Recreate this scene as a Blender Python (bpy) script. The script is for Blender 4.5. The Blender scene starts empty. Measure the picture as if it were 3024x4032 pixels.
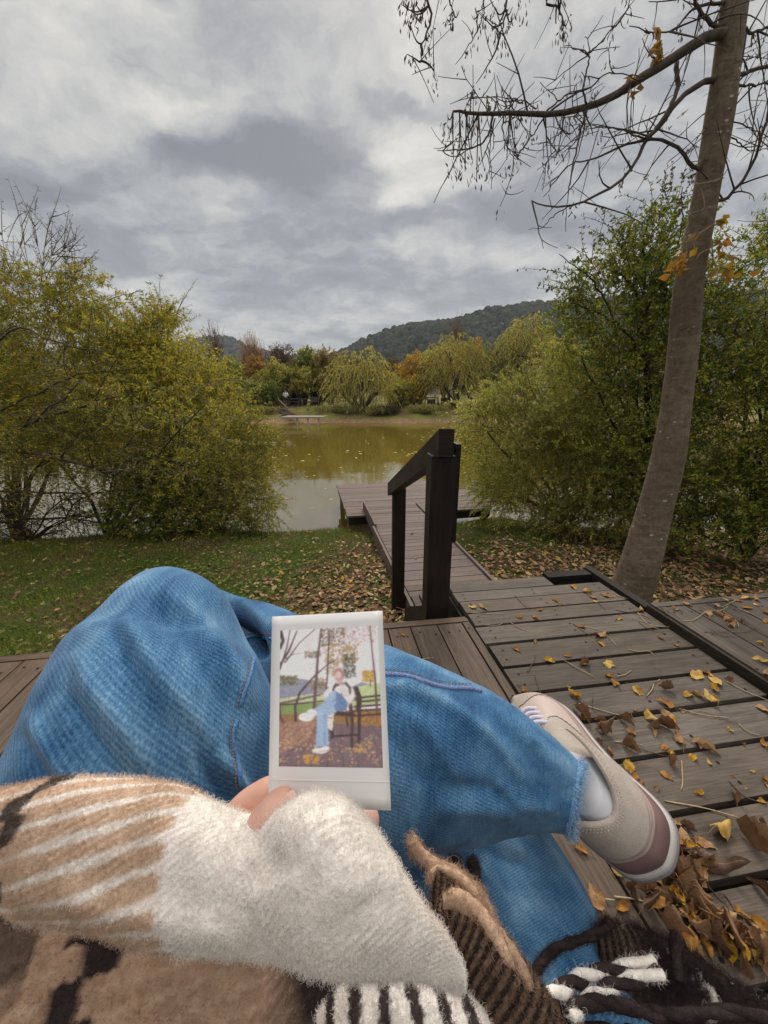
import bpy, math, random
import numpy as np
from mathutils import Vector, noise

R = np.random.RandomState(11)
random.seed(11)
S = bpy.context.scene
C = S.collection

# ---------------------------------------------------------------- camera
PX, W0, H0 = 1514.0, 3024.0, 4032.0
PITCH = math.radians(16.8)
CAM = np.array([0.0, 0.0, 0.95])
cd = bpy.data.cameras.new('camera')
cam = bpy.data.objects.new('camera', cd)
C.objects.link(cam)
cam.location = CAM
cam.rotation_euler = (math.radians(90) - PITCH, 0, 0)
cd.sensor_fit = 'HORIZONTAL'
cd.sensor_width = 36
cd.lens = 36 * PX / W0
cd.clip_start = 0.01
cd.clip_end = 6000
S.camera = cam

FWD = np.array([0, math.cos(PITCH), -math.sin(PITCH)])
UP = np.array([0, math.sin(PITCH), math.cos(PITCH)])
RT = np.array([1.0, 0, 0])


def ray(u, v):
    u = np.asarray(u, float); v = np.asarray(v, float)
    return FWD + ((u - 1512) / PX)[..., None] * RT - ((v - 2016) / PX)[..., None] * UP


def dep(u, v, d):
    """point seen at photo pixel u, v at camera depth d"""
    return CAM + ray(u, v) * np.asarray(d, float)[..., None]


def at(u, v, Y):
    r = ray(u, v)
    return CAM + r * (np.asarray(Y, float) / r[..., 1])[..., None]


def on(u, v, z):
    r = ray(u, v)
    return CAM + r * ((np.asarray(z, float) - CAM[2]) / r[..., 2])[..., None]


def pix(P):
    q = np.asarray(P) - CAM
    d = q @ FWD
    return 1512 + PX * (q @ RT) / d, 2016 - PX * (q @ UP) / d, d


# ---------------------------------------------------------------- node helper
class NT:
    def __init__(s, tree):
        s.t = tree
        s.t.nodes.clear()

    def n(s, typ, ins=None, **props):
        nd = s.t.nodes.new(typ)
        for k, v in props.items():
            setattr(nd, k, v)
        for k, v in (ins or {}).items():
            s.set(nd, k, v)
        return nd

    def set(s, nd, k, v):
        sock = nd.inputs[k]
        if isinstance(v, bpy.types.NodeSocket):
            s.t.links.new(v, sock)
        elif isinstance(v, bpy.types.Node):
            s.t.links.new(v.outputs[0], sock)
        else:
            if isinstance(v, (tuple, list)) and len(v) == 3 and sock.type == 'RGBA':
                v = (*v, 1)
            sock.default_value = v

    def m(s, op, a, b=0.0, c=None, clamp=False):
        nd = s.n('ShaderNodeMath', {0: a, 1: b}, operation=op, use_clamp=clamp)
        if c is not None:
            s.set(nd, 2, c)
        return nd.outputs[0]

    def vm(s, op, a, b=(0, 0, 0), out=0):
        return s.n('ShaderNodeVectorMath', {0: a, 1: b}, operation=op).outputs[out]

    def noise(s, vec, scale, detail=4, rough=0.55, dist=0.0, dims='3D'):
        nd = s.n('ShaderNodeTexNoise', {'Scale': scale, 'Detail': detail, 'Roughness': rough, 'Distortion': dist}, noise_dimensions=dims)
        if vec is not None:
            s.set(nd, 'Vector', vec)
        return nd.outputs[0]

    def ramp(s, fac, stops, interp='LINEAR'):
        nd = s.n('ShaderNodeValToRGB', {0: fac})
        cr = nd.color_ramp
        cr.interpolation = interp
        while len(cr.elements) < len(stops):
            cr.elements.new(0.5)
        for e, (p, c) in zip(cr.elements, stops):
            e.position = p
            if not isinstance(c, (tuple, list)):
                c = (c, c, c)
            e.color = (*c, 1)
        return nd.outputs[0]

    def mix(s, fac, a, b, blend='MIX'):
        nd = s.n('ShaderNodeMix', data_type='RGBA', blend_type=blend)
        s.set(nd, 'Factor', fac)
        for k, v in ((6, a), (7, b)):
            s.set(nd, k, v)
        return nd.outputs[2]

    def mapr(s, v, a, b, c=0.0, d=1.0):
        return s.n('ShaderNodeMapRange', {0: v, 1: a, 2: b, 3: c, 4: d}, clamp=True).outputs[0]

    def attr(s, name, out=0):
        return s.n('ShaderNodeAttribute', attribute_name=name).outputs[out]

    def uv(s):
        return s.n('ShaderNodeTexCoord').outputs['UV']

    def obj(s):
        return s.n('ShaderNodeTexCoord').outputs['Object']

    def mapping(s, vec, scale=(1, 1, 1), rot=(0, 0, 0), loc=(0, 0, 0)):
        return s.n('ShaderNodeMapping', {'Vector': vec, 'Scale': scale, 'Rotation': rot, 'Location': loc}).outputs[0]

    def bump(s, h, strength=0.3, dist=0.01):
        return s.n('ShaderNodeBump', {'Height': h, 'Strength': strength, 'Distance': dist}).outputs[0]


def material(name):
    m = bpy.data.materials.new(name)
    m.use_nodes = True
    return m, NT(m.node_tree)


def finish(m, t, col, rough=0.7, bump=None, spec=0.3, **kw):
    p = t.n('ShaderNodeBsdfPrincipled', {'Base Color': col, 'Roughness': rough, 'Specular IOR Level': spec})
    for k, v in kw.items():
        t.set(p, k.replace('_', ' '), v)
    if bump is not None:
        t.set(p, 'Normal', bump)
    o = t.n('ShaderNodeOutputMaterial', {'Surface': p})
    return m


# ---------------------------------------------------------------- world: overcast sky
SUN_EL, SUN_AZ = math.radians(42), math.radians(8)   # azimuth measured from +Y towards +X
w = bpy.data.worlds.new('World')
S.world = w
w.use_nodes = True
t = NT(w.node_tree)
sky = t.n('ShaderNodeTexSky', sky_type='NISHITA', sun_disc=False, sun_elevation=SUN_EL, sun_rotation=SUN_AZ)
dirv = t.n('ShaderNodeTexCoord').outputs['Generated']
sep = t.n('ShaderNodeSeparateXYZ', {0: dirv})
zz = t.m('ADD', t.m('MAXIMUM', sep.outputs[2], 0.0), 0.30)
q = t.n('ShaderNodeCombineXYZ', {0: t.m('DIVIDE', sep.outputs[0], zz), 1: t.m('DIVIDE', sep.outputs[1], zz), 2: 0.0}).outputs[0]


def sky_q(u, v):
    d = ray(u, v); d = d / np.linalg.norm(d)
    return np.array([d[0], d[1]]) / (max(d[2], 0) + 0.30)


warp = t.vm('SUBTRACT', t.n('ShaderNodeTexNoise', {'Vector': q, 'Scale': 3.2, 'Detail': 5, 'Roughness': 0.6}).outputs[1], (0.5, 0.5, 0.5))
qw = t.vm('ADD', q, t.n('ShaderNodeVectorMath', {0: warp, 'Scale': 0.30}, operation='SCALE').outputs[0])
q1 = t.mapping(qw, scale=(1.0, 1.35, 1), rot=(0, 0, 0.5))
n1 = t.noise(q1, 2.2, 8, 0.57)
n2 = t.noise(t.mapping(qw, scale=(1.2, 1.7, 1), rot=(0, 0, 0.45), loc=(7, 3, 0)), 7.0, 6, 0.62)
n3 = t.noise(t.mapping(q, scale=(1, 1, 1), loc=(2, 9, 0)), 0.7, 3, 0.5)
f = t.m('ADD', t.m('MULTIPLY', t.m('SUBTRACT', n1, .5), 1.55), t.m('MULTIPLY', t.m('SUBTRACT', n2, .5), 0.62))
f = t.m('ADD', f, .395)
f = t.m('ADD', f, t.m('MULTIPLY', n3, 0.16))
BL = [(1030, 610, 330, 85, -.34), (1180, 690, 230, 70, -.20), (1950, 850, 420, 80, -.24), (1560, 400, 130, 50, -.16), (130, 770, 240, 90, -.24),
      (1230, 900, 260, 120, -.10), (640, 330, 200, 70, -.06), (420, 1010, 300, 110, -.14), (2350, 640, 300, 130, -.12), (1500, 1100, 500, 60, -.10),
      (1640, 610, 150, 100, .26), (1560, 760, 90, 60, .22), (2050, 1010, 420, 55, .18), (420, 480, 380, 160, .13), (1000, 420, 360, 90, .12),
      (2450, 250, 420, 220, .10), (900, 120, 700, 180, .08), (700, 860, 260, 60, .08), (760, 1310, 260, 40, .08)]
for (u, v, ru, rv, s_) in BL:
    c0, cu, cv = sky_q(u, v), sky_q(u + ru, v), sky_q(u, v - rv)
    rx, ry = abs(cu[0] - c0[0]) + 1e-3, abs(cv[1] - c0[1]) + 1e-3
    dv = t.vm('MULTIPLY', t.vm('SUBTRACT', qw, (c0[0], c0[1], 0)), (1 / rx, 1 / ry, 0))
    l2 = t.vm('DOT_PRODUCT', dv, dv, out=1)
    g = t.m('MULTIPLY', t.m('POWER', 2.718, t.m('MULTIPLY', t.m('POWER', l2, 1.4), -0.55)), s_ * 1.25)
    f = t.m('ADD', f, g)
ccol = t.ramp(f, [(0.08, (.215, .222, .245)), (0.31, (.29, .299, .320)), (0.47, (.40, .406, .412)), (0.62, (.53, .527, .508)), (0.82, (.68, .66, .615)), (1.0, (.86, .81, .71))])
b1 = t.n('ShaderNodeBackground', {'Color': sky, 'Strength': 0.05})
zen = t.mapr(sep.outputs[2], 0.66, 0.95, 0.72, 2.9)   # an overcast sky is brightest overhead
ccol = t.mix(t.mapr(sep.outputs[2], 0.55, 0.9, 0, 1), ccol, (.56, .53, .49))
b2 = t.n('ShaderNodeBackground', {'Color': ccol, 'Strength': zen})
mx = t.n('ShaderNodeMixShader', {0: 0.9, 1: b1, 2: b2})
t.n('ShaderNodeOutputWorld', {'Surface': mx})

sd = bpy.data.lights.new('sun', 'SUN')
sd.energy = 1.5
sd.angle = math.radians(14)
sd.color = (1.0, 0.93, 0.83)
sun = bpy.data.objects.new('sun', sd)
C.objects.link(sun)
sdir = Vector((math.sin(SUN_AZ) * math.cos(SUN_EL), math.cos(SUN_AZ) * math.cos(SUN_EL), math.sin(SUN_EL)))
sun.rotation_euler = sdir.to_track_quat('Z', 'Y').to_euler()

S.view_settings.view_transform = 'Standard'
S.view_settings.look = 'None'
S.view_settings.exposure = 0.62
S.view_settings.gamma = 1.0
S.render.engine = 'CYCLES'
S.cycles.max_bounces = 6
S.cycles.diffuse_bounces = 3
S.cycles.transmission_bounces = 2
S.cycles.transparent_max_bounces = 4
try:
    S.cycles_curves.shape = 'RIBBONS'
except Exception:
    pass


# ---------------------------------------------------------------- mesh helpers
def unit(a):
    return a / (np.linalg.norm(a, axis=-1, keepdims=True) + 1e-12)


class Acc:
    """collects quads and triangles for ONE mesh"""
    def __init__(s):
        s.V, s.Q, s.T, s.C, s.U, s.k = [], [], [], [], [], 0

    def add(s, V, F, col=(1, 1, 1), uv=None):
        V = np.asarray(V, float).reshape(-1, 3)
        F = np.asarray(F, int)
        if F.size:
            (s.Q if F.shape[1] == 4 else s.T).append(F + s.k)
        s.V.append(V)
        col = np.asarray(col, float)
        s.C.append(np.broadcast_to(col, (len(V), 3)) if col.ndim == 1 else col)
        s.U.append(np.zeros((len(V), 2)) if uv is None else np.asarray(uv, float))
        s.k += len(V)
        return s

    def faces(s, F):
        F = np.asarray(F, int)
        (s.Q if F.shape[1] == 4 else s.T).append(F)

    def tube(s, P, r, n=6, col=(1, 1, 1), cap=True):
        P = np.asarray(P, float)
        m = len(P)
        r = np.broadcast_to(np.asarray(r, float), (m,))
        T = unit(np.gradient(P, axis=0))
        ref = np.array([0, 0, 1.0]) if abs(T[0, 2]) < 0.9 else np.array([1.0, 0, 0])
        N = np.zeros_like(P)
        a = ref
        for i in range(m):
            a = a - T[i] * (a @ T[i]); a = a / (np.linalg.norm(a) + 1e-9); N[i] = a
        B = np.cross(T, N)
        th = np.linspace(0, 2 * np.pi, n, endpoint=False)
        V = P[:, None] + r[:, None, None] * (np.cos(th)[None, :, None] * N[:, None] + np.sin(th)[None, :, None] * B[:, None])
        i = np.arange(m - 1)[:, None] * n
        j = np.arange(n)[None]
        jn = (j + 1) % n
        F = np.stack([i + j, i + jn, i + n + jn, i + n + j], -1).reshape(-1, 4)
        L = np.concatenate([[0], np.cumsum(np.linalg.norm(np.diff(P, axis=0), axis=1))])
        uv = np.stack([np.repeat(L, n), np.tile(th / 6.283 * 0.1, m)], 1)
        k0 = s.k
        s.add(V, F, col if np.ndim(col) == 1 else np.repeat(np.asarray(col), n, axis=0), uv)
        if cap:
            for e, (o, rev) in enumerate(((0, True), ((m - 1) * n, False))):
                kc = s.k
                cc = col if np.ndim(col) == 1 else np.asarray(col)[0 if e == 0 else -1]
                s.add(P[:1] if e == 0 else P[-1:], np.zeros((0, 3), int), cc, uv[o:o + 1])
                tri = np.stack([k0 + o + np.arange(n), k0 + o + (np.arange(n) + 1) % n, np.full(n, kc)], 1)
                s.faces(tri[:, ::-1] if rev else tri)
        return s

    def box(s, o, ax, ay, az, col=(1, 1, 1), uo=0.0, vo=0.0):
        """box from corner o along edge vectors; uv runs along ax (u) and across (v)"""
        o, ax, ay, az = (np.asarray(q_, float) for q_ in (o, ax, ay, az))
        if np.cross(ax, ay) @ az < 0:
            o = o + az; az = -az
        la, lb, lc = np.linalg.norm(ax), np.linalg.norm(ay), np.linalg.norm(az)
        V, F, U = [], [], []
        for (b0, e1, e2, u1, v1, base) in ((o, ay, ax, (0, lb), (la, 0), 0.0), (o + az, ax, ay, (la, 0), (0, lb), .31),
                                           (o, ax, az, (la, 0), (0, lc), .57), (o + ay, az, ax, (0, lc), (la, 0), .73),
                                           (o, az, ay, (0, lc), (lb * .2, 0), .9), (o + ax, ay, az, (lb * .2, 0), (0, lc), .95)):
            k = len(V)
            V += [b0, b0 + e1, b0 + e1 + e2, b0 + e2]
            z0 = np.array([uo, vo + base])
            u1, v1 = np.array(u1), np.array(v1)
            U += [z0, z0 + u1, z0 + u1 + v1, z0 + v1]
            F.append([k, k + 1, k + 2, k + 3])
        return s.add(np.array(V), np.array(F), col, np.array(U))

    def build(s, name, mat, parent=None, smooth=False, loc=None):
        V = np.concatenate(s.V)
        if parent is not None:
            off = np.array(world_loc(parent))
        else:
            off = np.zeros(3) if loc is None else np.asarray(loc, float)
        me = bpy.data.meshes.new(name)
        Q = np.concatenate(s.Q) if s.Q else np.zeros((0, 4), int)
        T = np.concatenate(s.T) if s.T else np.zeros((0, 3), int)
        me.vertices.add(len(V))
        me.vertices.foreach_set('co', (V - off).astype(np.float32).ravel())
        nl = Q.size + T.size
        idx = np.concatenate([Q.ravel(), T.ravel()]).astype(np.int32)
        me.loops.add(nl)
        me.loops.foreach_set('vertex_index', idx)
        st = np.concatenate([np.arange(len(Q)) * 4, Q.size + np.arange(len(T)) * 3]).astype(np.int32)
        me.polygons.add(len(st))
        me.polygons.foreach_set('loop_start', st)
        if smooth:
            me.polygons.foreach_set('use_smooth', np.ones(len(st), bool))
        col = np.concatenate(s.C)
        a = me.attributes.new('Col', 'FLOAT_COLOR', 'POINT')
        a.data.foreach_set('color', np.concatenate([col, np.ones((len(col), 1))], 1).astype(np.float32).ravel())
        U = np.concatenate(s.U)
        ul = me.uv_layers.new(name='UVMap')
        ul.data.foreach_set('uv', U[idx].astype(np.float32).ravel())
        me.update(calc_edges=True)
        me.validate()
        if mat is not None:
            me.materials.append(mat)
        o = bpy.data.objects.new(name, me)
        C.objects.link(o)
        if parent is not None:
            o.parent = parent
        else:
            o.location = off
        return o


def world_loc(o):
    l = Vector((0, 0, 0))
    while o is not None:
        l += o.location
        o = o.parent
    return l


def tag(o, label=None, cat=None, group=None, kind=None):
    for k, v in (('label', label), ('category', cat), ('group', group), ('kind', kind)):
        if v:
            o[k] = v
    return o


def thing(name, loc, label, cat, group=None):
    o = bpy.data.objects.new(name, None)
    o.empty_display_size = 0.1
    C.objects.link(o)
    o.location = loc
    return tag(o, label, cat, group)


def grid_faces(m, n, wrap=False):
    i = np.arange(m - 1)[:, None]
    j = np.arange(n if wrap else n - 1)[None]
    jn = (j + 1) % n
    return np.stack([i * n + j, i * n + jn, (i + 1) * n + jn, (i + 1) * n + j], -1).reshape(-1, 4)


def crom(P, m):
    """Catmull-Rom resampling of rows of P to m rows"""
    P = np.asarray(P, float)
    k = len(P)
    tt = np.linspace(0, k - 1 - 1e-6, m)
    i = tt.astype(int)
    f_ = (tt - i)[:, None]
    E = np.vstack([2 * P[0] - P[1], P, 2 * P[-1] - P[-2]])
    a, b, c, d = E[i], E[i + 1], E[i + 2], E[i + 3]
    return 0.5 * (2 * b + (c - a) * f_ + (2 * a - 5 * b + 4 * c - d) * f_ ** 2 + (3 * b - a - 3 * c + d) * f_ ** 3)


def fbm(P, scale, seed=0, octv=3):
    """cheap smooth noise for arrays of points, about -1..1"""
    rs = np.random.RandomState(seed)
    out = np.zeros(len(P)); amp = 1.0; tot = 0
    P = np.asarray(P, float) * scale
    for o in range(octv):
        for k in range(4):
            d = rs.normal(size=P.shape[1]); d /= np.linalg.norm(d)
            ph = rs.uniform(0, 6.28)
            d2 = rs.normal(size=P.shape[1]); d2 /= np.linalg.norm(d2)
            out += amp * np.sin(P @ d * 2.1 + ph + 1.3 * np.sin(P @ d2 * 1.3 + ph * 2)) / 2.4
        tot += amp
        P = P * 2.03; amp *= 0.5
    return out / tot


# ---------------------------------------------------------------- materials
def mat_leaf(name, trans=0.45, rough=0.6):
    m, t = material(name)
    col = t.attr('Col')
    d = t.n('ShaderNodeBsdfPrincipled', {'Base Color': col, 'Roughness': rough, 'Specular IOR Level': 0.08})
    tr = t.n('ShaderNodeBsdfTranslucent', {'Color': col})
    mx = t.n('ShaderNodeMixShader', {0: trans, 1: d, 2: tr})
    t.n('ShaderNodeOutputMaterial', {'Surface': mx})
    return m


M = {}
M['leaf'] = mat_leaf('foliage')
M['blade'] = mat_leaf('grass_blades', 0.25)
M['litter'] = mat_leaf('dry_leaf_litter', 0.1, 0.8)


def mat_wood(name, dark, light, gray=0.0, scale=1.0, rough=0.75, wet=0.0):
    m, t = material(name)
    uv = t.uv()
    g1 = t.noise(t.mapping(uv, scale=(2.2 * scale, 48 * scale, 1)), 1.0, 7, 0.7, 1.4)
    g2 = t.noise(t.mapping(uv, scale=(14 * scale, 260 * scale, 1)), 1.0, 3, 0.6)
    big = t.noise(t.mapping(uv, scale=(3.5, 6, 1), loc=(3, 1, 0)), 1.0, 4, 0.6)
    spots = t.noise(t.mapping(uv, scale=(11, 16, 1), loc=(1, 5, 0)), 1.0, 3, 0.7)
    f_ = t.m('ADD', t.m('MULTIPLY', g1, 0.6), t.m('MULTIPLY', g2, 0.4))
    f_ = t.m('ADD', f_, t.m('MULTIPLY', t.m('SUBTRACT', big, 0.5), 0.5))
    col = t.ramp(f_, [(0.25, tuple(c * .55 for c in dark)), (0.42, dark), (0.66, light), (0.85, tuple(min(1, c * 1.15) for c in light))])
    col = t.mix(t.mapr(spots, 0.62, 0.78, 0, 0.55), col, tuple(c * .45 for c in dark))
    col = t.mix(1.0, col, t.attr('Col'), 'MULTIPLY')
    h = t.m('ADD', t.m('MULTIPLY', g1, .6), t.m('MULTIPLY', g2, .5))
    rg = t.mapr(big, .35, .7, rough - 0.15 - wet, rough + 0.1)
    return finish(m, t, col, rg, t.bump(h, 0.5, 0.004), 0.25)


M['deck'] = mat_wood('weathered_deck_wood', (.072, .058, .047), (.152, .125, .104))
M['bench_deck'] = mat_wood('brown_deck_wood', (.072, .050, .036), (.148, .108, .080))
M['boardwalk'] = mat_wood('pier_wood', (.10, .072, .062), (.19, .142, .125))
M['rail'] = mat_wood('dark_stained_wood', (.012, .008, .006), (.034, .022, .017), rough=.65)
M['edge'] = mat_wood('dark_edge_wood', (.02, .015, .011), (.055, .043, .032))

m, t = material('bark')
P_ = t.obj()
b1 = t.noise(t.mapping(P_, scale=(13, 13, 30)), 1.0, 7, 0.7, .8)
b2 = t.noise(t.mapping(P_, scale=(60, 60, 25), loc=(4, 0, 0)), 1.0, 4, 0.7)
big = t.noise(P_, 1.6, 3, 0.5)
col = t.ramp(t.m('ADD', t.m('MULTIPLY', b1, .65), t.m('MULTIPLY', b2, .4)), [(0.3, (.055, .038, .024)), (0.47, (.15, .112, .077)), (0.62, (.23, .178, .128)), (0.78, (.31, .25, .185))])
col = t.mix(t.mapr(big, .45, .7, 0, .5), col, (.06, .044, .032))
vor = t.n('ShaderNodeTexVoronoi', {'Vector': t.mapping(P_, scale=(17, 17, 30)), 'Scale': 1.0, 'Randomness': 1.0})
lich = t.m('MULTIPLY', t.mapr(vor.outputs['Distance'], .10, .2, 1, 0), t.mapr(t.noise(P_, 5.0, 2), .5, .56, 0, 1))
col = t.mix(lich, col, (.46, .46, .40))
h = t.m('ADD', b1, t.m('MULTIPLY', b2, .6))
M['bark'] = finish(m, t, col, .85, t.bump(h, .55, .012), .15)

m, t = material('twig_bark')
col = t.mix(1.0, t.ramp(t.noise(t.obj(), 30, 3), [(.3, (.6, .6, .6)), (.7, (1.3, 1.3, 1.3))]), t.attr('Col'), 'MULTIPLY')
M['twig'] = finish(m, t, col, .85, None, .15)

m, t = material('painted_metal_or_plain')
M['plain'] = finish(m, t, t.attr('Col'), .6, None, .3)
HAZE = 0.00022
# ---------------------------------------------------------------- ground, water, hills
YK = np.array([-60, 1.5, 3.0, 4.6, 5.7, 6.4, 7.5, 9.5, 32, 36.5, 37.8, 38.6, 40.0, 43.5, 46, 56, 75, 120, 400, 5000.])
ZK = np.array([-.62, -.66, -1.01, -1.10, -1.24, -1.56, -1.95, -2.5, -2.5, -2.0, -1.56, -1.28, -.9, -.22, -.12, .0, .3, 1.0, 1.5, 1.5])
WATER = -1.50


def hz(x, y):
    x = np.asarray(x, float); y = np.asarray(y, float)
    sh = 0.22 * np.sin(x * .9 + 1) + .12 * np.sin(x * 2.3) + .5 * np.clip(-x - 3.5, 0, 3) * .12 - .05 * np.clip(x - 2.6, 0, 6) - .35 - .85 * np.exp(-((x - 1.9) / 1.1) ** 2)
    far = np.clip((y - 15) / 15, 0, 1)
    sf = 1.0 * np.sin(x * .11 + 2.0) + .35 * np.sin(x * .5) + .018 * x
    yy = y + sh * (1 - far) * np.clip((y - 2.5) / 2, 0, 1) + sf * far
    z = np.interp(yy, YK, ZK)
    bumps = .02 * np.sin(x * 3.1 + y * 1.7) + .015 * np.sin(x * 5.3 - y * 4.1)
    return z + bumps * (y < 8) + .05 * np.sin(x * .8 + y * .6) * far


def nonuni(a, parts):
    out = []
    for lo, hi, n in parts:
        out.append(np.linspace(lo, hi, n, endpoint=False))
    return np.concatenate(out + [[parts[-1][1]]])


gx = nonuni(0, [(-1400, -120, 14), (-120, -12, 60), (-12, 12, 170), (12, 120, 60), (120, 1400, 14)])
gy = nonuni(0, [(-40, -2, 8), (-2, 8, 80), (8, 34, 14), (34, 48, 60), (48, 130, 30), (130, 1300, 20)])
X, Y = np.meshgrid(gx, gy)
V = np.stack([X.ravel(), Y.ravel(), hz(X, Y).ravel()], 1)
m, t = material('earth_and_short_grass')
P_ = t.obj()
sp = t.n('ShaderNodeSeparateXYZ', {0: P_})
na = t.noise(P_, 1.3, 5, .6)
nb = t.noise(P_, 22, 5, .7)
soil = t.ramp(nb, [(.3, (.028, .02, .012)), (.55, (.085, .058, .034)), (.75, (.16, .11, .065))])
grs = t.ramp(nb, [(.3, (.018, .028, .006)), (.6, (.05, .075, .015)), (.8, (.10, .12, .03))])
near = t.mapr(na, .42, .56, 0, 1)
col = t.mix(near, soil, grs)
nf = t.noise(P_, .35, 4, .6)
nc = t.noise(P_, 3.0, 5, .65)
farg = t.ramp(nc, [(.3, (.09, .10, .025)), (.5, (.16, .17, .04)), (.75, (.24, .22, .065))])
bankc = t.ramp(nc, [(.3, (.12, .075, .04)), (.7, (.32, .215, .12))])
farc = t.mix(t.mapr(sp.outputs[2], -1.36, -1.0, 0, 1), bankc, t.mix(t.mapr(nf, .42, .62, 0, .8), farg, (.13, .085, .04)))
col = t.mix(t.mapr(sp.outputs[1], 15, 20, 0, 1), col, farc)
M['ground'] = finish(m, t, col, .95, t.bump(nb, .6, .03), .1)
g = Acc().add(V, grid_faces(len(gy), len(gx)))
tag(g.build('ground', M['ground'], smooth=True), kind='structure')

m, t = material('murky_pond_water')
P_ = t.obj()
wv = t.m('ADD', t.m('MULTIPLY', t.noise(t.mapping(P_, scale=(.8, 1.6, 1)), .9, 3, .5), 1.0), t.m('MULTIPLY', t.noise(t.mapping(P_, scale=(1, 2.2, 1)), 4.2, 2, .5), .16))
calm = t.mapr(t.noise(t.mapping(P_, scale=(1, 2, 1)), .16, 2), .4, .65, .35, 1.0)
bm = t.n('ShaderNodeBump', {'Height': t.m('MULTIPLY', wv, calm), 'Strength': .17, 'Distance': .05}).outputs[0]
fr = t.n('ShaderNodeFresnel', {'IOR': 6.0, 'Normal': bm}).outputs[0]
dfu = t.n('ShaderNodeBsdfDiffuse', {'Color': (.125, .092, .015, 1)})
gls = t.n('ShaderNodeBsdfGlossy', {'Color': (.96, .95, .90, 1), 'Roughness': .045, 'Normal': bm})
t.n('ShaderNodeOutputMaterial', {'Surface': t.n('ShaderNodeMixShader', {0: fr, 1: dfu, 2: gls})})
M['water'] = m
wx = nonuni(0, [(-400, -20, 6), (-20, 20, 8), (20, 400, 6)])
wy = np.linspace(4.5, 46, 10)
X, Y = np.meshgrid(wx, wy)
wx = np.clip(wx, -390, 390)
wa = Acc().add(np.stack([X.ravel(), Y.ravel(), np.full(X.size, WATER)], 1), grid_faces(len(wy), len(wx)))
tag(wa.build('water', M['water'], smooth=True), kind='structure')


def hill(name, prof, Y, depthy, fname, n_trees, seed, ts):
    """ridge given by (photo pixel u, v) silhouette points at distance Y; real slopes fall to both sides"""
    rs = np.random.RandomState(seed)
    us = np.array([p[0] for p in prof], float); vs = np.array([p[1] for p in prof], float)
    xs = at(us, vs, np.full(len(us), Y))
    xr = np.linspace(xs[0, 0], xs[-1, 0], 90)
    zr = np.interp(xr, xs[:, 0], xs[:, 2])
    k = np.ones(5) / 5
    zr = np.convolve(np.pad(zr, 2, 'edge'), k, 'valid')
    fy = np.linspace(-1, 1, 41)
    X = np.repeat(xr[:, None], 41, 1)
    Yy = Y + fy[None] * depthy + 0 * X
    Z = zr[:, None] * np.clip(1 - np.abs(fy[None]) ** 1.5, 0, 1) + 0 * X
    Pn = np.stack([X.ravel(), Yy.ravel()], 1)
    Z = Z + (fbm(Pn, .02, seed) * ts * 1.2).reshape(Z.shape) * (1 - np.abs(fy[None]))
    m_, t_ = material(name + '_soil')
    nn = t_.noise(t_.obj(), .035, 6, .65)
    c_ = t_.ramp(nn, [(.35, (.05, .062, .05)), (.55, (.10, .10, .08)), (.62, (.20, .19, .175)), (.75, (.28, .265, .25))])
    finish(m_, t_, c_, .95, None, .1)
    a = Acc().add(np.stack([X.ravel(), Yy.ravel(), Z.ravel()], 1), grid_faces(90, 41))
    tag(a.build(name, m_, smooth=True), kind='structure')
    # trees of the slope facing the pond, as one mass
    fu, fv = rs.uniform(0, 88.9, n_trees), 20 * rs.uniform(.18, 1.06, n_trees)
    i, j = fu.astype(int), np.clip(fv.astype(int), 0, 39)
    base = np.stack([xr[i] + (fu - i) * (xr[1] - xr[0]), Y + (np.interp(fv, np.arange(41), fy)) * depthy,
                     Z[i, j] * (1 - (fv - j)) + Z[i, np.minimum(j + 1, 40)] * (fv - j)], 1)
    keep = fbm(base[:, :2], .03, seed + 3) > rs.uniform(-1.3, -.2, n_trees) * 1.0
    base = base[keep]
    n = len(base)
    h_ = ts * rs.uniform(.6, 1.3, n); r_ = h_ * rs.uniform(.45, .75, n)
    th = np.linspace(0, 2 * np.pi, 6, endpoint=False)
    rings = []
    for fz, fr in ((-.15, .8), (.25, 1.0), (.65, .8), (.95, .3)):
        rr = r_[:, None] * fr * rs.uniform(.75, 1.25, (n, 6))
        rings.append(np.stack([base[:, 0, None] + rr * np.cos(th), base[:, 1, None] + rr * np.sin(th), base[:, 2, None] + h_[:, None] * fz + 0 * rr], -1))
    V = np.stack(rings, 1).reshape(-1, 3)
    Fb = np.concatenate([grid_faces(4, 6, True)])
    F = (Fb[None] + (np.arange(n) * 24)[:, None, None]).reshape(-1, 4)
    pal = np.array([(.05, .068, .05), (.065, .085, .055), (.085, .092, .055), (.13, .10, .055), (.045, .06, .052)])
    cc = pal[rs.choice(5, n, p=[.34, .3, .16, .06, .14])] * rs.uniform(.7, 1.25, (n, 1))
    b = Acc().add(V, F, np.repeat(cc, 24, axis=0))
    o = b.build(fname, M['leaf'])
    tag(o, 'dark green forest covering the far rocky hillside' if seed == 5 else 'bluish forest covering the low distant hill', 'forest', kind='stuff')


hill('hill_ridge', [(1150, 1500), (1330, 1420), (1420, 1350), (1540, 1300), (1650, 1280), (1760, 1275), (1850, 1255), (1920, 1228), (2050, 1212), (2200, 1218), (2400, 1180), (2700, 1200), (3000, 1150), (3300, 1250), (3700, 1400)], 520, 260, 'hill_forest', 15000, 5, 4.6)
hill('distant_hill', [(-300, 1450), (100, 1400), (500, 1370), (800, 1345), (900, 1345), (980, 1372), (1060, 1402), (1160, 1440), (1300, 1500), (1450, 1560)], 900, 300, 'distant_forest', 7000, 9, 6)


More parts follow.
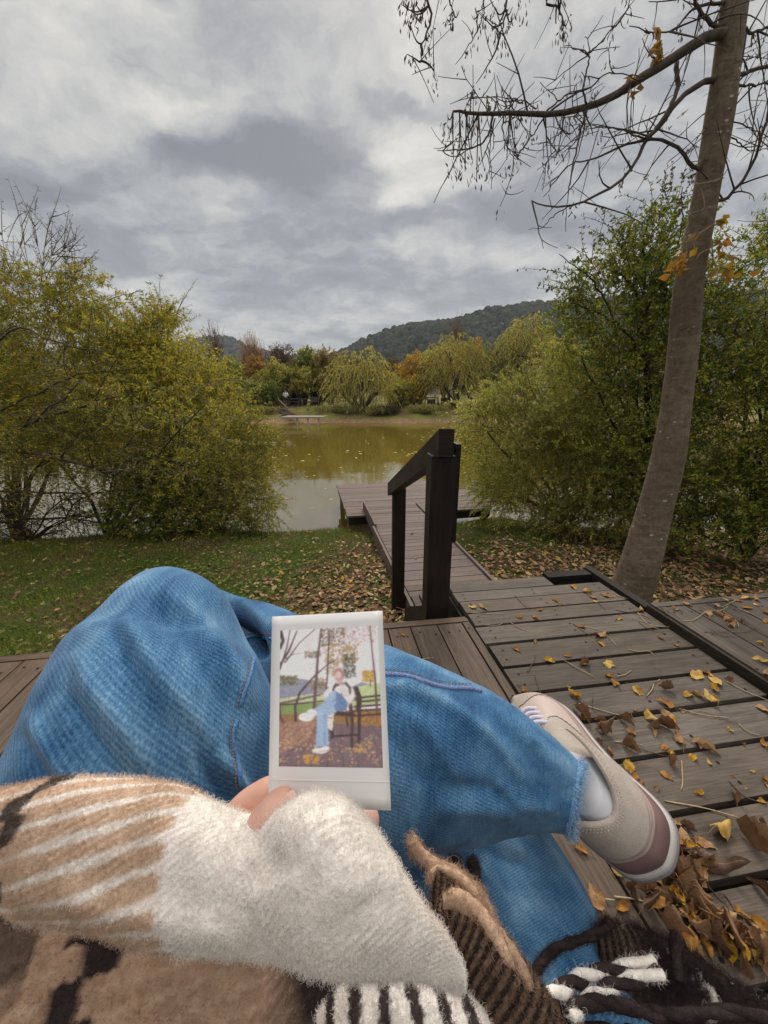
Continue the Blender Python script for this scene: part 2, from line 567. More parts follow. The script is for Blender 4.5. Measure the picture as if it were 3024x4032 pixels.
# ---------------------------------------------------------------- timber platforms, rail, boardwalk, pier
class Frame:
    """local frame: a runs forward, b to the right, z up"""
    def __init__(s, o, yaw):
        s.o = np.asarray(o, float)
        y = math.radians(yaw)
        s.a = np.array([-math.sin(y), math.cos(y), 0]); s.b = np.array([math.cos(y), math.sin(y), 0]); s.z = np.array([0, 0, 1.0])

    def p(s, a, b, z):
        return s.o + s.a * a + s.b * b + s.z * z

    def box(s, acc, a0, a1, b0, b1, z0, z1, col=(1, 1, 1), along='a'):
        uo, vo = R.uniform(0, 50, 2)
        o = s.p(a0, b0, z0)
        A, B, Z = s.a * (a1 - a0), s.b * (b1 - b0), s.z * (z1 - z0)
        if along == 'a':
            acc.box(o, A, B, Z, col, uo, vo)
        elif along == 'b':
            acc.box(o, B, A, Z, col, uo, vo)
        else:
            acc.box(o, Z, A, B, col, uo, vo)


def tint(lo=.8, hi=1.15, warm=.05):
    g_ = R.uniform(lo, hi)
    w_ = R.uniform(-warm, warm)
    return (g_ * (1 + w_), g_, g_ * (1 - w_))


DF = Frame(on(1830, 2430, 0) * np.array([1, 1, 0]), 8.6)


def nail(acc, fr, a, b, z):
    th = np.linspace(0, 2 * np.pi, 8, endpoint=False)
    P0 = fr.p(a, b, z + .0012)
    V = P0 + .0052 * (np.cos(th)[:, None] * fr.a + np.sin(th)[:, None] * fr.b)
    acc.add(V, np.array([[0, 1, 2, 3], [0, 3, 4, 7], [4, 5, 6, 7]])[:, ::-1], (.12, .1, .1))


def deck_forward(name, fr, a0, a1, bounds, ztop, mat, label, endboard, side=None, lo=.85, hi=1.12):
    root = thing(name, fr.p(a1, bounds[0], ztop - .3), label, 'deck')
    acc = Acc()
    for b0, b1 in zip(bounds[:-1], bounds[1:]):
        z_ = ztop + R.uniform(-.002, .002)
        fr.box(acc, a0, a1 - endboard - .004, b0 + .003, b1 - .003, z_ - .035, z_, tint(lo, hi), 'a')
        for aa in (a1 - endboard - .06, a1 - endboard - .45):
            for bb in (.25, .75):
                nail(acc, fr, aa + R.uniform(-.015, .015), b0 + (b1 - b0) * bb + R.uniform(-.008, .008), z_)
    acc.build('decking', mat, root)
    e = Acc()
    fr.box(e, a1 - endboard, a1, bounds[0], bounds[-1] + .0, ztop - .16, ztop + .003, tint(.8, .95), 'b')
    e.build('edge_board', mat, root)
    s_ = Acc()
    for aa in (a0 + .3, (a0 + a1) / 2, a1 - .14):
        fr.box(s_, aa, aa + .09, bounds[0] + .02, bounds[-1] - .02, ztop - .17, ztop - .037, tint(), 'b')
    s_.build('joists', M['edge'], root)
    for aa in (a0 + .4, a1 - .2):
        for bb in np.linspace(bounds[0] + .1, bounds[-1] - .1, 4):
            q_ = fr.p(aa, bb, 0)
            p_ = Acc()
            fr.box(p_, aa, aa + .1, bb - .05, bb + .05, float(hz(q_[0], q_[1])) - .05, ztop - .171, tint(), 'z')
            p_.build('footing', M['edge'], root)
    if side:
        k = Acc()
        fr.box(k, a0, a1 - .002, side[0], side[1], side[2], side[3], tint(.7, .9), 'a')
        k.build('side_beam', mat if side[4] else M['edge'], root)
    return root


bl = [0.0]
wds = [.028, .112, .118, .098, .122, .105, .115, .12, .1, .12, .115]
while bl[-1] > -4.4:
    bl.append(bl[-1] - wds[(len(bl) - 1) % 11])
bl = bl[::-1]
deck_forward('seat_deck', DF, -2.6, 0.0, bl, 0.0, M['bench_deck'], 'brown plank deck under the crossed legs, boards running towards the pond', .036, (-.002, .008, -.16, -.003, True))
br = [.915]
while br[-1] < 4.6:
    br.append(br[-1] + [.05, .105, .112, .11, .1, .118][(len(br) - 1) % 6])
deck_forward('side_deck', DF, -2.6, -.02, br, 0.0, M['deck'], 'grey plank deck to the right of the step, boards running towards the tree', .034, (.899, .913, -.2, -.004, False), .75, 1.0)

# lower landing of crosswise boards between the two decks
LZ = -.042
root = thing('landing_deck', DF.p(.4, .4, LZ - .3), 'lower landing of wide crosswise boards with black gaps, strewn with leaves', 'deck')
acc = Acc()
a = .40
k = 0
pit = [.036, .07, .098, .112, .112, .132, .142, .138, .14, .142, .15, .142, .14, .148, .14, .14, .15, .14, .14, .15, .14, .14]
gaps = [.002, .003, .009, .012, .016, .016, .015, .017, .019, .017, .016, .018, .016, .016, .016, .018, .016, .016, .016, .016, .016, .016]
while a > -2.3:
    p_, gp = pit[min(k, 21)], gaps[min(k, 21)]
    b1 = .893 if a < .36 else .62
    z_ = LZ + R.uniform(-.0015, .0015)
    DF.box(acc, a - p_ + gp, a, .045 + R.uniform(-.006, .006), b1, z_ - .03, z_, tint(.74, 1.2), 'b')
    if k > 1:
        for bb in (.09, .47, .84):
            for f_ in (.28, .72):
                nail(acc, DF, a - p_ + gp + (p_ - gp) * f_, bb + R.uniform(-.01, .01), z_)
    a -= p_
    k += 1
acc.build('decking', M['deck'], root)
j = Acc()
for bb in (.03, .44, .82):
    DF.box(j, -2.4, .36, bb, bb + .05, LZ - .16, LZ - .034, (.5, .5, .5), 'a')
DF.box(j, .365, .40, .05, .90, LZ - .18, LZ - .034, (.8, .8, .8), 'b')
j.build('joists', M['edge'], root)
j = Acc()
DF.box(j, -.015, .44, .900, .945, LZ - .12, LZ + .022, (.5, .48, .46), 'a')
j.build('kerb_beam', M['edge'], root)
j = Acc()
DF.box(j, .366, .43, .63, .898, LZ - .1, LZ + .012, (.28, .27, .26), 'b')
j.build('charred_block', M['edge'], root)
for (a_, b_) in ((.3, .1), (.3, .85), (-1.2, .1), (-1.2, .85)):
    q_ = DF.p(a_, b_, 0)
    j = Acc()
    DF.box(j, a_, a_ + .08, b_ - .04, b_ + .04, float(hz(q_[0], q_[1])) - .05, LZ - .161, (.7, .7, .7), 'z')
    j.build('footing', M['edge'], root)

# steps down from the landing to the boardwalk
BZ = -.93
BF = Frame((0, 0, 0), 10.4)
nl = on(1492, 2118, BZ); nr = on(1775, 2118, BZ)
bb0, bb1 = float(nl @ BF.b), float(nr @ BF.b)
root = thing('wooden_steps', DF.p(.9, .5, BZ), 'steep timber steps dropping from the landing beside the dark handrail', 'steps')
for k in range(4):
    zt = LZ - .17 * (k + 1)
    st = Acc()
    DF.box(st, .43 + .27 * k, .43 + .27 * k + .25, .10, .92, zt - .04, zt, tint(.7, .9), 'b')
    st.build('tread', M['deck'], root)
for bb in (.055, .925):
    st = Acc()
    A0, A1 = DF.p(.41, bb, LZ - .35), DF.p(1.55, bb, BZ - .15)
    st.box(A0, A1 - A0, DF.b * .04, DF.z * .22, (.8, .8, .8), 3, 4)
    st.build('stringer', M['edge'], root)
st = Acc()
pa, pb = DF.p(.22, -.17, -.40), DF.p(.22, .04, -.40)
nn = 12
xx = np.linspace(0, 1, nn)
top = .20 + .035 * np.sin(xx * 3.1)
Vf = [pa + (pb - pa) * x for x in xx]
V = np.concatenate([np.array(Vf), np.array(Vf) + DF.z * top[:, None], np.array(Vf) + DF.z * top[:, None] + DF.a * .04, np.array(Vf) + DF.a * .04])
F = []
for r_ in range(4):
    for i in range(nn - 1):
        F.append([r_ * nn + i, r_ * nn + i + 1, ((r_ + 1) % 4) * nn + i + 1, ((r_ + 1) % 4) * nn + i])
F = np.array(F)
uvp = np.stack([np.tile(xx * .3, 4), np.repeat([0, .2, .25, .45], nn)], 1)
st.add(V, F[:, ::-1], (.75, .72, .66), uvp)
st.build('scrap_board', M['deck'], root)

# handrail
hr_near = np.array([.195, 1.66, 0]); HF = Frame((0, 0, 0), 4.4)
root = thing('handrail', (.245, 1.7, float(hz(.245, 1.7))), 'dark brown timber handrail sloping down towards the pier on two posts', 'handrail')
p1 = at(1732, 2016, 1.68)
pn = np.array([p1[0] - .003, 1.685, 0])
HF.o = pn
ac = Acc()
HF.box(ac, -.05, .065, -.053, .056, float(hz(.2, 1.7)) - .05, .704, (.9, .9, .9), 'z')
ac.build('post', M['rail'], root)
ac = Acc()
HF.box(ac, -.028, .06, .058, .078, .30, .752, (.8, .8, .8), 'z')
ac.build('cheek_board', M['rail'], root)
pf = at(1569, 2100, 3.3)
pfz = float(hz(pf[0], 3.3))
ac = Acc()
FF = Frame((pf[0], 3.3, 0), 4.4)
FF.box(ac, -.05, .06, -.056, .056, pfz - .05, float(at(1569, 1922, 3.27)[2]), (.85, .85, .85), 'z')
ac.build('post', M['rail'], root)
# sloping rail: near end face and far end face
e0 = at(1725, 1800, 1.615); e1 = at(1526, 1951, 3.42)
ac = Acc()
ac.box(e0, e1 - e0, np.array([.064, .004, 0]), np.array([0, .0, .116]), (1.25, 1.15, 1.1), 5, 7)
ac.build('rail', M['rail'], root)
ac = Acc()
for (a_, zz_) in ((-.051, .60), (-.051, .44)):
    pass

# boardwalk
a_s, a_e = float(np.array([.4, 3.05, 0]) @ BF.a), float(on(1520, 1985, BZ) @ BF.a)
root = thing('boardwalk', BF.p(a_s, (bb0 + bb1) / 2, BZ - .2), 'narrow plank boardwalk leading over the grass bank to the pier', 'boardwalk')
acc = Acc()
a = a_s
while a < a_e - .02:
    p_ = R.uniform(.085, .135)
    z_ = BZ + R.uniform(-.003, .003)
    BF.box(acc, a, min(a + p_ - .008, a_e), bb0 + .03, bb1 - .03 + R.uniform(-.01, .01), z_ - .03, z_, tint(.82, 1.12), 'b')
    a += p_
acc.build('decking', M['boardwalk'], root)
am = float(on(1470, 2085, BZ) @ BF.a)
for (a0_, a1_, b_, h_, o_) in ((a_s, am, bb0 - .035, .055, 0), (am + .02, a_e + .02, bb0 - .0, .075, 0)):
    e = Acc()
    BF.box(e, a0_, a1_, b_, b_ + .03, BZ - .14, BZ + h_, tint(.9, 1.1), 'a')
    e.build('kerb_board', M['boardwalk'], root)
e = Acc()
BF.box(e, a_s, a_e - .1, bb1 - .028, bb1 + .004, BZ - .14, BZ + .03, tint(.9, 1.1), 'a')
e.build('kerb_board', M['boardwalk'], root)
e = Acc()
for bb in (bb0 + .12, bb1 - .2):
    BF.box(e, a_s, a_e - .05, bb, bb + .06, BZ - .135, BZ - .033, (.6, .6, .6), 'a')
e.build('joists', M['edge'], root)
for aa in np.arange(a_s + .2, a_e - .6, 1.1):
    for bb in (bb0 + .1, bb1 - .2):
        q_ = BF.p(aa, bb, 0)
        e = Acc()
        BF.box(e, aa, aa + .1, bb, bb + .1, float(hz(q_[0], q_[1])) - .1, BZ - .136, (.6, .6, .6), 'z')
        e.build('footing', M['edge'], root)

# pier
PZ = -1.0
NL, NR, FL = on(1368, 2032, PZ), on(1934, 1998, PZ), on(1334, 1908, PZ)
PF = Frame((NL[0], NL[1], 0), 11.0)
pw = float((NR - NL) @ PF.b); pd = float((FL - NL) @ PF.a)
root = thing('pier', PF.p(pd / 2, pw / 2, WATER), 'square plank pier standing in the pond at the end of the boardwalk', 'pier')
acc = Acc()
a = .0
while a < pd - .03:
    p_ = R.uniform(.10, .125)
    z_ = PZ + R.uniform(-.003, .003)
    PF.box(acc, a, min(a + p_ - .008, pd), R.uniform(-.012, .006), pw + R.uniform(-.006, .012), z_ - .03, z_, tint(.82, 1.12), 'b')
    a += p_
acc.build('decking', M['boardwalk'], root)
for (a0_, a1_, b0_, b1_) in ((.015, .055, .02, pw - .02), (pd - .055, pd - .015, .02, pw - .02)):
    e = Acc(); PF.box(e, a0_, a1_, b0_, b1_, PZ - .17, PZ - .033, (.55, .5, .5), 'b'); e.build('fascia_board', M['edge'], root)
for (b0_, b1_) in ((.02, .06), (pw - .06, pw - .02)):
    e = Acc(); PF.box(e, .058, pd - .058, b0_, b1_, PZ - .165, PZ - .033, (.6, .6, .6), 'a'); e.build('fascia_board', M['edge'], root)
m, t = material('algae_covered_post')
sp = t.n('ShaderNodeSeparateXYZ', {0: t.obj()})
col = t.ramp(t.noise(t.obj(), 18, 4), [(.3, (.07, .055, .015)), (.6, (.15, .125, .035)), (.8, (.2, .17, .07))])
M['algae'] = finish(m, t, col, .7, None, .3)
for (aa, bb) in ((.03, .01), (.06, pw - .13), (pd - .15, .06), (pd - .15, pw - .16), (pd / 2, pw / 2)):
    e = Acc(); PF.box(e, aa, aa + .1, bb, bb + .1, -2.4, PZ - .171, (1, 1, 1), 'z'); e.build('post', M['algae'], root)
e = Acc(); PF.box(e, -.06, .16, -.09, .32, -1.6, -1.40, (1.1, 1.05, .9), 'b'); e.build('footing_block', M['algae'], root)

# ---------------------------------------------------------------- air between here and the hills
m = bpy.data.materials.new('haze')
m.use_nodes = True
t = NT(m.node_tree)
vol = t.n('ShaderNodeVolumePrincipled', {'Color': (.80, .86, .95, 1), 'Density': HAZE, 'Anisotropy': .2})
o_ = t.n('ShaderNodeOutputMaterial')
t.t.links.new(vol.outputs[0], o_.inputs['Volume'])
hzb = Acc().box((-1500, -70, -4.5), (3000, 0, 0), (0, 1500, 0), (0, 0, 260)).build('haze', m)
tag(hzb, 'thin autumn haze over the pond and hills', 'haze', kind='stuff')
# ---------------------------------------------------------------- plants
def rand_dirs(rs, n):
    return unit(rs.normal(size=(n, 3)))


def leaf_quads(acc, Pb, D, Sd, L, Wd, col, fold=.25, belly=.45):
    """one folded quad per leaf"""
    n = len(Pb)
    Nn = unit(np.cross(D, Sd))
    L = np.broadcast_to(np.asarray(L, float), (n,))[:, None]
    Wd = np.broadcast_to(np.asarray(Wd, float), (n,))[:, None]
    mid = Pb + D * L * belly
    V = np.stack([Pb, mid + Sd * Wd / 2 + Nn * Wd * fold, Pb + D * L, mid - Sd * Wd / 2 + Nn * Wd * fold], 1).reshape(-1, 3)
    acc.add(V, np.arange(4 * n).reshape(-1, 4), np.repeat(col, 4, axis=0))


def pick(rs, pal, n, jit=.25, wts=None):
    pal = np.array(pal)
    c = pal[rs.choice(len(pal), n, p=wts)]
    return np.clip(c * rs.uniform(1 - jit, 1 + jit, (n, 1)) * rs.uniform(.92, 1.08, (n, 3)), 0, 1)


def twigs(rs, blobs, n, length, out=.7, up=.2, droop=.3, rnd=.5, rpow=.5, K=5, bias=(0, 0, 0), ends=.5):
    cs = np.array([b[0] for b in blobs]); rr = np.array([b[1] for b in blobs], float)
    wt = np.array([b[1][0] * b[1][1] * b[1][2] for b in blobs]) ** .7
    nn_ = int(n * 1.3)
    i = rs.choice(len(blobs), nn_, p=wt / wt.sum())
    q_ = rand_dirs(rs, nn_)
    r_ = rs.uniform(0, 1, (nn_, 1)) ** rpow
    st = cs[i] + q_ * r_ * rr[i]
    # boughs leave gaps: keep the denser clumps
    g_ = fbm(st, 1.9 / max(.35, float(np.median(rr)) * 1.2), 41, 2) + rs.normal(size=nn_) * .12
    kp = np.sort(np.argsort(-g_)[:n])
    i, q_, st = i[kp], q_[kp], st[kp]
    d = unit(q_ * out + np.array([0, 0, up]) + rand_dirs(rs, n) * rnd + np.array(bias))
    ln = length * rs.uniform(.5, 1.3, n)
    s_ = np.linspace(0, 1, K)
    P = st[:, None] + d[:, None] * (s_[None, :, None] * ln[:, None, None])
    P[:, :, 2] -= droop * ln[:, None] * s_[None] ** 2
    side = unit(np.cross(d, rand_dirs(rs, n)))
    P += side[:, None] * (np.sin(s_ * 2.6)[None, :, None] * ln[:, None, None] * .08)
    return P


def twig_tubes(acc, P, r0, r1, col, n=3):
    N_, K, _ = P.shape
    T = unit(np.gradient(P, axis=1))
    A = unit(np.cross(T, np.array([.3, .5, .81])))
    B = np.cross(T, A)
    rr = np.linspace(r0, r1, K)[None, :, None, None]
    th = np.linspace(0, 2 * np.pi, n, endpoint=False)
    V = P[:, :, None] + rr * (np.cos(th)[None, None, :, None] * A[:, :, None] + np.sin(th)[None, None, :, None] * B[:, :, None])
    F = (grid_faces(K, n, True)[None] + (np.arange(N_) * K * n)[:, None, None]).reshape(-1, 4)
    c_ = np.broadcast_to(np.asarray(col, float), (N_ * K * n, 3))
    acc.add(V.reshape(-1, 3), F, c_)


def dress(acc, rs, P, per, L, Wd, pal, wts=None, ang=.75, jit=.25, s0=.12, fold=.25, hang=0.0, clump=None, tuft=0):
    """leaves along twigs P (n, K, 3)"""
    n, K, _ = P.shape
    s_ = rs.uniform(s0, 1.0, (n, per))
    x = s_ * (K - 1.001)
    i = x.astype(int); f_ = (x - i)[..., None]
    r_ = np.arange(n)[:, None]
    B = P[r_, i] * (1 - f_) + P[r_, i + 1] * f_
    T = unit(P[r_, i + 1] - P[r_, i])
    B = B.reshape(-1, 3); T = T.reshape(-1, 3)
    m_ = len(B)
    D = unit(T * (1 - ang) + unit(np.cross(T, rand_dirs(rs, m_))) * ang + np.array([0, 0, -hang]))
    Sd = unit(np.cross(D, rand_dirs(rs, m_)))
    col = pick(rs, pal, m_, jit, wts)
    if clump is not None:
        g_ = fbm(B, clump[0], 3, 2)
        col = np.clip(col * (1 + clump[1] * g_[:, None]), 0, 1)
    lv = L * rs.uniform(.6, 1.25, m_)
    leaf_quads(acc, B, D, Sd, lv, Wd * rs.uniform(.7, 1.2, m_), col, fold)


def limbs(acc, rs, base, targets, r0, sag=.15, col=(.09, .07, .05), forks=3, nseg=7, wob=.06, tipr=.25):
    base = np.asarray(base, float)
    for T in targets:
        T = np.asarray(T, float)
        d = T - base
        L = np.linalg.norm(d)
        mid = base + d * .5 + np.array([0, 0, sag * L]) + rs.normal(size=3) * wob * L
        s_ = np.linspace(0, 1, nseg)[:, None]
        P = base * (1 - s_) ** 2 + 2 * mid * s_ * (1 - s_) + T * s_ ** 2
        P[1:-1] += rs.normal(size=(nseg - 2, 3)) * L * .012
        acc.tube(P, np.linspace(r0, r0 * tipr, nseg), 6, col)
        for k in range(forks):
            i = rs.randint(2, nseg - 1)
            dd = unit(P[i] - P[i - 1] + rs.normal(size=3) * .7) * L * rs.uniform(.2, .45)
            s2 = np.linspace(0, 1, 5)[:, None]
            Q_ = P[i] + dd * s2 + rs.normal(size=3) * L * .05 * s2 ** 2
            ri = r0 * (1 - (1 - tipr) * i / (nseg - 1)) * .6
            acc.tube(Q_, np.linspace(ri, ri * .3, 5), 5, col)


def blob(u, v, Y, ru, rv, dy):
    """crown lobe seen around photo pixel u, v at distance Y: true size from the pixel radii"""
    c_ = at(u, v, Y)
    k = np.linalg.norm(c_ - CAM) / np.linalg.norm(ray(u, v))
    return (c_, np.array([ru / PX * k, dy, rv / PX * k]))


GOLD = [(.160, .138, .017), (.225, .168, .019), (.29, .165, .016), (.10, .098, .016), (.06, .07, .016), (.17, .15, .04)]
OLIVE = [(.135, .13, .024), (.105, .115, .02), (.185, .16, .03), (.07, .085, .016), (.20, .20, .075), (.22, .165, .022)]
DEEP = [(.058, .075, .010), (.088, .102, .016), (.04, .055, .009), (.13, .12, .02), (.18, .14, .02)]
SC = lambda pal, k: [tuple(c * k for c in p_) for p_ in pal]
GOLD, OLIVE, DEEP = [(c_[0] * 2.4, c_[1] * 2.65, c_[2] * 2.6) for c_ in GOLD], SC(OLIVE, 2.9), SC(DEEP, 3.0)
BROWNB = (.095, .075, .055)
TWB = (.13, .105, .075)


def plant(name, base, label, cat, blobs, ntw, tlen, per, L, Wd, pal, seed, wts=None, group=None, limb=(8, .03), tw=(.004, .0015), jit=.25,
          twig_kw={}, dress_kw={}, limb_kw={}, bare=None, twcol=TWB, extra=None):
    rs = np.random.RandomState(seed)
    base = np.asarray(base, float)
    root = thing(name, base, label, cat, group)
    P = twigs(rs, blobs, ntw, tlen, **twig_kw)
    cr = Acc()
    dress(cr, rs, P, per, L, Wd, pal, wts, jit=jit, **dress_kw)
    wd = Acc()
    if tw:
        twig_tubes(wd, P, tw[0], tw[1], twcol)
    tg = []
    for k in range(limb[0]):
        b = blobs[k % len(blobs)]
        tg.append(b[0] + rand_dirs(rs, 1)[0] * b[1] * .6)
    limbs(wd, rs, base, tg, limb[1], **limb_kw)
    if bare:
        for bb in bare:
            twig_tubes(wd, bb, .007, .002, (.15, .12, .10))
    if extra:
        extra(rs, cr, wd)
    cr.build('crown', M['leaf'], root)
    wd.build('trunk', M['twig'], root)
    return root


def g_at(u, v, Y):
    p_ = at(u, v, Y)
    p_[2] = float(hz(p_[0], p_[1]))
    return p_


# --- left bank
def bare_whips(rs, specs, n, K=6):
    out = []
    for (u0, v0, u1, v1, Y) in specs:
        A, B = at(u0, v0, Y), at(u1, v1, Y)
        s_ = np.linspace(0, 1, K)[:, None]
        P = A + (B - A) * s_ + rs.normal(size=3) * .10 * np.sin(s_ * 3)
        out.append(P)
        for k in range(n):
            i = rs.randint(1, K - 1)
            d = unit((B - A) / np.linalg.norm(B - A) * 1.0 + rs.normal(size=3) * .55) * rs.uniform(.2, .65)
            out.append(P[i] + d * s_ + rs.normal(size=3) * .06 * s_ ** 2)
    return np.array(out)


rs0 = np.random.RandomState(5)
whips = bare_whips(rs0, [(130, 1150, 70, 830, 7.4), (200, 1150, 155, 780, 7.4), (160, 1150, 215, 830, 7.4), (260, 1120, 330, 900, 7.4), (90, 1150, -30, 860, 7.4),
                         (180, 1100, 300, 950, 7.2), (300, 1150, 380, 1000, 7.2), (50, 1100, 10, 900, 7.2), (120, 1120, 240, 900, 7.5), (20, 1150, 110, 900, 7.5), (-80, 1100, 60, 880, 7.5)], 9)
budw = bare_whips(rs0, [(640, 1250, 637, 1085, 7.6), (690, 1260, 728, 1165, 7.6), (700, 1290, 755, 1200, 7.6), (430, 1180, 515, 1165, 7.2)], 1)


def whip_leaves(rs, cr, wd):
    dress(cr, rs, whips, 7, .05, .013, [(.20, .15, .10), (.15, .13, .07), (.22, .16, .06)], s0=.2)


def bud_leaves(rs, cr, wd):
    dress(cr, rs, budw, 14, .055, .014, [(.14, .12, .05), (.18, .14, .06)], s0=.1)


TWW = dict(out=.55, up=.25, droop=.35, rnd=.75, rpow=.42)
plant('willow_shrub', g_at(60, 2150, 7.0), 'tall golden-green willow shrub with bare whips at its top, beside the left bank', 'shrub',
      [blob(60, 1250, 7.3, 270, 170, .9), blob(320, 1180, 7.4, 100, 110, .6), blob(250, 1450, 6.9, 330, 220, .9), blob(-150, 1500, 6.8, 300, 350, .9), blob(120, 1640, 6.5, 300, 160, .7), blob(400, 1370, 7.2, 70, 150, .6)],
      2500, .55, 25, .066, .019, GOLD, 21, [.27, .22, .10, .17, .12, .12], limb=(11, .035), twig_kw=TWW, dress_kw=dict(clump=(1.6, .25)), bare=[whips], extra=whip_leaves)
plant('willow_shrub', g_at(640, 2060, 7.2), 'pointed yellow-green bush rising behind the golden branches', 'shrub',
      [blob(625, 1370, 7.6, 70, 110, .7), blob(640, 1280, 7.6, 35, 55, .4), blob(560, 1460, 7.4, 100, 110, .7), blob(730, 1490, 7.3, 90, 100, .7), blob(640, 1600, 7.0, 210, 140, .8), blob(830, 1560, 7.2, 80, 80, .6)],
      1600, .5, 25, .064, .021, GOLD, 22, [.3, .26, .10, .2, .06, .08], limb=(8, .03), twig_kw=dict(out=.5, up=.5, droop=.1, rnd=.6, rpow=.45), dress_kw=dict(clump=(1.6, .2)), bare=[budw], extra=bud_leaves)


def spread_boughs(rs, cr, wd):
    # long low boughs reaching across from the far left
    for pts, r0 in (([(-250, 1900), (0, 1775), (200, 1800), (420, 1850), (640, 1920)], .035), ([(-250, 2080), (50, 2050), (250, 2040), (450, 2070)], .028),
                    ([(-250, 1990), (0, 1935), (180, 1945), (400, 1940)], .03), ([(-200, 1500), (60, 1300), (200, 1340), (420, 1400)], .016),
                    ([(-250, 1760), (60, 1680), (260, 1620), (480, 1560)], .03), ([(-200, 1850), (60, 1700), (150, 1640), (330, 1500)], .025),
                    ([(520, 1905), (640, 1880), (760, 1850)], .012), ([(-200, 2160), (60, 2180), (200, 2000), (330, 1960)], .02),
                    ([(250, 2060), (300, 1980), (420, 1930), (560, 1935)], .014), ([(420, 2090), (440, 1900), (500, 1750), (620, 1660)], .022), ([(470, 2100), (560, 1900), (700, 1700), (800, 1600)], .02),
                    ([(-100, 2100), (80, 1950), (160, 1830), (330, 1700)], .018), ([(200, 1870), (300, 1900), (420, 1990), (520, 2010)], .012), ([(-100, 1650), (120, 1560), (300, 1480), (560, 1440)], .016)):
        Yb = rs.uniform(5.5, 6.3)
        P = crom(np.array([at(u, v, Yb + .3 * math.sin(i * 2.0)) for i, (u, v) in enumerate(pts)]), 14)
        P[1:] += rs.normal(size=(13, 3)) * .012
        wd.tube(P, np.linspace(r0, r0 * .35, 14), 7, (.075, .058, .042))
        for k in range(9):
            i = rs.randint(3, 13)
            d = unit(P[i] - P[i - 1] + rs.normal(size=3) * .8) * rs.uniform(.3, .9)
            s2 = np.linspace(0, 1, 6)[:, None]
            Q_ = P[i] + d * s2 + rs.normal(size=3) * .15 * s2 ** 2
            wd.tube(Q_, np.linspace(r0 * .35, .003, 6), 5, (.08, .062, .045))


def front_twigs(rs, cr, wd):
    spread_boughs(rs, cr, wd)
    tl = []
    for k in range(70):
        u0, v0 = rs.uniform(-80, 850), rs.uniform(1480, 2000)
        du, dv = rs.uniform(120, 420), rs.uniform(-90, 130)
        Yb = rs.uniform(5.0, 5.7)
        P = crom(np.array([at(u0, v0, Yb + .2), at(u0 + du * .35, v0 + dv * .3 - rs.uniform(10, 70), Yb + .1), at(u0 + du * .7, v0 + dv * .65 - rs.uniform(0, 50), Yb), at(u0 + du, v0 + dv, Yb - .05)]), 10)
        wd.tube(P, np.linspace(rs.uniform(.003, .006), .0013, 10), 4, np.array((.20, .16, .105)) * rs.uniform(.6, 1.2))
        tl.append(P)
    dress(cr, rs, np.array(tl), 14, .055, .014, GOLD, [.2, .2, .14, .2, .12, .14], s0=.35)


plant('spreading_willow', g_at(420, 2110, 6.1), 'wide golden willow with long low dark boughs leaning over the water', 'tree',
      [blob(500, 1700, 6.3, 280, 190, .8), blob(790, 1720, 6.4, 170, 150, .8), blob(930, 1820, 6.4, 120, 150, .6), blob(930, 1980, 6.2, 170, 110, .5), blob(720, 1900, 6.0, 230, 130, .6), blob(250, 1750, 6.0, 240, 130, .6), blob(980, 1690, 6.6, 50, 80, .5), blob(1050, 1910, 6.4, 40, 100, .4)],
      2800, .55, 24, .060, .016, GOLD, 23, [.25, .13, .09, .20, .19, .14], limb=(10, .03), twig_kw=dict(out=.55, up=.1, droop=.5, rnd=.75, rpow=.42), dress_kw=dict(clump=(1.8, .25)), extra=front_twigs)
plant('low_bush', g_at(640, 2120, 5.75), 'dark green broad-leaved bush under the golden willow at the water edge', 'shrub',
      [blob(560, 2030, 5.75, 150, 90, .4), blob(720, 2010, 5.8, 140, 90, .4), blob(860, 2050, 5.8, 150, 60, .35), blob(640, 1920, 5.9, 120, 100, .4)],
      520, .32, 16, .05, .032, DEEP, 24, [.32, .2, .34, .08, .06], limb=(9, .012), twig_kw=dict(out=.5, up=.3, droop=.2, rnd=.7, rpow=.45))
plant('low_bush', g_at(120, 2160, 5.7), 'tangle of dark twigs with few leaves over the water at far left', 'shrub',
      [blob(60, 2080, 5.8, 170, 90, .4), blob(290, 2030, 5.9, 140, 90, .35), blob(-60, 2000, 5.8, 150, 130, .4)],
      420, .5, 5, .04, .022, DEEP + [(.2, .15, .03)], 25, None, limb=(14, .014), tw=(.005, .002), twcol=(.045, .035, .025), twig_kw=dict(out=.4, up=.1, droop=.4, rnd=1.0, rpow=.6), limb_kw=dict(col=(.04, .03, .022), forks=5))

# --- right bank
def willow_boughs(rs, cr, wd):
    for pts, r0, Yb in (([(2060, 1780), (1990, 1700), (1900, 1680), (1790, 1665)], .014, 6.6), ([(2000, 1740), (1900, 1670), (1830, 1650), (1800, 1690)], .010, 6.6), ([(2000, 1710), (1880, 1690), (1790, 1720), (1740, 1770)], .009, 6.5),
                        ([(2300, 1900), (2150, 1750), (2020, 1660), (1950, 1580)], .018, 6.3), ([(2250, 1900), (2150, 1650), (2080, 1500), (2040, 1380)], .016, 6.5)):
        P = crom(np.array([at(u, v, Yb) for u, v in pts]), 12)
        P[1:] += rs.normal(size=(11, 3)) * .012
        wd.tube(P, np.linspace(r0, .003, 12), 6, (.17, .14, .10))


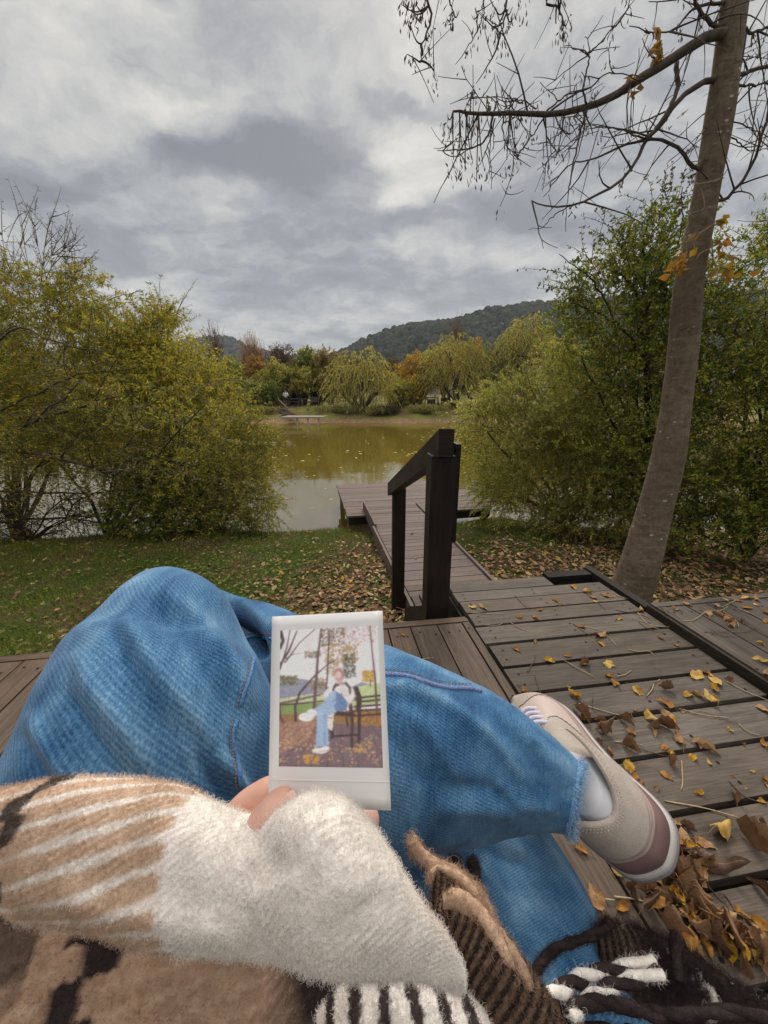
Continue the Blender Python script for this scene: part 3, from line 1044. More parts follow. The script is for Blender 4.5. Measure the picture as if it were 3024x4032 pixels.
plant('willow_shrub', g_at(2230, 2080, 6.4), 'olive-green narrow-leaved willow bush leaning over the pond right of the pier', 'shrub',
      [blob(2090, 1640, 6.6, 170, 130, .8), blob(2300, 1570, 6.5, 150, 170, .9), blob(1950, 1740, 6.4, 130, 120, .5), blob(2080, 1880, 6.2, 180, 140, .6), blob(2300, 1800, 6.0, 250, 200, .8), blob(2010, 1560, 6.9, 60, 60, .5), blob(1870, 1620, 6.7, 60, 40, .35), blob(1990, 1940, 6.1, 110, 50, .4), blob(2210, 1430, 6.8, 60, 70, .4), blob(2420, 1930, 5.6, 200, 130, .6), blob(2130, 2030, 6.0, 150, 50, .5), blob(2330, 2060, 5.6, 180, 60, .5)],
      3700, .50, 24, .066, .0125, OLIVE, 31, [.28, .22, .16, .14, .14, .06], limb=(12, .03), twig_kw=dict(out=.6, up=.45, droop=.35, rnd=.6, rpow=.42, bias=(-.15, -.1, 0)), dress_kw=dict(clump=(1.6, .25), ang=.45, s0=.05), extra=willow_boughs)


def fork_trunks(rs, cr, wd):
    for pts, r0 in (([(2545, 2090), (2550, 1800), (2545, 1500), (2548, 1400), (2530, 1290), (2560, 1180), (2640, 1080)], .045), ([(2548, 1400), (2555, 1300), (2530, 1240), (2500, 1150), (2430, 1060)], .03), ([(2535, 1410), (2480, 1330), (2420, 1270), (2330, 1220), (2250, 1190)], .02),
                    ([(2550, 1310), (2620, 1200), (2700, 1050), (2760, 900)], .025), ([(2535, 1180), (2540, 1050), (2535, 950), (2560, 850)], .016), ([(2440, 1330), (2380, 1180), (2300, 1080), (2200, 1000)], .014), ([(2520, 2080), (2480, 1850), (2380, 1600), (2280, 1400)], .03), ([(2600, 1240), (2660, 1000), (2690, 850), (2680, 740)], .014)):
        P = crom(np.array([at(u, v, 5.4) for u, v in pts]), 16)
        P[1:] += rs.normal(size=(15, 3)) * .01
        wd.tube(P, np.linspace(r0, r0 * .3, 16), 7, (.045, .036, .028))
    tp = bare_whips(rs, [(2450, 1050, 2330, 930, 5.4), (2500, 980, 2560, 830, 5.4), (2640, 900, 2690, 690, 5.4), (2380, 1130, 2230, 970, 5.4), (2330, 1200, 2140, 1150, 5.4), (2350, 1230, 2180, 1060, 5.4), (2560, 950, 2600, 790, 5.4), (2440, 1000, 2420, 900, 5.4), (2640, 900, 2700, 800, 5.4)], 4)
    twig_tubes(wd, tp, .005, .0015, (.06, .048, .036))
    dress(cr, rs, tp, 16, .042, .026, [(.085, .10, .025), (.12, .115, .03), (.16, .12, .06)], s0=.15)


plant('thicket_tree', g_at(2540, 2130, 5.4), 'dense green small-leaved tree with dark forked trunk behind the leaning trunk', 'tree',
      [blob(2560, 1000, 5.5, 150, 140, .6), blob(2420, 1130, 5.5, 190, 150, .6), blob(2620, 1180, 5.4, 180, 200, .7), blob(2330, 1250, 5.6, 160, 100, .5), blob(2450, 1420, 5.5, 220, 200, .7), blob(2620, 1550, 5.3, 200, 250, .8), blob(2480, 1750, 5.2, 170, 220, .7), blob(2560, 2010, 5.0, 200, 90, .5)],
      2000, .40, 18, .044, .026, DEEP + [(.15, .15, .035)], 32, [.24, .25, .15, .16, .06, .14], limb=(8, .02), twig_kw=dict(out=.5, up=.35, droop=.2, rnd=.75, rpow=.5), dress_kw=dict(clump=(1.5, .25)), extra=fork_trunks, limb_kw=dict(col=(.05, .04, .03)), twcol=(.06, .05, .035))
plant('thicket_bush', g_at(2950, 2180, 4.6), 'dark leafy thicket filling the right edge behind the trunk', 'shrub',
      [blob(2900, 1350, 5.0, 250, 200, .6), blob(3120, 1250, 4.9, 250, 250, .7), blob(2900, 1650, 4.8, 260, 220, .7), blob(3150, 1650, 4.6, 260, 300, .7), blob(2880, 1950, 4.6, 260, 130, .5), blob(3130, 1980, 4.4, 230, 130, .5), blob(3000, 1050, 5.2, 160, 130, .5), blob(3200, 900, 5.1, 130, 170, .5), blob(2700, 1900, 4.9, 150, 160, .5), blob(2780, 2080, 4.5, 200, 70, .4), blob(3050, 2090, 4.3, 250, 70, .4)],
      2900, .42, 20, .048, .020, DEEP, 33, [.27, .22, .24, .15, .12], limb=(14, .02), twig_kw=dict(out=.5, up=.35, droop=.25, rnd=.75, rpow=.45), dress_kw=dict(clump=(1.5, .3)), limb_kw=dict(col=(.04, .032, .024)), twcol=(.06, .05, .035))

# --- the leaning trunk in the deck corner
TY = 2.30
tr_pts = [(2462, 2440, 112), (2476, 2350, 96), (2498, 2285, 87), (2528, 2193, 84), (2578, 2011, 76), (2624, 1829, 73), (2656, 1647, 67), (2690, 1373, 67), (2714, 1100, 65), (2769, 820, 63), (2818, 547, 63), (2858, 273, 63), (2894, 0, 64), (2925, -250, 62), (2950, -550, 56)]
tp = crom(np.array([np.append(at(u, v, TY), r_ * .97 / math.sqrt(1 + ((u - 1512) / PX) ** 2) * np.linalg.norm(at(u, v, TY) - CAM) / np.linalg.norm(ray(u, v)) / PX) for u, v, r_ in tr_pts]), 90)
root = thing('ash_tree', g_at(2490, 2400, TY), 'smooth grey trunk curving up between the decks, bare boughs with hanging seed bunches', 'tree')
ac = Acc()
nr_ = 40
th = np.linspace(0, 2 * np.pi, nr_, endpoint=False)
T_ = unit(np.gradient(tp[:, :3], axis=0))
A_ = unit(np.cross(T_, np.array([0, 1.0, 0]))); B_ = np.cross(T_, A_)
V = tp[:, None, :3] + tp[:, 3][:, None, None] * (np.cos(th)[None, :, None] * A_[:, None] + np.sin(th)[None, :, None] * B_[:, None])
Vf = V.reshape(-1, 3)
nrm = unit((V - tp[:, None, :3])).reshape(-1, 3)
Vf = Vf + nrm * (fbm(Vf * np.array([1, 1, .5]), 9, 4, 3) * .004)[:, None]
for (u, v, r_) in ((2655, 1330, 20), (2650, 1420, 30), (2620, 1740, 18), (2700, 1390, 12), (2700, 1560, 10), (2520, 2240, 30), (2640, 1940, 15), (2745, 1180, 30)):
    c_ = at(u, v, TY - .1)
    d_ = np.linalg.norm(Vf - c_, axis=1)
    rr = r_ / PX * 2.3
    Vf = Vf + nrm * (.011 * np.exp(-(d_ / rr) ** 2) - .008 * np.exp(-(d_ / (rr * .45)) ** 2))[:, None]
ac.add(Vf, grid_faces(90, nr_, True))
ac.build('trunk', M['bark'], root, smooth=True)
rs = np.random.RandomState(77)
BC = (.095, .076, .06)
FR = [(.10, .07, .055), (.085, .06, .06), (.13, .09, .06), (.07, .05, .05)]


def samaras(acc, rs, P, n=16, L=.026, spread=.015):
    """hanging bunch of winged seeds at P"""
    B = P + rs.normal(size=(n, 3)) * np.array([spread, spread, spread * 1.2]) + np.array([0, 0, -.012])
    D = unit(np.array([0, 0, -1.0]) + rs.normal(size=(n, 3)) * .35)
    leaf_quads(acc, B, D, unit(np.cross(D, rand_dirs(rs, n))), L * rs.uniform(.7, 1.2, n), .0065, pick(rs, FR, n), .3, .6)


def bough(pts, r0, r1, Y, subs=0, seeds=(), sub_len=(.15, .4), dyy=.0, hang=.0, seedp=0.3, r_sub=.0042):
    tv = sorted((p_[1], p_[0]) for p_ in tr_pts)
    tc = float(np.interp(pts[0][1], [p_[0] for p_ in tv], [p_[1] for p_ in tv]))
    if 15 < abs(pts[0][0] - tc) < 170 and pts[0][1] > -150 and r0 > .004:
        pts = [(tc, pts[0][1] - 6)] + list(pts)      # root the bough in the trunk
    Ys = TY + np.linspace(0, dyy, len(pts)) if Y is None else np.full(len(pts), Y)
    P = crom(np.array([at(u, v, y_) for (u, v), y_ in zip(pts, Ys)]), 22)
    P[1:] += rs.normal(size=(21, 3)) * .002
    wd, sd_ = Acc(), Acc()
    wd.tube(P, np.linspace(r0 * .8, r1 * .8, 22), 8, BC)
    tips = []
    for k in range(subs):
        i = rs.randint(3, 22)
        d = unit(P[i] - P[i - 1] + rs.normal(size=3) * np.array([.8, .6, .8]) + np.array([0, 0, -hang])) * rs.uniform(*sub_len)
        s2 = np.linspace(0, 1, 7)[:, None]
        Q_ = P[i] + d * s2 + rs.normal(size=3) * .045 * s2 ** 2 + rs.normal(size=(7, 3)) * .003 * s2
        wd.tube(Q_, np.linspace(min(r_sub, r0 * .5), .0013, 7), 5, BC)
        for k2 in range(2):
            i2 = rs.randint(2, 6)
            d2 = unit(Q_[i2] - Q_[i2 - 1] + rs.normal(size=3) * .6) * rs.uniform(.05, .16)
            wd.tube(Q_[i2] + d2 * np.linspace(0, 1, 4)[:, None] + rs.normal(size=3) * .015 * (np.linspace(0, 1, 4)[:, None]) ** 2, [.002, .0016, .0013, .001], 4, BC)
        if rs.rand() < seedp:
            tips.append(Q_[-1]); tips.append(Q_[4])
    Yl = float(np.mean(P[:, 1]))
    for (u, v, n_) in seeds:
        j_ = np.argmin([abs(pix(p_)[0] - u) + .3 * abs(pix(p_)[1] - v) for p_ in P])
        Pt = at(u, v, P[j_, 1])
        # short hanging stalk from the bough
        s2 = np.linspace(0, 1, 6)[:, None]
        st_ = P[j_] + (Pt - P[j_]) * s2 + np.array([0, 0, -.02]) * np.sin(s2 * 3.1)
        wd.tube(st_, np.linspace(.0032, .0014, 6), 5, BC)
        for q_ in range(max(1, n_ // 14)):
            samaras(sd_, rs, Pt + rs.normal(size=3) * .014, 9)
    for q_ in tips:
        samaras(sd_, rs, q_, rs.randint(3, 7), .022, .010)
    b = wd.build('branch', M['twig'], root)
    if sd_.V:
        sd_.build('seed_bunches', M['leaf'], b)['kind'] = 'stuff'
    return P


def zz(pts, ox, oy, s_):
    return [(ox + x * s_, oy + y * s_) for x, y in pts]


s9 = 1512 / 1659
z9 = lambda pts: zz(pts, 1512, 0, s9)
sd9 = lambda l: [(1512 + x * s9, y * s9, n_) for x, y, n_ in l]
bough(z9([(1420, 150), (1260, 245), (1120, 330), (1000, 410), (880, 465), (700, 492), (520, 488), (370, 490), (300, 480)]), .030, .005, None, 7,
      sd9([(275, 500, 30), (330, 540, 20), (290, 560, 20), (370, 545, 20), (545, 445, 20), (575, 480, 12), (350, 470, 14), (450, 440, 10), (645, 465, 12), (560, 570, 20), (530, 690, 24), (580, 690, 14), (715, 730, 20), (750, 655, 14), (300, 690, 26), (340, 650, 20), (400, 770, 24), (430, 720, 18), (380, 690, 20), (350, 740, 10), (330, 700, 18), (910, 400, 12)]),
      dyy=-.35, hang=.1, seedp=.12)
# drooping twigs below the long bough
for pts, r0 in ((z9([(470, 500), (455, 570), (420, 620), (370, 640), (290, 650), (230, 650)]), .0065), (z9([(480, 510), (455, 610), (430, 680), (400, 750)]), .004), (z9([(515, 490), (515, 580), (540, 650), (570, 690)]), .004), (z9([(690, 510), (640, 590), (590, 650), (575, 680)]), .004), (z9([(690, 510), (710, 600), (735, 640), (750, 660)]), .0045),
                (z9([(880, 470), (850, 560), (825, 680), (800, 800), (790, 860), (785, 1000)]), .006), (z9([(720, 480), (800, 420), (900, 370), (960, 320), (1080, 325), (1130, 350)]), .005), (z9([(880, 460), (860, 380), (885, 270), (880, 230), (830, 210), (785, 195)]), .0055), (z9([(880, 230), (930, 190), (1040, 60), (1085, -5)]), .004),
                (z9([(460, 490), (450, 450), (440, 415)]), .004), (z9([(370, 490), (375, 440), (380, 405)]), .004), (z9([(600, 450), (540, 420), (505, 370)]), .0045), (z9([(740, 500), (760, 550), (800, 580), (830, 560)]), .0035), (z9([(660, 470), (600, 435), (530, 420)]), .004), (z9([(700, 485), (790, 410), (870, 390), (930, 350)]), .0045)):
    bough(pts, r0, .0015, TY - .22, 3, (), (.05, .14), seedp=.5, r_sub=.0025)
bough(z9([(1390, 350), (1310, 400), (1250, 460), (1200, 540), (1130, 610), (1090, 700), (1010, 790), (900, 850), (800, 890), (690, 890), (640, 865)]), .017, .0028, None, 5, sd9([(800, 880, 10), (1040, 745, 10), (1060, 690, 10)]), dyy=-.2, hang=.2, seedp=.1)
bough(z9([(1265, 270), (1265, 380), (1240, 450), (1180, 550), (1130, 600)]), .013, .008, None, 3, (), dyy=-.12)
bough(z9([(1345, 725), (1290, 660), (1200, 605), (1110, 610), (1000, 640), (930, 680), (840, 700), (790, 720)]), .012, .0025, None, 6, (), dyy=-.1, seedp=.1)
bough(z9([(800, 890), (730, 930), (690, 980), (625, 990)]), .0035, .0013, TY - .15, 0)
bough(z9([(1130, 600), (1020, 560), (950, 550), (870, 545)]), .005, .0015, TY - .1, 4, (), seedp=.1)
bough(z9([(1400, 20), (1330, 45), (1270, 110), (1200, 140), (1060, 115)]), .009, .002, None, 5, sd9([(1270, 100, 12), (1370, 120, 12), (1190, 140, 8)]), dyy=-.1, seedp=.4)
bough(z9([(1420, 110), (1350, 20), (1340, -60)]), .012, .007, None, 5, (), dyy=-.1, seedp=.3)
bough(z9([(1470, 860), (1540, 790), (1600, 690), (1640, 560), (1680, 430)]), .011, .006, None, 8, (), dyy=-.1, seedp=.2)
bough(z9([(1540, 325), (1600, 300), (1680, 285), (1750, 270)]), .013, .008, None, 6, sd9([(1560, 270, 10)]), dyy=.1, seedp=.4)
bough(z9([(1540, 370), (1620, 365), (1700, 330)]), .008, .004, None, 5, (), dyy=.1, seedp=.3)
bough(z9([(1560, 120), (1590, 140), (1680, 110)]), .010, .006, None, 7, sd9([(1590, 200, 10), (1600, 150, 10)]), dyy=.1, seedp=.4)
bough(z9([(1510, 600), (1580, 650), (1680, 640)]), .005, .002, None, 5, (), dyy=.1, seedp=.3)
bough(z9([(1490, 520), (1600, 560), (1680, 600)]), .005, .002, None, 5, (), dyy=.05, seedp=.3)
# boughs from above the picture whose tips hang into it
bough(z9([(1440, -420), (900, -330), (560, -180), (210, -60), (205, 60), (190, 130), (165, 190), (160, 255)]), .010, .002, TY - .35, 2, sd9([(110, 40, 40), (80, 20, 40), (140, 20, 30), (110, 90, 24), (170, 15, 20), (185, 150, 20), (160, 200, 24), (170, 215, 14)]), (.06, .15), seedp=.9)
bough(z9([(1440, -380), (900, -260), (560, -120), (530, 0), (520, 90), (495, 170)]), .009, .002, TY - .3, 2, sd9([(480, 30, 30), (440, 80, 20), (555, 30, 26), (590, 10, 14), (560, 75, 14), (495, 160, 24), (500, 140, 14)]), (.06, .15), seedp=.9)
bough(z9([(560, -120), (300, -60), (295, 40), (300, 110)]), .006, .0016, TY - .3, 2, sd9([(325, 45, 10), (300, 100, 10)]), (.05, .1), seedp=.5)
bough(z9([(560, -120), (440, -20), (430, 60), (400, 140)]), .005, .0016, TY - .3, 2, (), (.05, .1), seedp=.5)
bough(z9([(1440, -350), (1000, -220), (715, -10), (750, 30), (770, 80), (775, 150)]), .008, .002, TY - .25, 2, sd9([(770, 150, 24), (745, 100, 16), (800, 70, 24), (745, 30, 10), (775, 100, 14)]), (.05, .12), seedp=.8)

# dry creeper with yellow leaves on the trunk
cr = thing('creeper', at(2690, 1060, TY - .12), 'dry pale creeper with a few yellow leaves wound round the grey trunk', 'vine')
wd, lf = Acc(), Acc()
s6 = 1024 / 1659
for pts in ([(1150, 290), (1135, 340), (1115, 400), (1125, 470)], [(1115, 410), (1135, 420), (1140, 490), (1130, 555)], [(1100, 430), (1180, 380), (1260, 330), (1330, 280)], [(1180, 400), (1190, 440), (1190, 480)], [(1200, 525), (1230, 480), (1290, 450), (1310, 440)],
            [(1110, 450), (1115, 520), (1100, 590)], [(1200, 40), (1280, 30), (1380, 0)], [(1330, 280), (1370, 260)], [(1300, 420), (1310, 520), (1330, 560), (1400, 580)], [(1340, 460), (1380, 500), (1400, 530)], [(1150, 300), (1160, 230), (1250, 200), (1240, 100), (1200, 30)]):
    P = crom(np.array([at(2000 + x * s6, 700 + y * s6, TY - .125 if 1100 < x < 1300 else TY - .07) for x, y in pts]), 12)
    wd.tube(P, .0026, 5, (.30, .235, .14))
for (x, y, n_) in ((1065, 580, 9), (1045, 610, 5), (1350, 265, 4), (1200, 345, 2), (1330, 410, 3), (1400, 425, 3), (1360, 465, 2), (1395, 515, 5), (1310, 570, 3), (1400, 590, 6), (1500, 635, 3), (1120, 480, 4), (1125, 520, 3)):
    P = at(2000 + x * s6, 700 + y * s6, TY - .12) + rs.normal(size=(n_, 3)) * .014
    D = unit(rs.normal(size=(n_, 3)) + np.array([0, 0, -.6]))
    leaf_quads(lf, P, D, unit(np.cross(D, rand_dirs(rs, n_))), .05, .034, pick(rs, [(.42, .25, .03), (.35, .17, .03), (.3, .18, .06)], n_), .2)
for (x, y, n_) in ((1190, 170, 5), (1205, 220, 4), (1175, 240, 5), (1140, 290, 3), (1040, 390, 5), (1075, 350, 4), (1170, 250, 4), (1300, 510, 2)):
    P = at(1512 + x * s9, y * s9, TY - .12) + rs.normal(size=(n_, 3)) * .016
    D = unit(rs.normal(size=(n_, 3)) + np.array([0, 0, -.6]))
    leaf_quads(lf, P, D, unit(np.cross(D, rand_dirs(rs, n_))), .045, .03, pick(rs, [(.42, .25, .03), (.22, .13, .05), (.3, .18, .06)], n_), .2)
wd.build('stem', M['twig'], cr)
lf.build('leaves', M['leaf'], cr)
# ---------------------------------------------------------------- far bank
def fbase(u, Y):
    p_ = at(u, 1600, Y)
    p_[2] = float(hz(p_[0], p_[1])) - .05
    return p_


WILL = [(.19, .18, .05), (.15, .15, .04), (.25, .21, .05), (.12, .13, .03), (.27, .20, .035)]
GRN = [(.085, .10, .022), (.06, .08, .018), (.12, .125, .028), (.15, .14, .03)]
YEL = [(.26, .18, .025), (.20, .16, .03), (.14, .135, .03), (.30, .19, .02)]
ORG = [(.31, .18, .022), (.27, .145, .022), (.24, .17, .03), (.33, .21, .025)]
RUS = [(.135, .08, .025), (.105, .072, .025), (.17, .115, .028), (.085, .065, .024)]
PUR = [(.075, .045, .036), (.06, .042, .033), (.09, .062, .04)]
PNK = [(.27, .15, .08), (.25, .17, .06), (.20, .13, .075)]


WILL, GRN, YEL, RUS, PUR = (SC(p_, 3.0) for p_ in (WILL, GRN, YEL, RUS, PUR))
ORG, PNK = SC(ORG, 1.9), SC(PNK, 1.8)


def far_tree(name, u, Y, vtop, wpx, label, pal, seed, kind='round', n=900, per=14, L=.20, Wd=.13, trunk=.14, vbot=None, group=None, wts=None):
    """tree whose crown spans photo pixels vtop..vbot, wpx wide"""
    base = fbase(u, Y)
    vb = (vbot or 1560) + (14 if kind == 'round' else 0)
    cv = (vtop + vb) / 2
    hv = (vb - vtop) / 2
    rs = np.random.RandomState(seed)
    if kind == 'willow':
        bl_ = [blob(u, vtop + hv * .55, Y, wpx * .34, hv * .42, 1.6), blob(u - wpx * .24, vtop + hv * .8, Y, wpx * .22, hv * .36, 1.3), blob(u + wpx * .24, vtop + hv * .85, Y, wpx * .22, hv * .36, 1.3), blob(u, vtop + hv * 1.05, Y - .6, wpx * .32, hv * .4, 1.2), blob(u + wpx * .33, vtop + hv * 1.2, Y, wpx * .14, hv * .3, 1.0), blob(u - wpx * .33, vtop + hv * 1.2, Y, wpx * .14, hv * .3, 1.0)]
        tk = dict(out=.45, up=.25, droop=1.0, rnd=.35, rpow=.4, K=6)
        return plant(name, base, label, 'tree', bl_, n, 1.9, per * 2, .26, .05, pal, seed, wts, group, (7, trunk), (.02, .008), twig_kw=tk, dress_kw=dict(hang=.9, ang=.35, clump=(.45, .22)), limb_kw=dict(col=(.10, .075, .055), sag=.12), twcol=(.14, .12, .06))
    if kind == 'bare':
        bl_ = [blob(u, cv, Y, wpx * .5, hv, 1.2), blob(u, cv + hv * .4, Y, wpx * .5, hv * .6, 1.2)]
        return plant(name, base, label, 'tree', bl_, n, 1.4, per, L * .7, Wd * .6, pal, seed, wts, group, (6, trunk), (.018, .006), twig_kw=dict(out=.2, up=1.0, droop=0, rnd=.35, rpow=.5), limb_kw=dict(col=(.12, .09, .075)), twcol=(.20, .13, .10))
    k = 6
    bl_ = [blob(u, cv + hv * .15, Y, wpx * .36, hv * .7, 1.4)]
    for i in range(k):
        an = i * 2.4 + seed
        bl_.append(blob(u + math.cos(an) * wpx * .26, cv - hv * .05 + math.sin(an) * hv * .45, Y + rs.uniform(-.6, .6), wpx * rs.uniform(.16, .26), hv * rs.uniform(.3, .5), 1.0))
    return plant(name, base, label, 'tree', bl_, n, .8, per, L, Wd, pal, seed, wts, group, (7, trunk), (.02, .007), twig_kw=dict(out=.6, up=.5, droop=.1, rnd=.6, rpow=.5), dress_kw=dict(clump=(.6, .28)), limb_kw=dict(col=(.10, .08, .06)), twcol=(.12, .09, .06))


FT = [
    ('willow_tree', 1425, 41.0, 1362, 270, 'bright green-gold weeping willow standing alone at the far water edge', WILL, 'willow', 620, dict(vbot=1640, trunk=.22)),
    ('willow_tree', 1790, 43.5, 1300, 250, 'broad weeping willow behind the far swing, pale green', WILL, 'willow', 720, dict(vbot=1600, trunk=.22)),
    ('willow_tree', 1950, 46.0, 1318, 170, 'darker weeping willow between the two pale ones on the far bank', WILL[:2] + GRN[:2], 'willow', 560, dict(vbot=1570, trunk=.25)),
    ('willow_tree', 2085, 44.0, 1232, 200, 'tallest weeping willow, dome-topped, against the hill', WILL, 'willow', 720, dict(vbot=1500, trunk=.25)),
    ('orange_tree', 1655, 46.0, 1385, 150, 'bright orange autumn tree between two willows', ORG, 'round', 800, dict(vbot=1560)),
    ('yellow_sapling', 1625, 44.5, 1490, 80, 'small yellow tree in front of the orange tree', YEL, 'round', 420, dict(vbot=1585)),
    ('green_sapling', 1573, 43.0, 1500, 90, 'small round green tree right of the lone willow', GRN + [YEL[0]], 'round', 520, dict(vbot=1590)),
    ('brown_tree', 1560, 52.0, 1430, 130, 'brownish-gold tree behind the lone willow', YEL + RUS[:2], 'round', 800, dict(vbot=1570)),
    ('rust_tree', 1300, 47.0, 1352, 130, 'dark rust and green tree left of the lone willow', RUS + GRN[:1], 'round', 950, dict(vbot=1590)),
    ('green_tree', 1205, 48.0, 1368, 130, 'tall green tree with grey forked trunk above the picnic table', GRN, 'round', 800, dict(vbot=1560)),
    ('purple_tree', 1112, 50.0, 1348, 110, 'sparse purple-brown tree behind the far picnic deck', PUR, 'round', 620, dict(vbot=1500, L=.16, per=9)),
    ('pink_tree', 998, 49.0, 1330, 110, 'thin pinkish-orange tree with bare upright twigs', PNK, 'bare', 380, dict(vbot=1500)),
    ('orange_shrub', 1000, 48.0, 1415, 100, 'orange-brown shrub under the pinkish tree', [ORG[1], ORG[2], PNK[0]], 'round', 600, dict(vbot=1520)),
    ('yellow_tree', 1080, 46.0, 1420, 140, 'yellow-green tree left of the person in white', YEL[1:3] + GRN[2:], 'round', 900, dict(vbot=1580)),
    ('yellow_tree', 1180, 46.5, 1440, 90, 'small yellow-leaved tree right of the person in white', YEL[1:3] + GRN[3:], 'round', 520, dict(vbot=1540)),
    ('green_tree', 890, 44.0, 1410, 170, 'green tree at the left end of the far bank', GRN + YEL[2:3], 'round', 800, dict(vbot=1580)),
    ('green_shrub', 980, 43.5, 1500, 150, 'low green shrub on the far bank left of the steps', GRN, 'round', 700, dict(vbot=1600)),
    ('green_shrub', 1065, 44.5, 1520, 90, 'dark green shrub beside the far steps', GRN[:2], 'round', 500, dict(vbot=1600)),
    ('bare_tree', 845, 52.0, 1300, 90, 'bare grey tree rising over the left bushes', [(.16, .12, .10), (.2, .15, .1)], 'bare', 320, dict(vbot=1450, per=4)),
    ('bare_tree', 1800, 54.0, 1262, 60, 'bare dead treetop standing above the willows', [(.16, .12, .10)], 'bare', 130, dict(vbot=1360, per=2)),
    ('orange_tree', 1850, 52.0, 1320, 120, 'orange-yellow tree peeping between the right willows', ORG + YEL[:1], 'round', 700, dict(vbot=1560)),
    ('yellow_tree', 1745, 55.0, 1345, 110, 'yellow-green tree behind the broad willow', YEL[1:] + WILL[:1], 'round', 700, dict(vbot=1540)),
    ('orange_tree', 2210, 46.0, 1330, 110, 'golden tree half hidden by the right bushes', ORG[2:] + YEL[:2], 'round', 700, dict(vbot=1560)),
    ('rust_tree', 1545, 70.0, 1405, 70, 'small rust-red tree far behind, under the hill', [(.2, .08, .03), (.16, .07, .03)], 'round', 420, dict(vbot=1500)),
    ('green_tree', 1250, 58.0, 1400, 160, 'olive tree at the back between the rust tree and the forked trunk', GRN + RUS[:1] + YEL[:1], 'round', 700, dict(vbot=1560)),
    ('brown_tree', 1400, 62.0, 1395, 200, 'row-like brown-green tree far behind the lone willow', GRN + RUS, 'round', 800, dict(vbot=1560)),
    ('brown_tree', 1150, 60.0, 1430, 200, 'brown-green tree far behind the picnic deck', GRN + RUS, 'round', 800, dict(vbot=1570)),
    ('green_tree', 760, 50.0, 1380, 200, 'green tree behind the left bushes on the far bank', GRN + YEL[2:3], 'round', 800, dict(vbot=1600)),
    ('green_tree', 560, 48.0, 1400, 220, 'wide green tree far left across the pond', GRN + YEL[2:3], 'round', 800, dict(vbot=1610)),
    ('yellow_tree', 330, 47.0, 1420, 220, 'wide yellow-green tree far left across the pond', YEL + GRN, 'round', 800, dict(vbot=1610)),
    ('green_tree', 90, 47.0, 1400, 240, 'green tree at the far left edge across the pond', GRN + YEL[2:3], 'round', 800, dict(vbot=1610)),
    ('brown_tree', 1930, 58.0, 1400, 180, 'brownish tree behind the right willows', YEL[1:] + RUS[:2], 'round', 700, dict(vbot=1580)),
    ('green_tree', 2330, 47.0, 1330, 220, 'green tree across the pond behind the right thicket', GRN + YEL[2:3], 'round', 700, dict(vbot=1600)),
    ('green_tree', 2600, 46.0, 1330, 260, 'green tree across the pond behind the leaning trunk', GRN + YEL[2:3], 'round', 700, dict(vbot=1600)),
]
for i, (nm, u, Y, vt, wp, lab, pal, kd, n_, kw) in enumerate(FT):
    far_tree(nm, u, Y, vt, wp, lab, pal, 100 + i, kd, n_, group='trees on the far bank', **kw)

# clipped hedges
def hedge(u0, u1, v0, Y, label, seed):
    b0, b1 = fbase(u0, Y), fbase(u1, Y)
    top = at(u0, v0, Y)[2]
    rs = np.random.RandomState(seed)
    root = thing('hedge', (b0 + b1) / 2, label, 'hedge', 'clipped hedges behind the picnic deck')
    n = 5200
    P = np.stack([rs.uniform(b0[0], b1[0], n), Y + rs.uniform(-.5, .5, n), b0[2] + (top - b0[2]) * rs.uniform(0, 1, n) ** .8], 1)
    D = rand_dirs(rs, n)
    a_ = Acc()
    leaf_quads(a_, P, D, unit(np.cross(D, rand_dirs(rs, n))), .14, .09, pick(rs, [(.035, .055, .018), (.05, .07, .02), (.028, .045, .016)], n))
    a_.build('crown', M['leaf'], root)
    s_ = Acc()
    for x in np.linspace(b0[0] + .3, b1[0] - .3, 4):
        s_.tube(np.array([[x, Y, b0[2] - .1], [x + .05, Y, top - .2]]), [.05, .02], 5, (.06, .05, .04))
    s_.build('trunk', M['twig'], root)


hedge(1138, 1185, 1536, 48.5, 'clipped dark hedge block right behind the person in white', 71)
hedge(1226, 1268, 1540, 48.5, 'clipped dark hedge block right of the far picnic table', 72)

DK = (.075, .052, .042)
DK2 = (.13, .095, .08)
LT = (.30, .24, .19)
# far picnic deck
Yp = 44.6
c0, c1 = at(1085, 1598, Yp), at(1252, 1598, Yp)
zt = c0[2]
root = thing('picnic_deck', (c0 + c1) / 2, 'dark timber picnic deck raised on short posts on the far bank', 'deck')
a_ = Acc(); a_.box((c0[0], Yp - 1.4, zt - .1), (c1[0] - c0[0], 0, 0), (0, 3.4, 0), (0, 0, .1), DK2); a_.build('decking', M['plain'], root)
a_ = Acc(); a_.box((c0[0], Yp - 1.45, zt - .28), (c1[0] - c0[0], 0, 0), (0, .05, 0), (0, 0, .17), DK); a_.build('edge_board', M['plain'], root)
for x in np.linspace(c0[0] + .2, c1[0] - .2, 6):
    a_ = Acc(); a_.box((x - .06, Yp - 1.39, float(hz(x, Yp - 1.4)) - .15), (.12, 0, 0), (0, .12, 0), (0, 0, zt - .1 - float(hz(x, Yp - 1.4)) + .15), DK); a_.build('post', M['plain'], root)
PT = zt


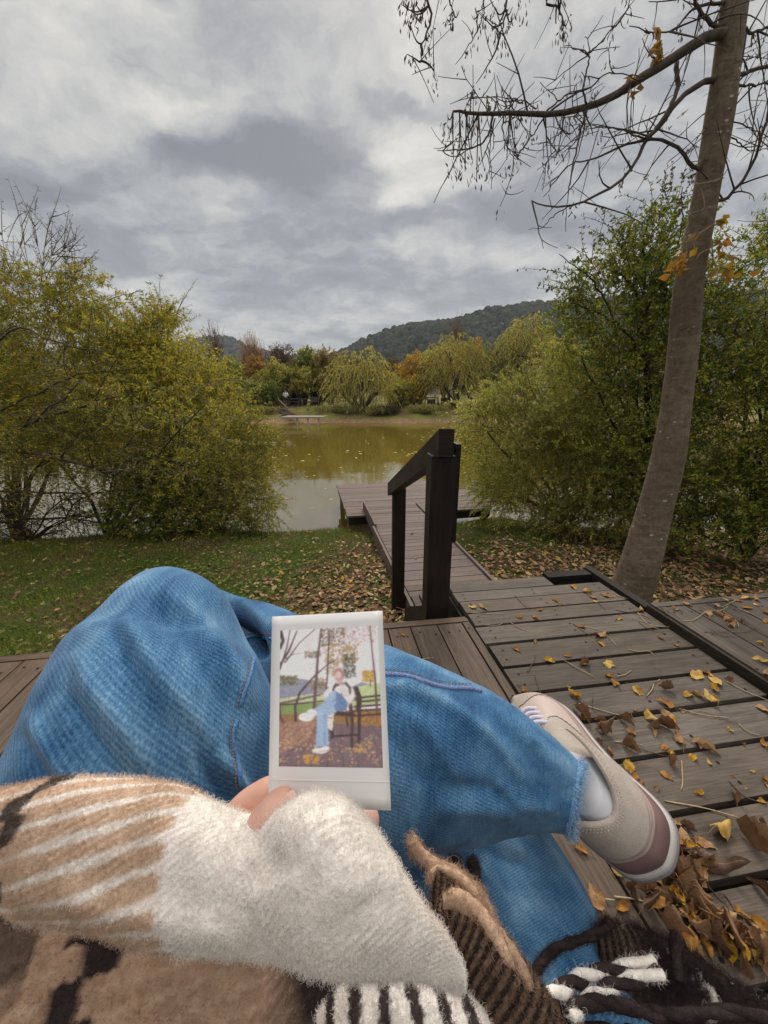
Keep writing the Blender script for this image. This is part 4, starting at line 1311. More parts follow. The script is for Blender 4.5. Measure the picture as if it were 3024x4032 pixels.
def far_table(u, Y, z, w_, label, seats):
    p_ = at(u, 1600, Y); p_[2] = z
    root = thing('picnic_table', p_, label, 'table', 'picnic tables across the pond')
    a_ = Acc(); a_.box(p_ + (-w_ / 2, -.4, .72), (w_, 0, 0), (0, .8, 0), (0, 0, .07), DK2); a_.build('tabletop', M['plain'], root)
    for sx in (-w_ * .36, w_ * .36):
        a_ = Acc(); a_.box(p_ + (sx - .07, -.3, 0), (.14, 0, 0), (0, .6, 0), (0, 0, .715), DK); a_.build('leg', M['plain'], root)
    for sy in ((-.85, .85) if seats else ()):
        a_ = Acc(); a_.box(p_ + (-w_ / 2, sy - .15, .42), (w_, 0, 0), (0, .3, 0), (0, 0, .06), DK); a_.build('bench_seat', M['plain'], root)
        for sx in (-w_ * .4, w_ * .4):
            a_ = Acc(); a_.box(p_ + (sx - .05, sy - .1, 0), (.1, 0, 0), (0, .2, 0), (0, 0, .415), DK); a_.build('leg', M['plain'], root)
    return root


far_table(1160, 44.6, PT, 1.5, 'dark picnic table just right of the person in white', True)
far_table(1212, 45.2, PT, 1.3, 'dark picnic table at the right half of the far deck', True)


def far_bench(u, Y, z, w_, label, yaw=0):
    p_ = at(u, 1600, Y); p_[2] = z
    root = thing('bench', p_, label, 'bench')
    a_ = Acc(); a_.box(p_ + (-w_ / 2, -.25, .42), (w_, 0, 0), (0, .5, 0), (0, 0, .06), DK2); a_.build('seat', M['plain'], root)
    a_ = Acc(); a_.box(p_ + (-w_ / 2, .26, .5), (w_, 0, 0), (0, .06, 0), (0, 0, .45), DK); a_.build('backrest', M['plain'], root)
    for sx in (-w_ / 2 + .05, w_ / 2 - .05):
        a_ = Acc(); a_.box(p_ + (sx - .05, -.22, 0), (.1, 0, 0), (0, .5, 0), (0, 0, .415), DK); a_.build('leg', M['plain'], root)
    return root


far_bench(1240, 44.0, PT, .9, 'dark wooden bench at the right end of the far picnic deck')
g_ = fbase(1288, 46)
far_bench(1290, 46.5, g_[2], 1.4, 'low dark bench on the grass right of the far picnic deck')

# steps and handrail from picnic deck to the far pier
root = thing('bank_steps', fbase(1130, 42), 'dark timber steps with one handrail going down to the small far pier', 'steps')
sA, sB = at(1085, 1602, 43.4), at(1160, 1640, 36.6)
for k in range(9):
    f_ = k / 8
    c_ = sA + (sB - sA) * f_
    a_ = Acc(); a_.box(c_ + (-.55, -.2, -.16), (1.15, 0, 0), (0, .4, 0), (0, 0, .16), (.10, .07, .055)); a_.build('tread', M['plain'], root)
a_ = Acc()
rA, rB = at(1094, 1570, 43.0), at(1131, 1606, 40.0)
a_.tube(np.array([rA, rB]), .05, 6, (.25, .19, .15)); a_.build('handrail', M['plain'], root)
for p_ in (rA, rB):
    a_ = Acc(); a_.tube(np.array([[p_[0], p_[1], p_[2]], [p_[0], p_[1], p_[2] - 1.0]]), .05, 6, DK); a_.build('post', M['plain'], root)
# far pier
Yq = 34.8
q0, q1 = at(1112, 1640, Yq), at(1276, 1640, Yq)
zq = float(q0[2])
root = thing('far_pier', (q0[0], Yq, WATER), 'small pale plank pier on thin posts at the far shore', 'pier')
a_ = Acc()
n = 14
for k in range(n):
    x = q0[0] + (q1[0] - q0[0]) * k / n
    a_.box((x, Yq - .5, zq - .06), ((q1[0] - q0[0]) / n - .02, 0, 0), (.1, 2.3, 0), (0, 0, .06), np.array(LT) * R.uniform(.8, 1.1))
a_.build('decking', M['plain'], root)
a_ = Acc(); a_.box((q0[0], Yq - .54, zq - .14), (q1[0] - q0[0], 0, 0), (0, .04, 0), (0, 0, .12), np.array(LT) * .8); a_.build('edge_board', M['plain'], root)
for u in (1170, 1212, 1254):
    p_ = at(u, 1650, Yq - .35)
    a_ = Acc(); a_.tube(np.array([[p_[0], Yq - .35, zq - .065], [p_[0], Yq - .35, -2.6]]), .075, 8, (.33, .28, .22)); a_.build('post', M['plain'], root)

# person in white across the water
pp = at(1128, 1598, 44.0); pp[2] = PT
root = thing('person', pp, 'person in white jacket and dark trousers standing on the far deck, hands raised to face', 'person')


def skin_obj(name, verts, edges, radii, mat, parent, rootv=0, sub=2):
    off = np.array(world_loc(parent))
    me = bpy.data.meshes.new(name)
    me.from_pydata([tuple(np.asarray(v_, float) - off) for v_ in verts], edges, [])
    o = bpy.data.objects.new(name, me)
    C.objects.link(o)
    o.parent = parent
    md = o.modifiers.new('skin', 'SKIN')
    md.use_smooth_shade = True
    if not me.skin_vertices:
        bm_ = None
    sk = me.skin_vertices[0].data
    for i, r_ in enumerate(radii):
        sk[i].radius = (r_, r_) if np.isscalar(r_) else r_
        sk[i].use_root = (i == rootv)
    ss = o.modifiers.new('sub', 'SUBSURF')
    ss.levels = sub
    ss.render_levels = sub
    me.materials.append(mat)
    return o


def flat(name, col, rough=.7):
    m_, t_ = material(name)
    return finish(m_, t_, col, rough, None, .3)


M['skin_far'] = flat('skin_far', (.45, .28, .2))
M['white_cloth'] = flat('white_cloth', (.75, .74, .76))
M['dark_cloth'] = flat('dark_cloth', (.03, .028, .03))
M['hair_far'] = flat('dark_hair', (.05, .03, .02))
bx = lambda x, y, z: pp + np.array([x, y, z])
skin_obj('body', [bx(0, 0, .9), bx(0, 0, 1.15), bx(0, 0, 1.36), bx(0, 0, 1.45), bx(0, -.01, 1.56), bx(0, -.01, 1.66), bx(.19, 0, 1.33), bx(.24, -.05, 1.08), bx(.10, -.22, 1.40), bx(.06, -.24, 1.48), bx(-.19, 0, 1.33), bx(-.24, -.05, 1.08), bx(-.08, -.22, 1.38), bx(-.04, -.24, 1.46),
                  bx(.1, 0, .85), bx(.11, 0, .48), bx(.11, 0, .1), bx(.12, -.12, .04), bx(-.1, 0, .85), bx(-.11, 0, .48), bx(-.11, 0, .1), bx(-.12, -.12, .04)],
         [(0, 1), (1, 2), (2, 3), (3, 4), (4, 5), (2, 6), (6, 7), (7, 8), (8, 9), (2, 10), (10, 11), (11, 12), (12, 13), (0, 14), (14, 15), (15, 16), (16, 17), (0, 18), (18, 19), (19, 20), (20, 21)],
         [.13, .11, .12, .05, .085, .07, .06, .05, .038, .035, .06, .05, .038, .035, .09, .06, .045, .035, .09, .06, .045, .035], M['skin_far'], root)
skin_obj('jacket', [bx(0, 0, .88), bx(0, 0, 1.12), bx(0, 0, 1.36), bx(0, 0, 1.43), bx(.2, 0, 1.33), bx(.26, -.05, 1.06), bx(.12, -.2, 1.36), bx(-.2, 0, 1.33), bx(-.26, -.05, 1.06), bx(-.1, -.2, 1.34)],
         [(0, 1), (1, 2), (2, 3), (2, 4), (4, 5), (5, 6), (2, 7), (7, 8), (8, 9)], [.19, .17, .17, .08, .09, .08, .06, .09, .08, .06], M['white_cloth'], root)
skin_obj('trousers', [bx(0, 0, .92), bx(.1, 0, .82), bx(.11, 0, .46), bx(.11, 0, .12), bx(-.1, 0, .82), bx(-.11, 0, .46), bx(-.11, 0, .12)], [(0, 1), (1, 2), (2, 3), (0, 4), (4, 5), (5, 6)], [.15, .115, .085, .075, .115, .085, .075], M['dark_cloth'], root)
skin_obj('hair', [bx(0, .03, 1.62), bx(0, .04, 1.7), bx(0, .08, 1.5)], [(0, 1), (0, 2)], [.09, .06, .07], M['hair_far'], root)
for sx in (.12, -.12):
    a_ = Acc(); a_.box(bx(sx - .05, -.2, .0), (.1, 0, 0), (0, .26, 0), (0, 0, .09), (.6, .5, .42)); a_.build('shoe', M['plain'], root)

# garden swing
g_ = fbase(1697, 43.2)
root = thing('garden_swing', g_, 'dark wooden A-frame swing bench on the far bank by the orange tree', 'swing')
zt_ = at(1697, 1566, 43.2)[2]
xl, xr = at(1675, 1600, 43.2)[0], at(1722, 1600, 43.2)[0]
a_ = Acc(); a_.tube(np.array([[xl - .1, 43.2, zt_], [xr + .1, 43.2, zt_]]), .06, 6, DK); a_.build('top_beam', M['plain'], root)
for x, dx in ((xl, -.18), (xr, .18)):
    for dy in (-.7, .7):
        a_ = Acc(); a_.tube(np.array([[x, 43.2, zt_], [x + dx, 43.2 + dy, g_[2] - .1]]), .055, 6, DK); a_.build('leg', M['plain'], root)
a_ = Acc(); a_.box((xl + .2, 43.0, g_[2] + .38), (xr - xl - .4, 0, 0), (0, .5, 0), (0, 0, .07), DK); a_.build('seat', M['plain'], root)
a_ = Acc(); a_.box((xl + .2, 43.52, g_[2] + .46), (xr - xl - .4, 0, 0), (0, .06, 0), (0, 0, .45), DK); a_.build('backrest', M['plain'], root)
for x in (xl + .25, xr - .25):
    a_ = Acc(); a_.tube(np.array([[x, 43.25, zt_], [x, 43.25, g_[2] + .44]]), .02, 5, (.05, .05, .05)); a_.build('chain', M['plain'], root)

g_ = fbase(1880, 42.2)
far_table(1878, 42.2, g_[2], 2.0, 'dark picnic table at the water edge half hidden by the right willow', True)
g_ = fbase(1780, 44.5)
far_bench(1768, 44.5, g_[2], 1.8, 'low dark bench right of the far swing')
far_bench(1560, 45.5, fbase(1560, 45.5)[2], 1.6, 'low dark bench behind the small round green tree')
for (u, v, Y, lx, lab) in ((1312, 1603, 43.5, 1.6, 'longest pale slab lying on the grass left of the lone willow'), (1345, 1608, 43.0, 1.3, 'pale slab nearest the water left of the lone willow'), (1358, 1602, 43.9, 1.2, 'pale slab hindmost by the lone willow'),
                          (1590, 1605, 43.6, 1.0, 'pale slab under the small round green tree'), (1645, 1608, 43.4, 1.2, 'pale slab left of the far swing')):
    p_ = fbase(u, Y)
    a_ = Acc()
    n_ = 10
    th = np.linspace(0, 2 * np.pi, n_, endpoint=False)
    rr = 1 + .2 * R.normal(size=n_)
    lo = np.stack([np.cos(th) * lx / 2 * rr, np.sin(th) * .35 * rr, np.zeros(n_)], 1) + p_
    hi = lo * 1 + np.array([0, 0, .22 + 0 * lx])
    a_.add(np.concatenate([lo, hi, [p_ + (0, 0, .24)]]), grid_faces(2, n_, True), (.48, .46, .43))
    a_.faces(np.stack([n_ + np.arange(n_), n_ + (np.arange(n_) + 1) % n_, np.full(n_, 2 * n_)], 1))
    tag(a_.build('stone_slab', M['plain'], loc=p_), lab, 'slab', 'pale slabs on the far bank')
# low rail fence on the left of the far bank
root = thing('rail_fence', fbase(960, 43), 'low dark rail fence along the far bank left of the steps', 'fence')
for dz in (.45, .8):
    a_ = Acc(); p0, p1 = fbase(850, 43.2), fbase(1070, 43.6)
    a_.tube(np.array([p0 + (0, 0, dz), p1 + (0, 0, dz)]), .05, 6, DK); a_.build('rail', M['plain'], root)
for u in np.linspace(850, 1070, 6):
    p_ = fbase(u, 43.2 + (u - 850) / 220 * .4); a_ = Acc(); a_.tube(np.array([p_ - (0, 0, .1), p_ + (0, 0, .95)]), .06, 6, DK); a_.build('post', M['plain'], root)
# bank scrub, reeds
for (u, wp, lab, pal, sd_, Y) in ((1010, 130, 'brown scrub on the bank left of the far pier', RUS[:2] + GRN[1:3], 301, 41.4), (1330, 190, 'brownish scrub along the water between far pier and lone willow', RUS[:1] + GRN, 302, 41.6), (1530, 70, 'dark reeds at the water edge below the small round tree', [(.05, .055, .02), (.08, .075, .03), (.12, .09, .04)], 303, 41.2), (1480, 60, 'low brown scrub right of the lone willow', GRN[1:] + RUS[:1], 304, 41.3), (1680, 120, 'thin brown scrub below the far swing', GRN[1:] + RUS[:1], 305, 41.3)):
    Y = Y - 1.6
    b = fbase(u, Y)
    k = Y / 1514
    plant('bank_scrub', b, lab, 'shrub', [(b + (0, 0, .3), np.array([wp * k * .7, 1.0, .22]))], 420, .6, 9, .16, .05, pal, sd_, limb=(6, .02), tw=(.012, .005), group='scrub on the far bank', twig_kw=dict(out=.3, up=.8, droop=.2, rnd=.5))

# leaves floating on the pond
rs = np.random.RandomState(400)
fl = Acc().add(np.array([(-.05, 0, 0), (-.02, .028, .006), (.02, .03, .002), (.06, 0, .008), (.02, -.03, .004), (-.02, -.026, .007)]), np.array([(0, 5, 2, 1), (5, 4, 3, 2)]), (.55, .45, .22))
src = fl.build('floating_leaf', M['litter'])
tag(src, 'small pale leaf floating on the olive water', 'leaf', 'leaves floating on the pond')
spots = []
for _ in range(190):
    u = rs.choice([rs.uniform(1050, 1950), rs.uniform(1600, 1900)], p=[.5, .5]); v = rs.uniform(1695, 1880) if rs.rand() < .75 else rs.uniform(1690, 2040)
    spots.append(on(u, v, WATER + .003))
for i, p_ in enumerate(spots):
    o = src if i == 0 else src.copy()
    if i:
        C.objects.link(o)
    o.location = p_
    s_ = rs.uniform(.6, 1.7) * (1.25 if p_[1] > 15 else .8)
    o.scale = (s_, s_, s_)
    o.rotation_euler = (0, 0, rs.uniform(0, 6.28))
a_ = Acc(); p_ = on(1066, 1745, WATER + .02)
a_.tube(np.array([p_ + (-.35, 0, 0), p_ + (0, .05, .03), p_ + (.35, .02, 0)]), .04, 6, (.55, .5, .38))
tag(a_.build('driftwood', M['plain'], loc=p_), 'pale stick of driftwood floating by the left bushes', 'stick')
# ---------------------------------------------------------------- grass, ground plants, leaf litter
rs = np.random.RandomState(500)


def in_deck(P):
    rel = P - DF.o
    a_, b_ = rel @ DF.a, rel @ DF.b
    inside = ((a_ < 0.03) & (b_ < .95)) | ((a_ < .43) & (b_ > .0) & (b_ < .95)) | ((a_ < .0) & (b_ > .9))
    bw = (P @ BF.b > bb0 - .02) & (P @ BF.b < bb1 + .02) & (P @ BF.a > a_s)
    return inside | bw


def scatter(n, x0, x1, y0, y1):
    # denser towards the camera
    y = y0 + (y1 - y0) * rs.uniform(0, 1, n) ** 1.35
    x = rs.uniform(x0, x1, n)
    P = np.stack([x, y, hz(x, y)], 1)
    return P[(P[:, 2] > WATER + .02)]


def green(P):
    """0 litter .. 1 grass"""
    x, y = P[:, 0], P[:, 1]
    n_ = fbm(P[:, :2], 1.3, 8, 3) * .30
    left = np.clip((-.35 - x) * .55 + (y - 3.2) * .28, -.5, 1) + .06
    left = left + .55 * np.exp(-((x + 2.1) ** 2 / 1.2 + (y - 2.7) ** 2 / .5)) - .8 * np.exp(-((y - 1.7) / .35) ** 2) * (x > -2.3)
    right = np.clip((y - 4.3) * .75 + .1, -.4, .9) * np.exp(-np.clip(x - 2.3, 0, 9) * .8)
    return np.clip(np.where(x < .3, left, right) + n_, 0, 1)


P = scatter(150000, -7.5, 5.5, 1.25, 6.6)
P = P[~in_deck(P)]
gr = green(P)
P = P[rs.uniform(0, 1, len(P)) < (.06 + .94 * gr)]
n = len(P)
h_ = rs.uniform(.03, .075, n) * (1 + .5 * fbm(P[:, :2], 2.0, 12, 2))
D = unit(np.stack([rs.normal(size=n) * .5, rs.normal(size=n) * .5, np.ones(n)], 1))
Sd = unit(np.cross(D, rand_dirs(rs, n)))
a_ = Acc()
col = pick(rs, [(.14, .185, .024), (.19, .225, .032), (.09, .13, .018), (.25, .235, .05), (.33, .25, .09)], n, .25, [.3, .28, .22, .13, .07])
leaf_quads(a_, P, D, Sd, h_, rs.uniform(.004, .008, n), col, .3, .35)
o = a_.build('grass', M['blade'])
tag(o, 'short green grass on the bank', 'grass', kind='stuff')

# broad-leaved ground plants (left of the knee and along the bank)
P = scatter(26000, -6.5, 1.2, 1.5, 5.6)
P = P[~in_deck(P)]
wgt = np.exp(-((P[:, 0] + 1.75) ** 2 / .35 + (P[:, 1] - 2.15) ** 2 / .14)) * 1.2 + .5 * np.exp(-((P[:, 0] + 1.6) ** 2 / 1.5 + (P[:, 1] - 4.3) ** 2 / .5)) + .12 * green(P)
P = P[rs.uniform(0, 1, len(P)) < wgt]
n = len(P)
P = P + np.stack([np.zeros(n), np.zeros(n), rs.uniform(.015, .075, n)], 1)
D = unit(np.stack([rs.normal(size=n), rs.normal(size=n), rs.uniform(-.2, .5, n)], 1))
Sd = unit(np.cross(D, np.array([0, 0, 1.0]) + .35 * rand_dirs(rs, n)))
a_ = Acc()
L_ = rs.uniform(.022, .05, n)
leaf_quads(a_, P, D, Sd, L_, L_ * .85, pick(rs, [(.13, .18, .035), (.18, .225, .05), (.09, .13, .027), (.26, .26, .07)], n, .2), .12, .4)
tag(a_.build('ground_ivy', M['leaf']), 'broad-leaved green ground cover in the grass', 'ground cover', kind='stuff')

# leaf litter: curled brown leaves lying on the soil
P = scatter(52000, -7, 6.0, 1.2, 6.2)
P = P[~in_deck(P)]
gr = green(P)
P = P[rs.uniform(0, 1, len(P)) < np.clip(1.15 - 1.25 * gr, .05, 1)]
n = len(P)
P[:, 2] += rs.uniform(.004, .035, n)
D = unit(np.stack([rs.normal(size=n), rs.normal(size=n), rs.normal(size=n) * .3], 1))
Sd = unit(np.cross(D, np.array([0, 0, 1.0]) + .55 * rand_dirs(rs, n)))
Nn = unit(np.cross(D, Sd))
L_ = rs.uniform(.035, .085, n)[:, None]
Wd_ = L_ * rs.uniform(.4, .7, (n, 1))
cl = rs.uniform(-.25, .5, (n, 1))
pts = []
for (fx, fy, up_) in ((0, 0, 0), (.35, .5, .35), (.75, .38, .3), (1.0, 0, .12), (.75, -.38, .3), (.35, -.5, .35), (.5, 0, 0)):
    pts.append(P + D * L_ * fx + Sd * Wd_ * fy * (1 - np.abs(cl) * .5) + Nn * Wd_ * up_ * cl)
V = np.stack(pts, 1).reshape(-1, 3)
k = (np.arange(n) * 7)[:, None]
F = np.concatenate([k + np.array([[0, 6, 2, 1]]), k + np.array([[6, 3, 2, 2]])[:, :4] * 0 + k * 0 + np.array([[0, 5, 4, 6]])])
T3 = np.concatenate([k + np.array([[6, 3, 2]]), k + np.array([[6, 4, 3]])])
col = pick(rs, [(.26, .155, .085), (.36, .235, .135), (.18, .105, .06), (.45, .32, .20), (.12, .07, .04), (.45, .27, .06)], n, .25, [.28, .2, .2, .12, .15, .05])
a_ = Acc().add(V, F, np.repeat(col, 7, axis=0))
a_.faces(T3)
tag(a_.build('leaf_litter', M['litter']), 'thick layer of brown fallen leaves on the ground round the decks', 'fallen leaves', kind='stuff')

# ---------------------------------------------------------------- fallen leaves and stalks on the decks (each one its own)
m, t = material('fallen_leaf')
uv = t.uv()
sp = t.n('ShaderNodeSeparateXYZ', {0: uv})
base = t.attr('Col')
info = t.n('ShaderNodeObjectInfo')
ofs = t.n('ShaderNodeCombineXYZ', {0: t.m('MULTIPLY', info.outputs['Random'], 40), 1: 0, 2: 0}).outputs[0]
ns = t.noise(t.vm('ADD', t.obj(), ofs), 60, 4, .65)
ns2 = t.noise(t.vm('ADD', t.obj(), ofs), 22, 3, .6)
ribs = t.n('ShaderNodeTexWave', {'Vector': t.mapping(uv, scale=(1, .9, 1), rot=(0, 0, 0)), 'Scale': 3.0, 'Distortion': .6}, wave_type='BANDS', bands_direction='X').outputs[1]
mid = t.mapr(t.m('ABSOLUTE', t.m('SUBTRACT', sp.outputs[1], .5)), .0, .035, 1, 0)
col = t.mix(t.mapr(ns2, .48, .68, 0, .75), base, t.mix(1, base, (.62, .42, .30), 'MULTIPLY'))
col = t.mix(t.mapr(ns, .58, .72, 0, .8), col, (.07, .035, .015))
col = t.mix(t.m('MULTIPLY', mid, .5), col, (.36, .25, .11))
h = t.m('ADD', t.m('MULTIPLY', ribs, .15), ns)
d = t.n('ShaderNodeBsdfPrincipled', {'Base Color': col, 'Roughness': .6, 'Specular IOR Level': .25, 'Normal': t.bump(h, .5, .003)})
tr = t.n('ShaderNodeBsdfTranslucent', {'Color': col})
t.n('ShaderNodeOutputMaterial', {'Surface': t.n('ShaderNodeMixShader', {0: .15, 1: d, 2: tr})})
M['deckleaf'] = m


def leaf_mesh(rs, L, Wd, curl, roll, twist, lob, col, col2):
    """one curled leaf lying along +x with stalk, lowest point at z = 0"""
    nu, nv = 15, 9
    uu, vv = np.meshgrid(np.linspace(0, 1, nu), np.linspace(-1, 1, nv), indexing='ij')
    half = (np.sin(np.pi * uu ** .82) ** .8) * (1 - .25 * uu) + .02
    half = half * (1 + lob * np.sin(uu * 26 + rs.uniform(0, 6)) * np.abs(vv) ** 2)
    x = (uu - .5) * L
    y = vv * half * Wd / 2
    z = roll * (np.abs(vv) ** 1.6) * half * Wd * (.5 + .5 * np.sin(uu * 3 + twist)) + curl * L * (uu - .45) ** 2 + twist * y * (uu - .5) * .6
    z += (fbm(np.stack([x.ravel(), y.ravel()], 1), 60, rs.randint(1000), 2).reshape(x.shape)) * .008
    y2 = y * (1 - .35 * abs(roll))
    V = np.stack([x, y2, z], -1).reshape(-1, 3)
    V[:, 2] -= V[:, 2].min() - .001
    mixf = np.clip(.5 + .6 * fbm(V, 40, rs.randint(1000), 2), 0, 1)[:, None]
    cc = np.array(col) * (1 - mixf) + np.array(col2) * mixf
    a_ = Acc().add(V, grid_faces(nu, nv), cc, np.stack([uu.ravel(), vv.ravel() * .5 + .5], 1))
    stz = V[nv // 2, 2]
    s_ = np.linspace(0, 1, 6)[:, None]
    P = np.array([-.5 * L, 0, stz]) + s_ * np.array([-L * rs.uniform(.2, .5), L * rs.uniform(-.15, .15), -stz + .0015]) + np.array([0, 1, 0]) * (s_ ** 2) * L * rs.uniform(-.1, .1)
    a_.tube(P, np.linspace(.0011, .0008, 6), 4, (.30, .20, .08))
    return a_


CL = {'y': ((.52, .32, .035), (.40, .21, .025)), 'p': ((.60, .42, .12), (.48, .30, .07)), 'o': ((.42, .20, .03), (.27, .12, .025)), 't': ((.42, .26, .13), (.29, .17, .075)), 'b': ((.27, .155, .085), (.17, .095, .05)), 'd': ((.13, .075, .042), (.08, .045, .028))}
WORD = {'y': 'yellow', 'p': 'pale yellow', 'o': 'orange', 't': 'tan', 'b': 'brown', 'd': 'dark brown'}
LM = {}
for c_ in CL:
    LM[c_] = []
    for k in range(5):
        big = 1.5 if c_ in 'bd' else (1.2 if c_ == 't' else 1.0)
        LM[c_].append(leaf_mesh(rs, .05 * big * rs.uniform(.9, 1.15), (.034 * big if c_ != 'd' else .04) * rs.uniform(.8, 1.15), rs.uniform(-.5, .9) * (1.6 if c_ in 'bd' else 1), rs.uniform(.2, .9) * rs.choice([1, 1, -1]) * (1.7 if c_ in 'bd' else .65), rs.uniform(-.8, .8) * (1.6 if c_ in 'bd' else 1), .10 if c_ in 'btd' else .04, *CL[c_]))
SRC = {}


def surf(u, v):
    """point of the deck seen at photo pixel u, v and which deck it is"""
    for z_, nm in ((0.0, 'seat'), (0.0, 'side'), (LZ, 'landing')):
        p_ = on(u, v, z_)
        rel = p_ - DF.o
        a1, b1 = rel @ DF.a, rel @ DF.b
        if nm == 'seat' and b1 < .008 and a1 < 0:
            return p_, nm
        if nm == 'side' and b1 > .905 and a1 < -.02:
            return p_, nm
        if nm == 'landing':
            return p_, nm


WHERE = {'seat': 'on the brown boards beside the knee', 'side': 'on the grey side deck', 'landing': 'on the wide crosswise boards', 'walk': 'on the boardwalk', 'pile': 'in the heap beside the shoe', 'gap': ''}
SPEC_LAB = {}


def put_leaf(u, v, c_, s_=1.0, where=None, lift=0.0, label=None, tilt=.25, z=None):
    if z is None:
        p_, nm = surf(u, v)
    else:
        p_, nm = on(u, v, z), 'walk'
    nm = where or nm
    k = rs.randint(5)
    key = (c_, k)
    if key not in SRC:
        o = LM[c_][k].build('fallen_leaf', M['deckleaf'], smooth=True)
        SRC[key] = o
    else:
        o = SRC[key].copy()
        C.objects.link(o)
    o.location = p_ + np.array([0, 0, lift])
    o.rotation_euler = (rs.normal() * tilt * .6, rs.normal() * tilt * .6, rs.uniform(0, 6.28))
    o.scale = (s_, s_, s_)
    tag(o, label or f'{WORD[c_]} fallen leaf lying {WHERE[nm]}', 'leaf', f'{WORD[c_]} leaves {WHERE[nm]}' if not label else 'fallen leaves on the decks')
    return o


def batch(lst, ox, oy, s_):
    for it in lst:
        put_leaf(ox + it[0] * s_, oy + it[1] * s_, it[2], (it[3] if len(it) > 3 else 1.0) * .88)


batch([(20, 350, 'y', 1.2), (125, 390, 'y', 1.3), (175, 435, 't', .9), (285, 422, 'o'), (205, 470, 'p', .7), (590, 550, 'p', .9), (405, 620, 'y', .8), (90, 690, 'o', .8), (240, 765, 't', 1.2), (248, 830, 'y', .8), (745, 778, 't', .55), (965, 765, 't', .6), (880, 838, 'o', .6),
       (105, 1000, 'b', .7), (312, 1005, 'p', 1.0), (318, 1100, 'o', .7), (375, 1170, 'o', .9), (562, 1238, 'p', 1.1), (790, 1210, 'b', .75), (1050, 1100, 'p', 1.5), (1150, 1090, 'o', .9), (1215, 1145, 'p', 1.4), (1320, 1140, 'b', .5), (1210, 1215, 'y', .9), (985, 1268, 'y', .9), (1060, 1260, 't', .8),
       (1150, 1305, 'p', 1.3), (1195, 1285, 'y', .8), (785, 1330, 'o', 1.2), (30, 1265, 'o', .9), (660, 1465, 'p', 1.2), (820, 1435, 't', .9), (845, 1480, 'y', .9), (470, 1500, 'b', .75), (820, 1540, 'b', .9), (490, 1580, 't', .8), (80, 1420, 'b', 1.1), (240, 1490, 'b', .6), (270, 1570, 'b', .7),
       (980, 497, 't', .8), (880, 535, 't', .7), (1300, 460, 'p', .7), (1405, 378, 'y', .9), (1465, 440, 'p', 1.2), (1415, 468, 'o', .8), (1560, 455, 'o', 1.0), (1225, 505, 't', .8), (1490, 530, 'o', 1.0), (1560, 500, 'p', .6), (1635, 565, 't', .7), (1160, 580, 't', .9), (1230, 578, 't', .9), (1300, 595, 'o', .8), (1325, 635, 't', .9), (1345, 675, 't', .9), (1590, 828, 'y', .7), (1590, 975, 'p', 1.3), (1650, 1085, 't'), (1630, 1390, 't'), (1540, 400, 'b', .8), (1640, 640, 'o', .8), (1440, 650, 'b', .5)], 2250, 2150, .46655)
batch([(470, 298, 'p'), (510, 300, 'p', 1.1), (660, 338, 'y', .7), (725, 345, 'o', .9), (740, 310, 'o', .8), (650, 470, 'o', .8), (855, 495, 'o', .7), (780, 515, 'y', 1.0), (920, 528, 'o', .9), (1018, 530, 'p', .9), (1020, 575, 'o', .6), (1045, 608, 'o', .8), (880, 655, 'y', 1.0), (680, 640, 't', .7), (725, 655, 't', .5), (722, 436, 't', .5), (420, 585, 'o', .6), (190, 408, 'o', .6),
       (800, 270, 'o', .9), (820, 290, 'o', .6), (925, 745, 'o', 1.0), (1000, 800, 'b', .8), (955, 860, 'b', .7), (1110, 870, 'b', .8), (1015, 915, 'b', .7), (1095, 940, 'y', 1.1), (1145, 1035, 'o', .9), (1125, 985, 'o', .7), (1265, 930, 'b', .75), (1240, 865, 'o', .6), (1250, 980, 'o', .7), (1355, 905, 'y', .7), (1410, 870, 't', 1.2), (1300, 830, 't', 1.0), (1520, 1060, 'b', .55), (1640, 850, 'o', .8), (1650, 1000, 'o', .7), (1600, 960, 't', .4), (1380, 850, 't', .8)], 1400, 2100, .979)
batch([(1310, 450, 't', .85), (1390, 465, 't', .8), (850, 485, 'o', .7), (1010, 590, 'p', .7), (920, 700, 't', .9), (1030, 740, 'o', .7), (1400, 760, 'p', .6), (1620, 660, 'd', .7), (1540, 780, 'o', 1.0), (1520, 840, 't', 1.0), (1640, 860, 't', .9)], 1500, 2900, .9186)
put_leaf(1500 + 1450 * .9186, 2900 + 425 * .9186, 'p', 1.45, label='long pale yellow leaf lying alone right of the shoe sole')
put_leaf(1500 + 1590 * .9186, 2900 + 470 * .9186, 'b', 1.15, label='large brown leaf lying flat at the right edge, level with the shoe heel')
put_leaf(1500 + 1440 * .9186, 2900 + 560 * .9186, 'd', 1.35, label='large dark curled leaf standing up right of the heel')
# heap of leaves beside the shoe
poly = np.array([(2560, 3440), (2660, 3330), (2740, 3360), (2770, 3560), (2900, 3700), (2990, 3640), (3030, 3700), (3040, 3800), (2830, 3790), (2700, 3740), (2560, 3600), (2500, 3520)])


def inside_poly(u, v):
    c_ = False
    j_ = len(poly) - 1
    for i in range(len(poly)):
        if (poly[i, 1] > v) != (poly[j_, 1] > v) and u < (poly[j_, 0] - poly[i, 0]) * (v - poly[i, 1]) / (poly[j_, 1] - poly[i, 1]) + poly[i, 0]:
            c_ = not c_
        j_ = i
    return c_


